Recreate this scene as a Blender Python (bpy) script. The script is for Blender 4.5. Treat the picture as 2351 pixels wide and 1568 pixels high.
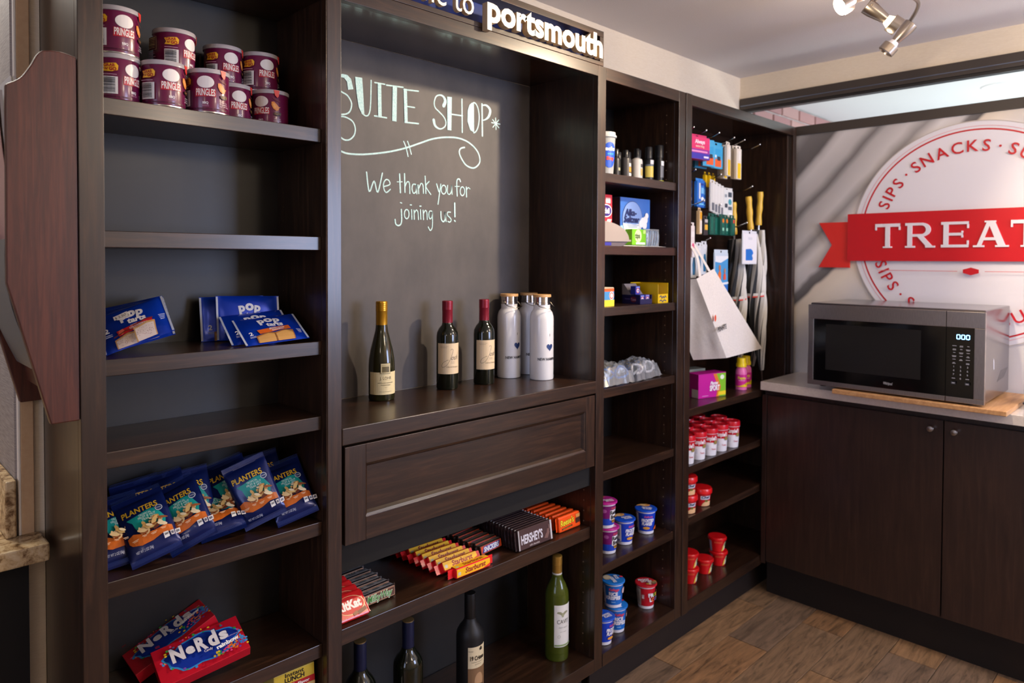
import bpy, bmesh, math, random
from mathutils import Vector, Matrix
PI = math.pi
for o in list(bpy.data.objects):
    bpy.data.objects.remove(o)
SC = bpy.context.scene
COL = SC.collection
rnd = random.Random(7)

# ------------------------------------------------------------------ camera
cam_d = bpy.data.cameras.new('camera')
cam = bpy.data.objects.new('camera', cam_d)
COL.objects.link(cam)
SC.camera = cam
YAW, PITCH, ROLL = 0.77909, -0.022713, 0.004106
fw = Vector((math.sin(YAW) * math.cos(PITCH), math.cos(YAW) * math.cos(PITCH), math.sin(PITCH)))
rt = Vector((math.cos(YAW), -math.sin(YAW), 0))
up = rt.cross(fw)
rt2 = rt * math.cos(ROLL) + up * math.sin(ROLL)
up2 = up * math.cos(ROLL) - rt * math.sin(ROLL)
M = Matrix((rt2, up2, -fw)).transposed().to_4x4()
M.translation = Vector((-0.35497, -1.3305, 1.38891))
cam.matrix_world = M
cam_d.sensor_width = 36.0
cam_d.lens = 1614.25 / 2351 * 36.0
cam_d.shift_y = (632.9 - 784.0) / 2351
cam_d.clip_start = 0.02
cam_d.dof.use_dof = True
cam_d.dof.focus_distance = 1.55
cam_d.dof.aperture_fstop = 4.2

# ------------------------------------------------------------------ world, light, exposure
w = bpy.data.worlds.new('world')
SC.world = w
w.use_nodes = True
w.node_tree.nodes['Background'].inputs[0].default_value = (0.62, 0.72, 1.0, 1)
w.node_tree.nodes['Background'].inputs[1].default_value = 0.6
SC.view_settings.view_transform = 'Standard'
SC.view_settings.look = 'None'
SC.view_settings.gamma = 1.0
SC.view_settings.use_curve_mapping = False
SC.view_settings.exposure = 0.45


def area(name, loc, target, sx, sy, power, col, spread=180):
    d = bpy.data.lights.new(name, 'AREA')
    d.shape = 'RECTANGLE'
    d.size, d.size_y = sx, sy
    d.energy = power
    d.color = col
    d.spread = math.radians(spread)
    o = bpy.data.objects.new(name, d)
    COL.objects.link(o)
    o.location = loc
    o.rotation_euler = (Vector(target) - Vector(loc)).to_track_quat('-Z', 'Y').to_euler()
    return o


# daylight through the window of the wall behind the photographer, and through the shop front to the left
area('window_daylight', (2.2, -3.16, 1.5), (2.2, 0, 1.45), 0.96, 1.0, 40, (0.55, 0.66, 1.0))
area('shopfront_daylight', (-3.1, -1.4, 1.45), (0.3, -0.4, 1.3), 1.5, 1.5, 16, (0.60, 0.68, 1.0))


def fill_lamp(loc, power, col=(1.0, 0.82, 0.62), r=0.11):
    d = bpy.data.lights.new('room_fill', 'POINT')
    d.energy = power
    d.color = col
    d.shadow_soft_size = r
    o = bpy.data.objects.new('room_fill', d)
    COL.objects.link(o)
    o.location = loc


# added fill lamps without fixtures, to brighten the room and its ceiling
fill_lamp((0.9, -2.3, 2.05), 17)
fill_lamp((2.1, -1.75, 2.05), 17)
fill_lamp((-1.6, -1.9, 2.0), 5)
# downlight over the granite counter
area('counter_downlight', (-0.30, 0.85, 2.24), (-0.30, 0.85, 0), 0.26, 0.26, 9, (1.0, 0.93, 0.82))

# ------------------------------------------------------------------ materials
MATS = {}


def lin(c):
    return tuple((x / 255 / 12.92) if x / 255 <= 0.04045 else ((x / 255 + 0.055) / 1.055) ** 2.4 for x in c)


def newmat(name):
    m = bpy.data.materials.new(name)
    m.use_nodes = True
    return m, m.node_tree.nodes, m.node_tree.links, m.node_tree.nodes['Principled BSDF']


def C(rgb, rough=0.5, metal=0.0, coat=0.0, trans=0.0, ior=1.45, emit=0.0, alpha=1.0, spec=0.5):
    """plain paint or print colour, given in display values 0..255"""
    key = (tuple(rgb), rough, metal, coat, trans, emit, alpha, spec)
    if key in MATS:
        return MATS[key]
    m, n, l, b = newmat('paint_%d_%d_%d' % tuple(int(x) for x in rgb))
    b.inputs['Base Color'].default_value = (*lin(rgb), 1)
    b.inputs['Roughness'].default_value = rough
    b.inputs['Metallic'].default_value = metal
    b.inputs['Coat Weight'].default_value = coat
    b.inputs['Coat Roughness'].default_value = 0.12
    b.inputs['Transmission Weight'].default_value = trans
    b.inputs['IOR'].default_value = ior
    b.inputs['Alpha'].default_value = alpha
    b.inputs['Specular IOR Level'].default_value = spec
    if emit:
        b.inputs['Emission Color'].default_value = (*lin(rgb), 1)
        b.inputs['Emission Strength'].default_value = emit
    MATS[key] = m
    return m


def ramp(n, stops):
    r = n.new('ShaderNodeValToRGB')
    e = r.color_ramp.elements
    while len(e) < len(stops):
        e.new(0.5)
    for k, (p, c) in enumerate(stops):
        e[k].position = p
        e[k].color = (*c, 1)
    return r


def coords(n, l, scale, kind='Object', rot=(0, 0, 0)):
    t = n.new('ShaderNodeTexCoord')
    mp = n.new('ShaderNodeMapping')
    mp.inputs['Scale'].default_value = scale
    mp.inputs['Rotation'].default_value = rot
    l.new(t.outputs[kind], mp.inputs['Vector'])
    return mp


def noise(n, l, vec, scale, detail=6, rough=0.6, dist=0.0):
    x = n.new('ShaderNodeTexNoise')
    x.inputs['Scale'].default_value = scale
    x.inputs['Detail'].default_value = detail
    x.inputs['Roughness'].default_value = rough
    x.inputs['Distortion'].default_value = dist
    l.new(vec.outputs[0], x.inputs['Vector'])
    return x


def bump(n, l, b, src, strength=0.1, dist=0.002):
    bp = n.new('ShaderNodeBump')
    bp.inputs['Strength'].default_value = strength
    bp.inputs['Distance'].default_value = dist
    l.new(src, bp.inputs['Height'])
    l.new(bp.outputs['Normal'], b.inputs['Normal'])


def wood(name, stops, axis, rough=0.3, scale=7.0, coat=0.3, dist=0.6, bmp=0.08, knots=False, stretch=14.0):
    m, n, l, b = newmat(name)
    sc = [stretch] * 3
    sc['xyz'.index(axis)] = 1.0
    mp = coords(n, l, sc)
    nz = noise(n, l, mp, scale, 7, 0.62, dist)
    r = ramp(n, stops)
    l.new(nz.outputs[0], r.inputs[0])
    out = r.outputs[0]
    if knots:
        mp2 = coords(n, l, (1, 1, 1))
        wv = n.new('ShaderNodeTexWave')
        wv.wave_type = 'RINGS'
        wv.inputs['Scale'].default_value = 2.4
        wv.inputs['Distortion'].default_value = 7
        wv.inputs['Detail'].default_value = 2.0
        wv.inputs['Detail Scale'].default_value = 1.2
        l.new(mp2.outputs[0], wv.inputs['Vector'])
        r2 = ramp(n, [(0.0, (0.62, 0.62, 0.62)), (0.12, (1, 1, 1)), (1.0, (1, 1, 1))])
        l.new(wv.outputs[1], r2.inputs[0])
        mx = n.new('ShaderNodeMixRGB')
        mx.blend_type = 'MULTIPLY'
        mx.inputs[0].default_value = 1
        l.new(out, mx.inputs[1])
        l.new(r2.outputs[0], mx.inputs[2])
        out = mx.outputs[0]
    l.new(out, b.inputs['Base Color'])
    b.inputs['Roughness'].default_value = rough
    b.inputs['Coat Weight'].default_value = coat
    b.inputs['Coat Roughness'].default_value = 0.18
    bump(n, l, b, nz.outputs[0], bmp, 0.001)
    return m


ESP = [(0.25, lin((25, 14, 9))), (0.5, lin((44, 27, 17))), (0.72, lin((66, 42, 27)))]
WV = wood('espresso_wood_upright', ESP, 'z', 0.34)
WH = wood('espresso_wood_level', ESP, 'x', 0.32)
WY = wood('espresso_wood_inward', ESP, 'y', 0.26)
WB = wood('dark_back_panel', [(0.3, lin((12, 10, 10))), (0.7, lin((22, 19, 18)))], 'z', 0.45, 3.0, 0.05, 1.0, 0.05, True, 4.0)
WD = wood('cabinet_door_veneer', [(0.25, lin((34, 20, 15))), (0.5, lin((46, 29, 22))), (0.75, lin((60, 40, 31)))], 'z', 0.36, 5.0, 0.2)
MAHOG = wood('mahogany', [(0.2, lin((46, 18, 11))), (0.5, lin((74, 32, 21))), (0.8, lin((98, 48, 32)))], 'z', 0.42, 8.0, 0.15, 0.8, 0.12, False, 20.0)
PINE = wood('light_board', [(0.2, lin((168, 118, 74))), (0.6, lin((206, 158, 108))), (0.85, lin((226, 182, 134)))], 'x', 0.5, 5.0, 0.0)


def simple_noise(name, c1, c2, scale, rough=0.6, bmp=0.0, stretch=(1, 1, 1), lo=0.35, hi=0.65, coat=0.0):
    m, n, l, b = newmat(name)
    mp = coords(n, l, stretch)
    nz = noise(n, l, mp, scale, 5, 0.6)
    r = ramp(n, [(lo, lin(c1)), (hi, lin(c2))])
    l.new(nz.outputs[0], r.inputs[0])
    l.new(r.outputs[0], b.inputs['Base Color'])
    b.inputs['Roughness'].default_value = rough
    b.inputs['Coat Weight'].default_value = coat
    if bmp:
        bump(n, l, b, nz.outputs[0], bmp, 0.001)
    return m


CEIL = simple_noise('ceiling_paint', (214, 208, 206), (222, 216, 214), 300, 0.85, 0.15)
PAPER = simple_noise('woven_wallpaper', (226, 210, 186), (236, 222, 200), 60, 0.75, 0.25, (1, 1, 14))
BEIGE = simple_noise('beige_trim_paint', (196, 158, 118), (202, 166, 126), 80, 0.5, 0.02)
GREYWALL = simple_noise('grey_brushed_panel', (128, 120, 118), (164, 156, 152), 22, 0.55, 0.1, (1, 1, 20))
CHALK = simple_noise('chalkboard_paint', (70, 66, 66), (92, 86, 84), 7, 0.62, 0.03, (1, 1, 0.6), 0.3, 0.75)
QUARTZ = simple_noise('quartz_top', (212, 204, 198), (224, 216, 210), 120, 0.22, 0.0, (1, 1, 1), 0.3, 0.7, 0.3)
STEEL = simple_noise('brushed_steel', (168, 160, 156), (184, 176, 172), 40, 0.3, 0.02, (1, 14, 1))
for _m in (STEEL,):
    _m.node_tree.nodes['Principled BSDF'].inputs['Metallic'].default_value = 1.0
NICKEL = C((176, 166, 156), 0.28, 1.0)
WHITEPL = C((232, 230, 228), 0.35)
BLACKPL = C((14, 14, 15), 0.35)


def granite():
    m, n, l, b = newmat('speckled_granite')
    mp = coords(n, l, (1, 1, 1))
    a = noise(n, l, mp, 38, 5, 0.7, 0.4)
    r = ramp(n, [(0.30, lin((34, 26, 20))), (0.40, lin((126, 92, 58))), (0.52, lin((206, 176, 132))), (0.7, lin((228, 208, 172)))])
    l.new(a.outputs[0], r.inputs[0])
    l.new(r.outputs[0], b.inputs['Base Color'])
    b.inputs['Roughness'].default_value = 0.2
    return m


GRANITE = granite()


def mural():
    m, n, l, b = newmat('printed_cloth_mural')
    mp = coords(n, l, (1, 1, 1))
    nz = noise(n, l, mp, 3.0, 3, 0.5, 0.3)
    sep = n.new('ShaderNodeSeparateXYZ')
    l.new(mp.outputs[0], sep.inputs[0])
    a = n.new('ShaderNodeMath'); a.operation = 'MULTIPLY_ADD'
    l.new(sep.outputs[1], a.inputs[0]); a.inputs[1].default_value = 1.05
    l.new(sep.outputs[2], a.inputs[2])
    d = n.new('ShaderNodeMath'); d.operation = 'MULTIPLY_ADD'
    l.new(nz.outputs[0], d.inputs[0]); d.inputs[1].default_value = 0.10
    l.new(a.outputs[0], d.inputs[2])
    s = n.new('ShaderNodeMapRange')
    l.new(d.outputs[0], s.inputs[0])
    s.inputs[1].default_value = 0.25; s.inputs[2].default_value = 2.25
    g = lambda v: lin((v, v - 5, v - 6))
    T = lambda t: (t + 0.05 - 0.25) / 2.0
    st = [(0.0, g(214)), (T(0.7), g(196)), (T(0.8), g(222)), (T(1.0), g(205)), (T(1.14), lin((228, 216, 200))), (T(1.205), lin((224, 210, 192))), (T(1.222), g(96)), (T(1.262), g(118)),
          (T(1.285), g(206)), (T(1.36), g(226)), (T(1.42), g(150)), (T(1.47), g(206)), (T(1.56), g(186)), (T(1.60), g(120)), (T(1.65), g(196)), (T(1.74), g(216)),
          (T(1.775), g(196)), (T(1.80), g(104)), (T(1.90), g(128)), (T(1.95), g(170)), (T(1.99), g(122))]
    r = ramp(n, st)
    l.new(s.outputs[0], r.inputs[0])
    l.new(r.outputs[0], b.inputs['Base Color'])
    b.inputs['Roughness'].default_value = 0.6
    return m


MURAL = mural()


def plank_mat(k, base):
    m, n, l, b = newmat('floor_plank_tile_%d' % k)
    mp = coords(n, l, (1.6, 12, 1))
    mp.inputs['Location'].default_value = (k * 3.7, k * 1.3, 0)
    nz = noise(n, l, mp, 3.2, 8, 0.66, 1.6)
    r = ramp(n, [(0.25, lin(tuple(x * 0.42 for x in base))), (0.5, lin(base)), (0.75, lin(tuple(min(255, x * 1.22) for x in base)))])
    l.new(nz.outputs[0], r.inputs[0])
    l.new(r.outputs[0], b.inputs['Base Color'])
    b.inputs['Roughness'].default_value = 0.5
    bump(n, l, b, nz.outputs[0], 0.15, 0.001)
    return m


PLANKS = [plank_mat(k, c) for k, c in enumerate([(132, 104, 76), (140, 104, 70), (124, 100, 78), (146, 112, 78)])]

# ------------------------------------------------------------------ mesh helpers


class MB:
    """collects shapes for ONE mesh object; every face keeps its material"""

    def __init__(s):
        s.v, s.f, s.m, s.mats, s.smooth = [], [], [], [], []

    def mi(s, mat):
        if mat not in s.mats:
            s.mats.append(mat)
        return s.mats.index(mat)

    def add(s, verts, faces, mat, smooth=False):
        o = len(s.v)
        s.v += [tuple(p) for p in verts]
        k = s.mi(mat)
        for f in faces:
            s.f.append(tuple(o + i for i in f)); s.m.append(k); s.smooth.append(smooth)
        return s

    def box(s, x0, x1, y0, y1, z0, z1, mat, bev=0.0):
        if bev <= 0:
            vs = [(x, y, z) for z in (z0, z1) for y in (y0, y1) for x in (x0, x1)]
            fs = [(0, 2, 3, 1), (4, 5, 7, 6), (0, 1, 5, 4), (2, 6, 7, 3), (0, 4, 6, 2), (1, 3, 7, 5)]
            return s.add(vs, fs, mat)
        bm = bmesh.new()
        bmesh.ops.create_cube(bm, size=1)
        for v in bm.verts:
            v.co = Vector(((x0 + x1) / 2 + v.co.x * (x1 - x0), (y0 + y1) / 2 + v.co.y * (y1 - y0), (z0 + z1) / 2 + v.co.z * (z1 - z0)))
        bmesh.ops.bevel(bm, geom=bm.edges[:], offset=bev, segments=2, affect='EDGES', profile=0.5)
        return s.bm(bm, mat, False)

    def bm(s, bm, mat, smooth=False, mtx=None):
        bm.verts.index_update()
        s.add([(mtx @ v.co) if mtx else v.co for v in bm.verts], [tuple(v.index for v in f.verts) for f in bm.faces], mat, smooth)
        bm.free()
        return s

    def lathe(s, prof, mat, n=36, cx=0, cy=0, smooth=True, cap=True, mtx=None):
        """prof: list of (r, z)"""
        vs, fs = [], []
        for r, z in prof:
            for k in range(n):
                a = 2 * PI * k / n
                vs.append(Vector((cx + r * math.cos(a), cy + r * math.sin(a), z)))
        for i in range(len(prof) - 1):
            for k in range(n):
                fs.append((i * n + k, i * n + (k + 1) % n, (i + 1) * n + (k + 1) % n, (i + 1) * n + k))
        if cap:
            if prof[0][0] > 1e-6:
                fs.append(tuple(reversed(range(n))))
            if prof[-1][0] > 1e-6:
                fs.append(tuple((len(prof) - 1) * n + k for k in range(n)))
        if mtx:
            vs = [mtx @ v for v in vs]
        return s.add(vs, fs, mat, smooth)

    def tube(s, pts, r, mat, n=10, cap=True, smooth=True):
        pts = [Vector(p) for p in pts]
        rs = r if isinstance(r, (list, tuple)) else [r] * len(pts)
        vs, fs = [], []
        prev = None
        for i, p in enumerate(pts):
            t = (pts[min(i + 1, len(pts) - 1)] - pts[max(i - 1, 0)]).normalized()
            if prev is None:
                a = Vector((0, 0, 1)) if abs(t.z) < 0.9 else Vector((1, 0, 0))
                u = t.cross(a).normalized()
            else:
                u = (prev - t * prev.dot(t)).normalized()
            prev = u
            v = t.cross(u)
            for k in range(n):
                an = 2 * PI * k / n
                vs.append(p + (u * math.cos(an) + v * math.sin(an)) * rs[i])
        for i in range(len(pts) - 1):
            for k in range(n):
                fs.append((i * n + k, i * n + (k + 1) % n, (i + 1) * n + (k + 1) % n, (i + 1) * n + k))
        if cap:
            fs.append(tuple(reversed(range(n))))
            fs.append(tuple((len(pts) - 1) * n + k for k in range(n)))
        return s.add(vs, fs, mat, smooth)

    def prism(s, poly, mapf, d0, d1, mat):
        """poly in 2D extruded between depths d0 and d1; mapf(u,v,d) -> xyz"""
        n = len(poly)
        vs = [mapf(u, v, d0) for u, v in poly] + [mapf(u, v, d1) for u, v in poly]
        fs = [tuple(range(n)), tuple(range(2 * n - 1, n - 1, -1))]
        fs += [(i, i + n, (i + 1) % n + n, (i + 1) % n) for i in range(n)]
        return s.add(vs, fs, mat)

    def mesh(s, name):
        me = bpy.data.meshes.new(name)
        me.from_pydata(s.v, [], s.f)
        for m in s.mats:
            me.materials.append(m)
        me.polygons.foreach_set('material_index', s.m)
        me.polygons.foreach_set('use_smooth', s.smooth)
        me.update()
        bm = bmesh.new(); bm.from_mesh(me)
        bmesh.ops.recalc_face_normals(bm, faces=bm.faces[:])
        bm.to_mesh(me); bm.free()
        return me

    def build(s, name, parent=None, loc=(0, 0, 0), rz=0.0, rot=None, bev=0.0):
        me = s.mesh(name)
        o = bpy.data.objects.new(name, me)
        COL.objects.link(o)
        o.location = loc
        o.rotation_euler = rot if rot else (0, 0, rz)
        if parent:
            o.parent = parent
        if any(s.smooth):
            me.set_sharp_from_angle(angle=math.radians(38))
        if bev:
            b = o.modifiers.new('soft_edges', 'BEVEL')
            b.width = bev; b.segments = 2; b.limit_method = 'ANGLE'
        return o


def tag(o, label=None, cat=None, group=None, kind=None):
    if label: o['label'] = label
    if cat: o['category'] = cat
    if group: o['group'] = group
    if kind: o['kind'] = kind
    return o


def thing(name, label, cat, loc=(0, 0, 0), rz=0.0, group=None, rot=None):
    o = bpy.data.objects.new(name, None)
    COL.objects.link(o)
    o.empty_display_size = 0.03
    o.location = loc
    o.rotation_euler = rot if rot else (0, 0, rz)
    return tag(o, label, cat, group)


def struct(name, mb, bev=0.0, label=None, cat=None):
    return tag(mb.build(name, bev=bev), label, cat, kind='structure')


def kids(o):
    return [c for c in bpy.data.objects if c.parent == o]


def copy_tree(o, loc, rz=None, rot=None, label=None, group=None):
    def rec(a, par):
        c = a.copy()
        COL.objects.link(c)
        c.parent = par
        for ch in kids(a):
            rec(ch, c)
        return c
    src = kids(o)
    r = o.copy()
    COL.objects.link(r)
    for ch in src:
        rec(ch, r)
    r.location = loc
    if rot is not None:
        r.rotation_euler = rot
    elif rz is not None:
        r.rotation_euler = (0, 0, rz)
    if label: r['label'] = label
    if group: r['group'] = group
    return r


# ------------------------------------------------------------------ print: flat shapes and lettering laid on a surface
TXT = {}


def text2d(s, bold=0.0, shear=0.0, space=1.0):
    key = (s, bold, shear, space)
    if key not in TXT:
        cu = bpy.data.curves.new('lettering', 'FONT')
        cu.body = s
        cu.offset = bold
        cu.shear = shear
        cu.space_character = space
        cu.resolution_u = 3
        cu.fill_mode = 'BOTH'
        o = bpy.data.objects.new('lettering', cu)
        COL.objects.link(o)
        dg = bpy.context.evaluated_depsgraph_get()
        me = bpy.data.meshes.new_from_object(o.evaluated_get(dg))
        vs = [(v.co.x, v.co.y) for v in me.vertices]
        fs = [tuple(p.vertices) for p in me.polygons]
        bpy.data.meshes.remove(me)
        bpy.data.objects.remove(o)
        bpy.data.curves.remove(cu)
        xs = [p[0] for p in vs] or [0]
        TXT[key] = (vs, fs, min(xs), max(xs))
    return TXT[key]


CAP = 0.70


class Decal:
    """print built up of flat shapes in surface units (metres); layers stack outwards"""

    def __init__(s, eps=0.00025):
        s.it = []
        s.eps = eps

    def _a(s, vs, fs, col, rough):
        s.it.append((vs, fs, C(col, rough) if isinstance(col, tuple) else col, len(s.it) + 1))
        return s

    def rect(s, x, y, w, h, col, rough=0.4):
        return s._a([(x - w / 2, y - h / 2), (x + w / 2, y - h / 2), (x + w / 2, y + h / 2), (x - w / 2, y + h / 2)], [(0, 1, 2, 3)], col, rough)

    def poly(s, pts, col, rough=0.4):
        return s._a(list(pts), [tuple(range(len(pts)))], col, rough)

    def ell(s, x, y, rx, ry, col, n=24, rough=0.4):
        return s.poly([(x + rx * math.cos(2 * PI * k / n), y + ry * math.sin(2 * PI * k / n)) for k in range(n)], col, rough)

    def ring(s, x, y, r, wd, col, a0=0, a1=2 * PI, n=48, rough=0.4, ry=None):
        k2 = 1 if ry is None else ry / r
        vs, fs = [], []
        for k in range(n + 1):
            a = a0 + (a1 - a0) * k / n
            for q in (r - wd / 2, r + wd / 2):
                vs.append((x + q * math.cos(a), y + q * k2 * math.sin(a)))
        for k in range(n):
            fs.append((2 * k, 2 * k + 1, 2 * k + 3, 2 * k + 2))
        return s._a(vs, fs, col, rough)

    def stroke(s, pts, wd, col, rough=0.5):
        vs, fs = [], []
        P = [Vector((p[0], p[1])) for p in pts]
        ws = wd if isinstance(wd, (list, tuple)) else [wd] * len(P)
        for i, p in enumerate(P):
            t = P[min(i + 1, len(P) - 1)] - P[max(i - 1, 0)]
            t = t.normalized() if t.length > 1e-9 else Vector((1, 0))
            nn = Vector((-t.y, t.x))
            vs += [tuple(p + nn * ws[i] / 2), tuple(p - nn * ws[i] / 2)]
        for i in range(len(P) - 1):
            fs.append((2 * i, 2 * i + 1, 2 * i + 3, 2 * i + 2))
        return s._a(vs, fs, col, rough)

    def text(s, t, x, y, h, col, bold=0.0, sx=1.0, shear=0.0, rot=0.0, align='C', fit=None, space=1.0, rough=0.4, arch=0.0):
        vs, fs, a, b = text2d(t, bold, shear, space)
        k = h / CAP
        kx = k * sx
        if fit:
            kx = fit / max(1e-6, b - a)
        o = {'C': (a + b) / 2, 'L': a, 'R': b}[align]
        c, sn = math.cos(rot), math.sin(rot)
        out = []
        for u, v in vs:
            U, V = (u - o) * kx, (v - CAP / 2) * k
            if arch:
                V += arch * U * U
            out.append((x + U * c - V * sn, y + U * sn + V * c))
        return s._a(out, fs, col, rough)

    def bars(s, x, y, w, h, n=14, col=(25, 25, 28), horiz=False):
        r = random.Random(3)
        for k in range(n):
            p = (k + 0.5) / n - 0.5
            t = (0.25 + 0.5 * r.random()) / n
            if horiz:
                s.rect(x, y + p * h, w, t * h, col)
            else:
                s.rect(x + p * w, y, t * w, h, col)
        return s

    def build(s, name, parent, mapf, cut=None, cutv=None, loc=(0, 0, 0), merge=True):
        mb = MB()
        for vs, fs, mat, layer in s.it:
            if cut or cutv:
                bm = bmesh.new()
                bv = [bm.verts.new((u, v, 0)) for u, v in vs]
                for f in fs:
                    try:
                        bm.faces.new([bv[i] for i in f])
                    except ValueError:
                        pass
                us = [p[0] for p in vs]; ws = [p[1] for p in vs]
                for lo, hi, st, no in ((min(us), max(us), cut, (1, 0, 0)), (min(ws), max(ws), cutv, (0, 1, 0))):
                    if not st:
                        continue
                    k = math.floor(lo / st) + 1
                    while k * st < hi:
                        bmesh.ops.bisect_plane(bm, geom=bm.verts[:] + bm.edges[:] + bm.faces[:], plane_co=(no[0] * k * st, no[1] * k * st, 0), plane_no=no, dist=1e-7)
                        k += 1
                bm.verts.index_update()
                vv = [(v.co.x, v.co.y) for v in bm.verts]
                ff = [tuple(v.index for v in f.verts) for f in bm.faces]
                bm.free()
            else:
                vv, ff = vs, fs
            mb.add([mapf(u, v, layer * s.eps) for u, v in vv], ff, mat)
        me = bpy.data.meshes.new(name)
        me.from_pydata(mb.v, [], mb.f)
        for m in mb.mats:
            me.materials.append(m)
        me.polygons.foreach_set('material_index', mb.m)
        me.update()
        o = bpy.data.objects.new(name, me)
        COL.objects.link(o)
        o.parent = parent
        o.location = loc
        return o


def cyl_map(R, z0=0.0, a0=-PI / 2, taper=0.0):
    """u along the girth to the right as seen from outside, v up; taper: radius gain per metre of height"""
    def f(u, v, off):
        r = R + taper * v
        a = a0 + u / R
        return ((r + off) * math.cos(a), (r + off) * math.sin(a), z0 + v)
    return f


def front_map(y0):
    """plane facing -y"""
    return lambda u, v, off: (u, y0 - off, v)


def top_map(z0):
    return lambda u, v, off: (u, v, z0 + off)

# ================================================================== the room
Z_CEIL = 2.25
XW = 2.76          # partition on the right
YB = 0.287         # back wall

# floor: wood-look plank tiles, each its own piece, over a grout bed
fl = struct('floor', MB().box(-3.2, XW + 0.02, -3.1, 1.9, -0.06, -0.004, C((96, 84, 72), 0.8)), label='brown wood-look plank tile floor', cat='floor')
ROWS = {0: 1.713, 1: 2.03, 2: 2.32, 3: 2.025, 4: 2.337, 5: 2.10, 6: 1.84, 7: 2.2}
plank_mesh = []
for k, mt in enumerate(PLANKS):
    plank_mesh.append(MB().box(-0.3035, 0.3035, -0.0745, 0.0745, -0.004, 0.0, mt, 0.0012).mesh('plank'))
np_ = 0
for row in range(-1, 12):
    y1 = 0.087 - 0.151 * row
    j = ROWS.get(row, 1.7 + 0.17 * (row * 5 % 4))
    for k in range(-5, 3):
        xc = j + 0.305 + 0.61 * k
        if xc < -0.6 or xc > 2.85 or (xc < 0.6 and row > 8):
            continue
        o = bpy.data.objects.new('plank', plank_mesh[(row * 3 + k * 5 + 11) % 4])
        COL.objects.link(o)
        o.location = (xc, y1 - 0.0755, 0)
        o.parent = fl
        np_ += 1

# ceiling, with the lower ceiling of the room behind the partition
struct('ceiling', MB().box(-3.2, XW + 0.02, -3.1, 1.9, Z_CEIL, Z_CEIL + 0.06, CEIL))
struct('ceiling_next_room', MB().box(XW + 0.03, 5.6, -2.2, 0.30, 2.2, 2.24, C((226, 230, 228), 0.8)))
# walls
struct('wall_back', MB().box(-0.05, XW, YB + 0.006, YB + 0.10, 0, Z_CEIL, PAPER))
struct('wall_corner', MB().box(-0.0899, -0.0475, 0.27, 0.40, 0, Z_CEIL, PAPER).box(-0.0899, -0.06, 0.40, 1.9, 0, Z_CEIL, GREYWALL), label='narrow woven wallpaper wall end beside shelf unit')
struct('wall_side', MB().box(-0.094, -0.0905, 0.275, 1.9, 0, Z_CEIL, GREYWALL), label='grey brushed wall panel running back beside the counter')
struct('wall_far', MB().box(-3.2, -0.06, 1.9, 1.96, 0, Z_CEIL, C((150, 140, 130), 0.7)))
struct('wall_left', MB().box(-3.26, -3.2, -3.1, -2.3, 0, Z_CEIL, PAPER).box(-3.26, -3.2, -0.5, 1.9, 0, Z_CEIL, PAPER).box(-3.26, -3.2, -2.3, -0.5, 2.2, Z_CEIL, PAPER).box(-3.26, -3.2, -2.3, -0.5, 0, 0.7, PAPER))
struct('wall_front', MB().box(-3.2, 1.7, -3.16, -3.1, 0, Z_CEIL, PAPER).box(2.7, XW, -3.16, -3.1, 0, Z_CEIL, PAPER).box(1.7, 2.7, -3.16, -3.1, 0, 0.98, PAPER).box(1.7, 2.7, -3.16, -3.1, 2.02, Z_CEIL, PAPER))
tr = MB().box(-0.0862, -0.0655, 0.262, 0.2705, 0.8625, Z_CEIL, BEIGE).box(-0.0905, -0.0862, 0.262, 0.30, 0.8625, Z_CEIL, C((236, 226, 210), 0.5))
struct('trim_1', tr, bev=0.001, label='beige corner guard strip above granite counter')
# partition: printed mural below, dark frame with a glass transom above
struct('wall_right', MB().box(XW - 0.004, XW, -1.5, YB, 0.85, 1.945, MURAL).box(XW, XW + 0.05, -3.1, YB + 0.1, 0, 1.945, PAPER), label='partition wall with grey cloth-fold mural')
struct('wall_right_upper', MB().box(XW - 0.002, XW + 0.05, -3.1, YB + 0.1, 2.149, Z_CEIL, PAPER))
DARKFR = C((62, 54, 48), 0.45)
wn = struct('window_1', MB().box(XW - 0.012, XW + 0.05, -3.1, YB, 2.098, 2.149, DARKFR).box(XW - 0.004, XW + 0.03, -3.1, YB, 2.086, 2.098, C((34, 31, 30), 0.4)), label='dark framed glass transom above mural')
MB().box(XW - 0.012, XW + 0.05, -3.1, YB, 1.945, 1.984, DARKFR).build('window_rail', wn)
MB().box(XW - 0.0145, XW - 0.012, -3.1, YB, 2.112, 2.116, C((120, 130, 150), 0.15, 0.9)).build('window_highlight', wn)  # bluish strip added in place of a reflected highlight on the frame
GL = C((255, 255, 255), 0.0, 0, 0, 1.0, 1.01)
MB().box(XW + 0.018, XW + 0.022, -3.1, YB, 1.984, 2.086, GL).build('window_pane', wn)
# brick wall and lamp of the next room, seen through the transom
bw = struct('wall_next_room', MB().box(XW + 0.05, 5.6, YB + 0.004, YB + 0.1, 0, 2.2, C((226, 218, 214), 0.85)).box(5.6, 5.66, -2.2, YB + 0.1, 0, 2.2, C((220, 218, 214), 0.8)), label='pale pink brick wall of the room beyond')
bms = [MB().box(-0.094, 0.094, -0.006, 0.006, -0.026, 0.026, C(c, 0.8), 0.002).mesh('brick') for c in ((196, 152, 148), (186, 142, 140), (204, 164, 158))]
for r in range(5):
    zc = 2.165 - r * 0.0635
    for k in range(9):
        bx_ = 2.87 + 0.2065 * k - (0.1 if r % 2 else 0.0)
        if bx_ < 2.91:
            continue
        o = bpy.data.objects.new('brick', bms[(r * 2 + k) % 3])
        COL.objects.link(o)
        o.parent = bw
        o.location = (bx_, YB - 0.003, zc)
dl = thing('downlight', 'round recessed ceiling downlight seen through glass transom', 'downlight', (3.54, -0.60, 2.2))
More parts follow.
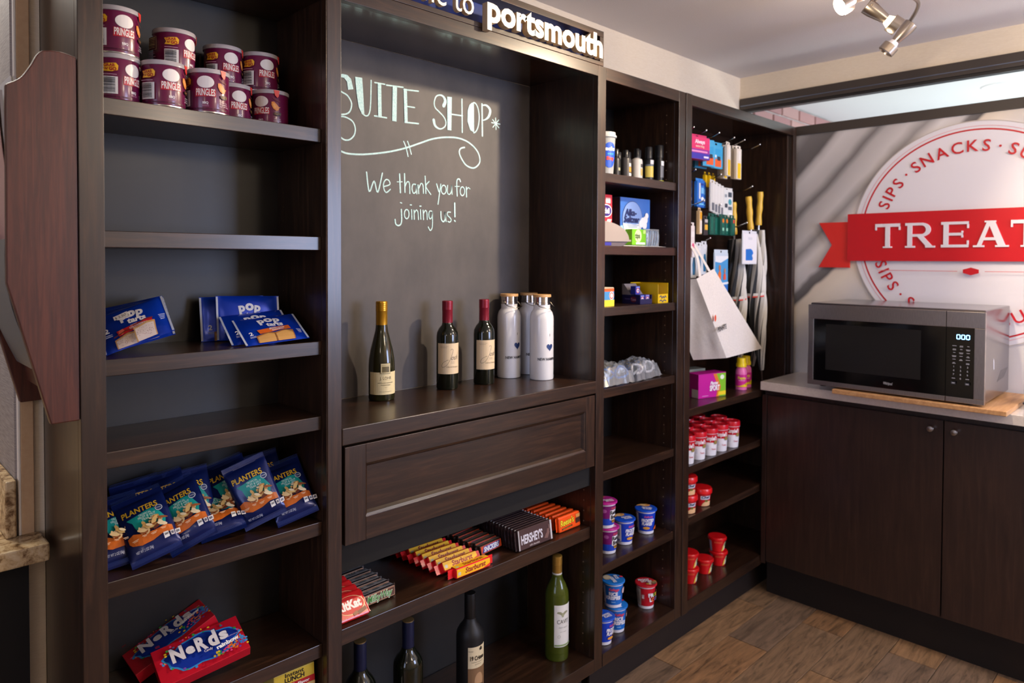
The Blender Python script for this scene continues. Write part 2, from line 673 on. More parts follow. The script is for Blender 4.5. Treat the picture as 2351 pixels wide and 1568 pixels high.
mb = MB().lathe([(0.05, -0.004), (0.085, -0.006), (0.09, 0.0)], C((240, 242, 242), 0.4), cap=False); mb.build('trim_ring', dl)
MB().lathe([(0.0001, 0.0), (0.05, -0.003)], C((255, 250, 240), 0.5, emit=6.0), cap=False).build('lens', dl)
ln = bpy.data.lights.new('next_room_bounce', 'POINT'); ln.energy = 24; ln.shadow_soft_size = 0.2; ln.color = (0.93, 1.0, 0.97)
lo_ = bpy.data.objects.new('next_room_bounce', ln); COL.objects.link(lo_); lo_.location = (3.75, -0.9, 1.35)

# ================================================================== shelf units


def board(unit, name, x0, x1, y0, y1, z0, z1, mat, bev=0.0012, label=None):
    ux, uy, uz = unit.location
    o = MB().box(x0 - ux, x1 - ux, y0 - uy, y1 - uy, z0 - uz, z1 - uz, mat).build(name, unit, bev=bev)
    if label:
        o['label'] = label
    return o


def unit(name, label, x0, x1):
    return thing(name, label, 'shelf unit', ((x0 + x1) / 2, 0, 0))


TOP = 1.974
RC = 0.018
# left narrow bay
u1 = unit('shelf_unit', 'tall dark wood shelf unit holding snack cans, pastries and nut bags', -0.047, 0.4105)
board(u1, 'stile', -0.047, -0.0086, 0, RC, 0.1275, TOP, WV)
board(u1, 'stile', 0.408, 0.4103, 0.0, RC, 0.1275, TOP, WV)
board(u1, 'side_panel', -0.047, -0.0086, RC, 0.268, 0.1275, TOP, WV)
board(u1, 'side_panel', 0.408, 0.4104, RC, YB - 0.008, 0.1275, TOP, WV)
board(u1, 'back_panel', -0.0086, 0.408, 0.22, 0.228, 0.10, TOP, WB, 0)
board(u1, 'top_panel', -0.0086, 0.408, RC, 0.22, 1.936, TOP, WH)
board(u1, 'rail', -0.0086, 0.408, 0, RC, 1.936, TOP, WH)
board(u1, 'rail', -0.0086, 0.408, 0, RC, 0.1275, 0.168, WH)
board(u1, 'toe_kick', -0.0086, 0.408, 0.05, 0.058, 0, 0.14, C((26, 18, 15), 0.6))
for zt in (1.664, 1.436, 1.2135, 1.053, 0.826, 0.561, 0.365, 0.168):
    board(u1, 'shelf', -0.0084, 0.4078, RC, 0.219, zt - 0.029, zt, WH)

# wide middle bay with chalkboard, counter and drawer
u2 = unit('display_unit', 'wide dark wood unit with chalkboard niche, counter and drawer', 0.4105, 1.358)
board(u2, 'stile', 0.4107, 0.445, 0, RC, 0.1275, TOP, WV)
board(u2, 'stile', 1.319, 1.358, 0, RC, 0.1275, TOP, WV)
board(u2, 'side_panel', 0.4108, 0.445, RC, YB - 0.002, 0.1275, TOP, WV)
board(u2, 'side_panel', 1.319, 1.3578, RC, YB - 0.002, 0.1275, TOP, WV)
GLOSSW = wood('glossy_soffit_wood', ESP, 'x', 0.12, 7.0, 0.6)
board(u2, 'soffit', 0.445, 1.319, RC, YB - 0.002, 1.9575, TOP, GLOSSW)
board(u2, 'rail', 0.445, 1.319, 0, RC, 1.941, TOP, WH)
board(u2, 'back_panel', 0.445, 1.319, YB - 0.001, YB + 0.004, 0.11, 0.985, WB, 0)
board(u2, 'counter', 0.4452, 1.3188, -0.0015, YB - 0.003, 0.985, 1.0225, WH, 0.002, 'dark wood display counter with bright worn front edge')
board(u2, 'shelf', 0.4453, 1.3187, RC, YB - 0.002, 0.537, 0.573, WH)
board(u2, 'bottom_shelf', 0.4453, 1.3187, 0.0, YB - 0.002, 0.1275, 0.168, WH)
board(u2, 'toe_kick', 0.445, 1.319, 0.05, 0.058, 0, 0.1275, C((26, 18, 15), 0.6))
# drawer front: flat frame, sloped moulding, recessed panel
ux = u2.location.x
dr = MB()
OX0, OX1, OZ0, OZ1 = 0.452, 1.3125, 0.765, 0.980
IX0, IX1, IZ0, IZ1 = 0.505, 1.271, 0.817, 0.936
for (a, b_, c_, d_) in ((OX0, IX0, OZ0, OZ1), (IX1, OX1, OZ0, OZ1)):
    dr.box(a - ux, b_ - ux, -0.001, 0.018, c_, d_, WV)
for (c_, d_) in ((OZ0, IZ0), (IZ1, OZ1)):
    dr.box(IX0 - ux, IX1 - ux, -0.001, 0.018, c_, d_, WH)
dro = dr.build('drawer', u2, bev=0.0008)
ml = MB()
s_ = 0.010
o4 = [(IX0, IZ0), (IX1, IZ0), (IX1, IZ1), (IX0, IZ1)]
i4 = [(IX0 + s_, IZ0 + s_), (IX1 - s_, IZ0 + s_), (IX1 - s_, IZ1 - s_), (IX0 + s_, IZ1 - s_)]
for k in range(4):
    a, b_ = o4[k], o4[(k + 1) % 4]
    c_, d_ = i4[(k + 1) % 4], i4[k]
    mid = [((p[0] + q[0]) / 2, (p[1] + q[1]) / 2) for p, q in ((b_, c_), (a, d_))]
    ml.add([(a[0] - ux, 0.001, a[1]), (b_[0] - ux, 0.001, b_[1]), (mid[0][0] - ux, 0.0035, mid[0][1]), (c_[0] - ux, 0.011, c_[1]), (d_[0] - ux, 0.011, d_[1]), (mid[1][0] - ux, 0.0035, mid[1][1])],
           [(0, 1, 2, 5), (5, 2, 3, 4)], WH)
ml.build('moulding', dro)
MB().box(i4[0][0] - ux, i4[1][0] - ux, 0.011, 0.016, i4[0][1], i4[2][1], WH).build('drawer_panel', dro)
MB().box(0.447 - ux, 1.317 - ux, 0.02, 0.024, 0.70, 0.985, C((10, 8, 8), 0.8)).build('drawer_back', dro)
# pin holes for shelf pegs
def pins(un, x, ys, zs, r=0.0022):
    m_ = MB()
    for y in ys:
        for z in zs:
            vs = [(x - un.location.x, y + r * math.cos(a), z + r * math.sin(a)) for a in [k * PI / 4 for k in range(8)]]
            m_.add(vs, [tuple(range(8))], C((132, 112, 92), 0.5))
    o = m_.build('pin_hole_column', un)
    o['kind'] = 'stuff'

pins(u2, 1.3185, (0.045,), [0.20 + 0.032 * k for k in range(17)])
pins(u1, 0.4075, (0.19,), [0.9 + 0.032 * k for k in range(22)], 0.0012)

# narrow bay of toiletries
u3 = unit('shelf_unit', 'narrow dark wood shelf unit holding toiletries and cereal cups', 1.3585, 1.808)
board(u3, 'stile', 1.766, 1.8076, 0, RC, 0.1275, TOP, WV)
board(u3, 'side_panel', 1.3585, 1.3605, RC, YB - 0.001, 0.1275, TOP, WV)
board(u3, 'side_panel', 1.766, 1.785, RC, YB - 0.001, 0.1275, TOP, WV)
board(u3, 'rail', 1.3585, 1.766, 0, RC, 1.936, TOP, WH)
board(u3, 'top_panel', 1.3605, 1.766, RC, YB - 0.002, 1.945, TOP, WH)
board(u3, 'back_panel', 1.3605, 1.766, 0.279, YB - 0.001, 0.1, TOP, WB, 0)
for zt in (1.657, 1.433, 1.2425, 0.9887, 0.732, 0.440):
    board(u3, 'shelf', 1.3607, 1.7655, RC - 0.010, 0.278, zt - 0.0275, zt, WH)
board(u3, 'bottom_shelf', 1.3607, 1.7658, 0.0, 0.278, 0.1275, 0.168, WH)
board(u3, 'toe_kick', 1.3585, 1.808, 0.05, 0.058, 0, 0.1275, C((26, 18, 15), 0.6))
pins(u3, 1.7655, (0.05,), [0.2 + 0.032 * k for k in range(54)])

# end bay with hooks, bags and umbrellas
u4 = unit('shelf_unit', 'dark wood corner shelf unit with hooks, tote bag and umbrellas', 1.8082, 2.71)
board(u4, 'stile', 1.8085, 1.846, -0.003, RC, 0.1275, TOP, WV)
board(u4, 'stile', 2.684, 2.712, 0, RC, 0.85, TOP, WV)
board(u4, 'side_panel', 1.827, 1.846, RC, YB - 0.001, 0.1275, TOP, WV)
board(u4, 'side_panel', 2.664, 2.70, RC, YB - 0.001, 0.1275, TOP, WV)
board(u4, 'rail', 1.846, 2.684, 0, RC, 1.936, TOP, WH)
board(u4, 'soffit', 1.846, 2.664, RC, YB - 0.002, 1.952, TOP, GLOSSW)
board(u4, 'back_panel', 1.846, 2.664, 0.279, YB - 0.001, 0.1, TOP, WH, 0)
board(u4, 'shelf', 1.8465, 2.6635, 0.003, 0.278, 0.829, 0.857, WH)
board(u4, 'shelf', 1.8465, 2.6635, 0.008, 0.278, 0.620, 0.647, WH)
board(u4, 'shelf', 1.8465, 2.6635, 0.008, 0.278, 0.433, 0.461, WH)
board(u4, 'bottom_shelf', 1.8465, 2.6635, 0.0, 0.278, 0.1275, 0.168, WH)
board(u4, 'toe_kick', 1.808, 2.664, 0.05, 0.058, 0, 0.1275, C((26, 18, 15), 0.6))

# ================================================================== right-hand cabinet with quartz top
cb = thing('base_cabinet', 'dark brown two-door base cabinet under the microwave', 'cabinet', (2.41, -0.66, 0))
cx, cy = 2.41, -0.66
MB().box(0.021, 0.345, -0.70, 0.655, 0.14, 0.858, WD).build('body', cb, bev=0.001)
MB().box(0.055, 0.07, -0.70, 0.655, 0.0, 0.14, C((24, 17, 14), 0.6)).build('toe_kick', cb)
MB().box(0.0, 0.021, 0.638, 0.657, 0.14, 0.838, WD).build('filler_strip', cb, bev=0.001)
for k, (a, b_) in enumerate(((0.0025, 0.6355), (-0.70, -0.0015))):
    d = MB().box(0.0, 0.0205, a, b_, 0.15, 0.838, WD).build('door', cb, bev=0.0012)
    ky = 0.038 if k == 0 else -0.034
    MB().lathe([(0.0045, 0.0), (0.0045, 0.008), (0.0095, 0.013), (0.0115, 0.018), (0.0095, 0.022), (0.0001, 0.0235)], NICKEL, 24,
               mtx=Matrix.Translation((0.0, ky, 0.806)) @ Matrix.Rotation(-PI / 2, 4, 'Y')).build('knob', d)
ct = MB().box(2.389, XW - 0.0045, -1.45, -0.004, 0.8602, 0.8945, QUARTZ).build('countertop', bev=0.0015)
tag(ct, 'pale quartz countertop on the dark base cabinet', 'countertop')

# ================================================================== left-hand granite counter
gc = MB().box(-1.3, -0.0555, 0.187, 0.2695, 0.8285, 0.862, GRANITE, 0.004)
gc.box(-1.3, -0.10, 0.2695, 1.6, 0.8285, 0.862, GRANITE)
gco = gc.build('granite_counter'); tag(gco, 'speckled granite counter beside the tall shelf unit', 'counter')
MB().box(-0.112, -0.0945, 0.2575, 1.6, 0.8625, 0.970, GRANITE, 0.003).build('backsplash', gco)
gb = MB().box(-1.28, -0.0795, 0.24, 0.2695, 0.0, 0.828, C((13, 11, 10), 0.7)).box(-1.28, -0.0975, 0.2695, 1.55, 0.0, 0.828, C((13, 11, 10), 0.7)).build('counter_base'); tag(gb, 'black block standing for the dark void under the granite counter', 'counter base')  # black colour stands in for the shade of the open knee space

# ================================================================== magazine rack on the side of the tall unit
rk = thing('magazine_rack', 'reddish wooden magazine rack hung on the tall unit side', 'rack', (-0.0475, 0, 1.1185))


def smooth_curve(pts, n=6):
    out = []
    for i in range(len(pts) - 1):
        p0, p1, p2, p3 = pts[max(i - 1, 0)], pts[i], pts[i + 1], pts[min(i + 2, len(pts) - 1)]
        for k in range(n):
            t = k / n
            out.append(tuple(0.5 * (2 * b + (c - a) * t + (2 * a - 5 * b + 4 * c - d) * t * t + (3 * b - a - 3 * c + d) * t ** 3) for a, b, c, d in zip(p0, p1, p2, p3)))
    out.append(pts[-1])
    return out


prof = [(-0.0003, 0.0), (-0.0415, -0.0005), (-0.0985, 0.2305), (-0.0965, 0.540)] + smooth_curve([(-0.0965, 0.540), (-0.078, 0.553), (-0.064, 0.575), (-0.053, 0.597), (-0.040, 0.6035), (-0.02, 0.6045), (-0.0003, 0.600)])[1:]
for k, y in enumerate((0.002, 0.246)):
    MB().prism(prof, lambda u, v, d: (u, d, v), y, y + 0.015, MAHOG).build('end_panel', rk, bev=0.002)
for (x, z0, z1, tilt) in ((-0.030, 0.04, 0.30, 0.10), (-0.050, 0.22, 0.46, 0.08)):
    MB().add([(x, 0.017, z0), (x, 0.246, z0), (x - tilt * 0.4, 0.246, z1), (x - tilt * 0.4, 0.017, z1), (x + 0.006, 0.017, z0), (x + 0.006, 0.246, z0), (x - tilt * 0.4 + 0.006, 0.246, z1), (x - tilt * 0.4 + 0.006, 0.017, z1)],
             [(0, 1, 2, 3), (7, 6, 5, 4), (0, 4, 5, 1), (3, 2, 6, 7), (0, 3, 7, 4), (1, 5, 6, 2)], MAHOG).build('slot_board', rk, bev=0.001)
MB().box(-0.006, -0.001, 0.017, 0.246, 0.02, 0.58, MAHOG).build('rack_back', rk)


def magazine(z0, x, h, cover, label, bend):
    o = thing('magazine', label, 'magazine', (-0.0475 + x, 0.13, 1.1185 + z0))
    n = 10
    for nm, off, mt in (('pages', 0.0, C((214, 206, 196), 0.6)), ('cover', -0.004, C(cover, 0.25))):
        vs, fs = [], []
        for i in range(n + 1):
            t = i / n
            xx = -0.035 * t - bend * math.sin(t * 2.6) + off
            for yy in (-0.10, 0.10):
                for th in (0.0, 0.0035 if nm == 'pages' else 0.0008):
                    vs.append((xx + th, yy, t * h))
        for i in range(n):
            b = 4 * i
            fs += [(b, b + 2, b + 6, b + 4), (b + 1, b + 5, b + 7, b + 3), (b, b + 4, b + 5, b + 1), (b + 2, b + 3, b + 7, b + 6)]
        fs += [(0, 1, 3, 2), (4 * n, 4 * n + 2, 4 * n + 3, 4 * n + 1)]
        MB().add(vs, fs, mt, True).build(nm, o)
    return o


magazine(0.235, -0.060, 0.30, (196, 150, 140), 'glossy magazine with pinkish cover in upper rack slot', 0.010)
magazine(0.08, -0.045, 0.22, (90, 92, 96), 'curled grey-covered magazine drooping from lower rack slot', 0.022)
magazine(0.30, -0.045, 0.26, (224, 220, 214), 'pale magazine standing behind the pinkish one', 0.004)

# ================================================================== purple snack cans
CR, CH = 0.0385, 0.083


def make_can():
    t = thing('snack_can', 'x', 'can', (0, 0, 0), 0, 'short purple snack cans on the top shelf')
    body = C((104, 12, 62), 0.3, 0, 0.4)
    MB().lathe([(0.0365, 0.0), (0.0375, 0.0005), (0.0375, 0.003), (0.0368, 0.004), (0.0372, 0.006), (0.0372, CH - 0.009), (0.0366, CH - 0.007)], body, 40).build('body', t)
    MB().lathe([(0.0369, 0.0), (0.038, 0.0006), (0.038, 0.0028), (0.0372, 0.0035)], C((190, 186, 184), 0.25, 0.9), 40, cap=False).build('base_rim', t)
    MB().lathe([(0.0372, CH - 0.0085), (0.0392, CH - 0.008), (0.0394, CH - 0.0015), (0.0385, CH), (0.036, CH - 0.0005), (0.035, CH - 0.0025), (0.0001, CH - 0.0025)], C((204, 196, 198), 0.25, 0.0, 0.5, 0.25), 40).build('lid', t)
    tab = MB()
    mp = cyl_map(0.0396, 0.0)
    vs = [mp(u, v, o) for o in (0, 0.0008) for (u, v) in ((0.028, CH - 0.001), (0.040, CH - 0.001), (0.0385, CH - 0.013), (0.0355, CH - 0.017), (0.0305, CH - 0.012))]
    tab.add(vs, [(4, 3, 2, 1, 0), (5, 6, 7, 8, 9)] + [(k, (k + 1) % 5, 5 + (k + 1) % 5, 5 + k) for k in range(5)], C((224, 62, 52), 0.4))
    tab.build('pull_tab', t)
    d = Decal(0.0002)
    d.rect(0.0, 0.0075, 0.232, 0.003, (80, 8, 46))
    d.ell(0, 0.0575, 0.0155, 0.0115, (232, 226, 222))
    d.poly([(-0.0180, 0.0455), (0.0180, 0.0445), (0.0185, 0.0305), (0.010, 0.0315), (0.0, 0.0305), (-0.010, 0.0300), (-0.0185, 0.0295)], (186, 20, 40))
    d.text('PRINGLES', 0, 0.0385, 0.0125, (238, 232, 228), 0.02, fit=0.034)
    d.text('BBQ', 0, 0.0185, 0.0042, (238, 230, 232), 0.03, fit=0.010)
    d.rect(0, 0.0140, 0.012, 0.0009, (170, 110, 140)); d.rect(0, 0.0122, 0.012, 0.0009, (170, 110, 140))
    # crisp and sauce
    d.poly([(0.022, 0.057), (0.027, 0.058), (0.032, 0.053), (0.037, 0.0475), (0.041, 0.0475), (0.038, 0.0455), (0.036, 0.040), (0.031, 0.039), (0.0255, 0.043), (0.022, 0.050)], (226, 138, 62))
    d.poly([(0.0245, 0.054), (0.028, 0.054), (0.031, 0.047), (0.029, 0.043), (0.026, 0.046)], (240, 168, 92))
    d.stroke([(0.024, 0.066), (0.030, 0.061), (0.034, 0.060), (0.040, 0.0585)], 0.0011, (120, 52, 32))
    d.poly([(0.026, 0.034), (0.033, 0.036), (0.042, 0.035), (0.041, 0.029), (0.033, 0.0275), (0.027, 0.0295)], (60, 34, 26))
    d.stroke([(0.028, 0.033), (0.032, 0.031), (0.037, 0.033), (0.040, 0.031)], 0.0010, (170, 120, 48))
    for k, wd in enumerate((0.013, 0.015, 0.018)):
        d.text(('in Potato Crisps', 'Croustilles BBQ', 'NET WT 40g')[k], 0.0335, 0.0215 - 0.004 * k, 0.0022, (226, 206, 216), 0.0, fit=wd)
    # flag
    d.poly([(-0.0510, 0.0625), (-0.044, 0.0640), (-0.030, 0.0655), (-0.0265, 0.061), (-0.0275, 0.053), (-0.036, 0.0500), (-0.0505, 0.0505), (-0.0475, 0.056)], (242, 186, 38))
    d.text('GRAB', -0.0400, 0.0610, 0.0050, (168, 24, 34), 0.03, fit=0.0165, rot=0.07)
    d.text("N'", -0.0435, 0.0548, 0.0040, (168, 24, 34), 0.03, fit=0.0050)
    d.text('GO', -0.0345, 0.0548, 0.0056, (168, 24, 34), 0.04, fit=0.0105)
    # bar code
    d.rect(-0.0390, 0.0265, 0.0230, 0.0300, (228, 226, 224)); d.bars(-0.0400, 0.0265, 0.0175, 0.026, 15, horiz=True)
    d.rect(-0.0390, 0.0445, 0.0200, 0.0011, (190, 150, 170))
    d.rect(-0.0560, 0.0140, 0.0045, 0.0055, (226, 222, 222)); d.rect(-0.0560, 0.0140, 0.0028, 0.0034, (60, 40, 50))
    # nutrition panel
    d.rect(-0.0735, 0.0520, 0.0215, 0.0250, (198, 188, 130)); d.rect(-0.0735, 0.0520, 0.0205, 0.0240, (70, 16, 46))
    for k in range(7):
        d.rect(-0.0735, 0.0615 - 0.0031 * k, 0.018, 0.0009 if k not in (0, 4) else 0.0018, (198, 188, 130))
    for k in range(4):
        d.rect(-0.0735 + (0.002 if k % 2 else 0), 0.0345 - 0.003 * k, 0.018 - 0.003 * (k % 3), 0.0009, (172, 130, 150))
    d.build('label', t, cyl_map(0.0373), cut=0.006)
    return t


def face(x, y, deg=0.0):
    """rotation that turns a thing's front to the photographer's side of the shop, plus deg"""
    return math.atan2(-1.3305 - y, -0.355 - x) + PI / 2 + math.radians(deg)


Z1 = 1.664
cans = [(0.0310, 0.075, 0, 46, 'lower snack can of the stack tucked behind the left stile'),
        (0.0315, 0.076, 1, 22, 'snack can on top of the stack behind the left stile'),
        (0.1065, 0.060, 0, 21, 'snack can at shelf front with bar code on its left'),
        (0.1880, 0.0585, 0, -8, 'snack can at the shelf front edge showing its full front'),
        (0.1560, 0.1400, 0, 60, 'snack can hidden between the two front cans, under the raised one'),
        (0.0740, 0.1440, 0, 40, 'shaded snack can peeking behind the left front pair'),
        (0.1500, 0.1300, 1, 53, 'snack can raised on the back row showing nutrition panel and bar code'),
        (0.2650, 0.1330, 0, 25, 'lower snack can just right of the front edge one'),
        (0.3480, 0.1300, 0, -30, 'rightmost lower snack can with crisp picture turned forward'),
        (0.2600, 0.1650, 1, 28, 'upper snack can with red pull tab behind the front edge one'),
        (0.3390, 0.1600, 1, 25, 'rightmost upper snack can stacked at the back')]
can0 = make_can()
for k, (x, y, row, deg, lab) in enumerate(cans):
    z = Z1 + 0.0005 + row * (CH + 0.0005)
    if k == 0:
        can0.location = (x, y, z); can0.rotation_euler = (0, 0, face(x, y, deg)); can0['label'] = lab
    else:
        copy_tree(can0, (x, y, z), face(x, y, deg), label=lab)

# ================================================================== soft packs


def pillow(w, h, t, seal=0.0, side_seal=False, wr=0.0, seed=0, sag=0.0):
    """front surface of a soft pack standing in xz facing -y; origin bottom centre"""
    r = random.Random(seed)
    ph = [(r.uniform(4, 11), r.uniform(4, 11), r.uniform(0, 6), r.uniform(-1, 1)) for _ in range(6)]

    def hgt(u, v):
        a = 2 * u / w
        b = 2 * v / h - 1
        if side_seal:
            a = a / (1 - 2 * seal / w)
        else:
            b = b / (1 - 2 * seal / h)
        if abs(a) >= 1 or abs(b) >= 1:
            base = 0.0
        else:
            base = (1 - abs(a) ** 2.6) ** 0.6 * (1 - abs(b) ** 2.6) ** 0.6
        n = sum(q[3] * math.sin(q[0] * a + q[1] * b + q[2]) for q in ph) / 6
        e = 1 - min(1, max(abs(a), abs(b))) ** 6
        return t * base * (1 + sag * -b) + wr * n * (0.35 + 0.65 * e)

    def f(u, v, off=0.0):
        d = 0.0008
        y = hgt(u, v)
        if off:
            nx = (hgt(u - d, v) - hgt(u + d, v)) / (2 * d)
            nz = (hgt(u, v - d) - hgt(u, v + d)) / (2 * d)
            ln = math.sqrt(nx * nx + nz * nz + 1)
            return (u + nx / ln * off, -y - off / ln, v + nz / ln * off)
        return (u, -y, v)
    return f


def pack_mesh(f, w, h, back, mat, nu=26, nv=30, zig=None):
    """closed soft pack: front f, flatter back"""
    mb = MB()
    vs = []
    for s in (0, 1):
        for j in range(nv + 1):
            for i in range(nu + 1):
                u = (i / nu - 0.5) * w
                v = j / nv * h
                p = f(u, v)
                if zig and (i in (0, nu)) and j % 2:
                    p = (p[0] * (1 - 0.0012 / abs(p[0])), p[1], p[2])
                vs.append(p if s == 0 else (p[0], 0.0006 - p[1] * back * 0.6 + (0.0 if abs(p[1]) > 1e-9 else 0.0), p[2]))
    N = (nu + 1) * (nv + 1)
    fs = []
    for j in range(nv):
        for i in range(nu):
            a = j * (nu + 1) + i
            fs.append((a, a + 1, a + nu + 2, a + nu + 1))
            fs.append((N + a, N + a + nu + 1, N + a + nu + 2, N + a + 1))
    ed = [i for i in range(nu + 1)] + [j * (nu + 1) + nu for j in range(1, nv + 1)] + [nv * (nu + 1) + i for i in range(nu - 1, -1, -1)] + [j * (nu + 1) for j in range(nv - 1, 0, -1)]
    for k in range(len(ed)):
        a, b = ed[k], ed[(k + 1) % len(ed)]
        fs.append((b, a, N + a, N + b))
    mb.add(vs, fs, mat, True)
    return mb


def lean(base, top, facing=(-0.35, -1.0, 0.0), flip=1):
    """matrix of a thing whose local z runs base -> top and whose front (-y) looks roughly along facing"""
    zax = (Vector(top) - Vector(base)).normalized()
    fr = Vector(facing)
    fr = (fr - zax * fr.dot(zax)).normalized()
    yax = -fr
    xax = yax.cross(zax)
    m = Matrix((xax, yax, zax)).transposed().to_4x4()
    m.translation = Vector(base)
    return m


def put(o, base, top, facing=(-0.35, -1, 0)):
    o.matrix_world = lean(base, top, facing)
    return settle(o, base[2])


def settle(o, z):
    """lift or lower a leaning thing until its lowest point rests on the shelf"""
    M_ = o.matrix_basis.copy()
    lo = min((M_ @ v.co).z for c in kids(o) if c.type == 'MESH' for v in c.data.vertices)
    o.location.z += z + 0.0004 - lo
    return o


FOILB = C((16, 62, 190), 0.25, 0.35, 0.3)


def make_pastry(kind):
    w, h = 0.132, 0.095
    t = thing('pastry_pack', 'x', 'snack pack', (0, 0, 0), 0, 'blue foil toaster pastry packs')
    f = pillow(w, h, 0.0085, 0.008, True, 0.0012, 5 if kind else 9)
    pack_mesh(f, w, h, 0.2, FOILB, 30, 22, True).build('wrapper', t)
    d = Decal(0.0002)
    d.rect(-w / 2 + 0.0025, h / 2, 0.004, h * 0.97, (188, 196, 210)); d.rect(w / 2 - 0.0025, h / 2, 0.004, h * 0.97, (188, 196, 210))
    wht = (238, 238, 240)
    for k, ch in enumerate('pop'):
        d.text(ch, -0.016 + 0.0165 * k, 0.069 + (0.004 if k == 1 else 0), 0.0205 if k == 1 else 0.0175, wht, 0.05, sx=1.05, rot=(0.14, 0, -0.10)[k])
    d.text('tarts', 0.008, 0.0515, 0.0125, wht, 0.045, fit=0.034, rot=-0.04)
    bar = (206, 30, 40) if kind == 0 else (206, 96, 34)
    d.poly([(-0.033, 0.037), (0.034, 0.043), (0.036, 0.032), (-0.030, 0.024)], bar)
    d.text('FROSTED' if kind == 0 else 'FROSTED', 0.0, 0.0395, 0.0026, wht, 0.0, fit=0.012, rot=0.06)
    if kind == 0:
        d.text('STRAWBERRY', 0.008, 0.0345, 0.0048, wht, 0.02, fit=0.034, rot=0.06)
        d.poly([(-0.029, 0.036), (-0.021, 0.038), (-0.018, 0.032), (-0.024, 0.025), (-0.030, 0.030)], (232, 120, 96))
    else:
        d.text('BROWN SUGAR', 0.008, 0.0365, 0.0036, wht, 0.02, fit=0.032, rot=0.06)
        d.text('CINNAMON', 0.008, 0.0315, 0.0036, wht, 0.02, fit=0.024, rot=0.06)
    pc = ((222, 204, 192), (206, 160, 100)) if kind == 0 else ((196, 148, 84), (150, 98, 52))
    for sx in (-1, 1):
        x0 = -0.0205 if sx < 0 else 0.0175
        d.poly([(x0 - 0.0195, 0.0015), (x0 + 0.0185, 0.0015), (x0 + 0.0200, 0.0235 + 0.003 * (sx > 0)), (x0 + 0.006, 0.0250 + 0.003 * (sx > 0)), (x0 - 0.0195, 0.0185 + 0.004 * (sx > 0))], pc[1])
        d.poly([(x0 - 0.0175, 0.0015), (x0 + 0.0165, 0.0015), (x0 + 0.0175, 0.0195 + 0.003 * (sx > 0)), (x0 + 0.005, 0.0215 + 0.003 * (sx > 0)), (x0 - 0.0175, 0.0155 + 0.004 * (sx > 0))], pc[0])
        if kind == 0:
            rr = random.Random(sx + 5)
            for k in range(46):
                d.rect(x0 + rr.uniform(-0.0155, 0.0150), rr.uniform(0.003, 0.0165), 0.0009, 0.0006, (122, 40, 36))
            d.poly([(x0 - 0.0175, 0.0165 + 0.004 * (sx > 0)), (x0 + 0.005, 0.0225 + 0.003 * (sx > 0)), (x0 + 0.0175, 0.0205 + 0.003 * (sx > 0)), (x0 + 0.0175, 0.0225 + 0.003 * (sx > 0)), (x0 + 0.005, 0.0245 + 0.003 * (sx > 0)), (x0 - 0.0175, 0.0185 + 0.004 * (sx > 0))], (112, 40, 30))
    d.text('2', -0.047, 0.028, 0.010, wht, 0.03)
    d.rect(-0.046, 0.0185, 0.011, 0.0012, (180, 190, 220)); d.rect(-0.046, 0.0155, 0.011, 0.0012, (180, 190, 220))
    for k in range(4):
        d.rect(0.049, 0.026 - 0.0035 * k, 0.009 - 0.001 * k, 0.0012, (190, 200, 226))
    if kind == 0:
        d.rect(-0.014, 0.0480, 0.024, 0.0095, (232, 228, 222)); d.text('$ 2.50', -0.014, 0.0480, 0.0050, (70, 60, 60), 0.0, fit=0.019)
    d.build('print', t, lambda u, v, off: f(u, v, off + 0.0003), cut=0.008, cutv=0.008)
    return t


ZP = 1.2137
pL = make_pastry(0)
put(pL, (0.0535, 0.0270, ZP), (0.0555, 0.0985, ZP + 0.0585)); pL.scale = (0.9, 1, 1)
pL['label'] = 'front strawberry pastry pack with white price sticker, left pile'
for k, (dy, dz, dx, lab) in enumerate(((0.030, 0.006, 0.010, 'strawberry pastry pack directly behind the price-stickered one'), (0.054, 0.010, 0.016, 'third strawberry pastry pack of the left pile'), (0.076, 0.013, 0.021, 'strawberry pastry pack second from the back of the left pile'), (0.098, 0.016, 0.026, 'rearmost strawberry pastry pack of the left pile'))):
    o = copy_tree(pL, (0, 0, 0), label=lab)
    put(o, (0.0535 + dx, 0.0270 + dy, ZP), (0.0555 + dx, 0.0985 + dy * 0.95, ZP + 0.0600 + dz), (-0.30, -1, 0)); o.scale = (0.9, 1, 1)
pR = make_pastry(1)
put(pR, (0.3130, 0.0230, ZP), (0.3180, 0.1020, ZP + 0.0435), (-0.1, -1, 0))
pR['label'] = 'front brown sugar pastry pack lying low, right pile'
o = copy_tree(pR, (0, 0, 0), label='brown sugar pastry pack just under and behind the low front one')
put(o, (0.2960, 0.0500, ZP), (0.3010, 0.1230, ZP + 0.0490), (-0.12, -1, 0))
o = copy_tree(pR, (0, 0, 0), label='upright brown sugar pastry pack at the back of the right pile')
put(o, (0.2990, 0.1280, ZP), (0.3050, 0.1500, ZP + 0.0920), (-0.16, -1, 0))
o = copy_tree(pR, (0, 0, 0), label='brown sugar pastry pack standing furthest left behind the upright one')
put(o, (0.2780, 0.1560, ZP), (0.2820, 0.1780, ZP + 0.0900), (-0.22, -1, 0))

# ------------------------------------------------------------------ nut bags
FOILN = C((18, 34, 96), 0.3, 0.3, 0.3)


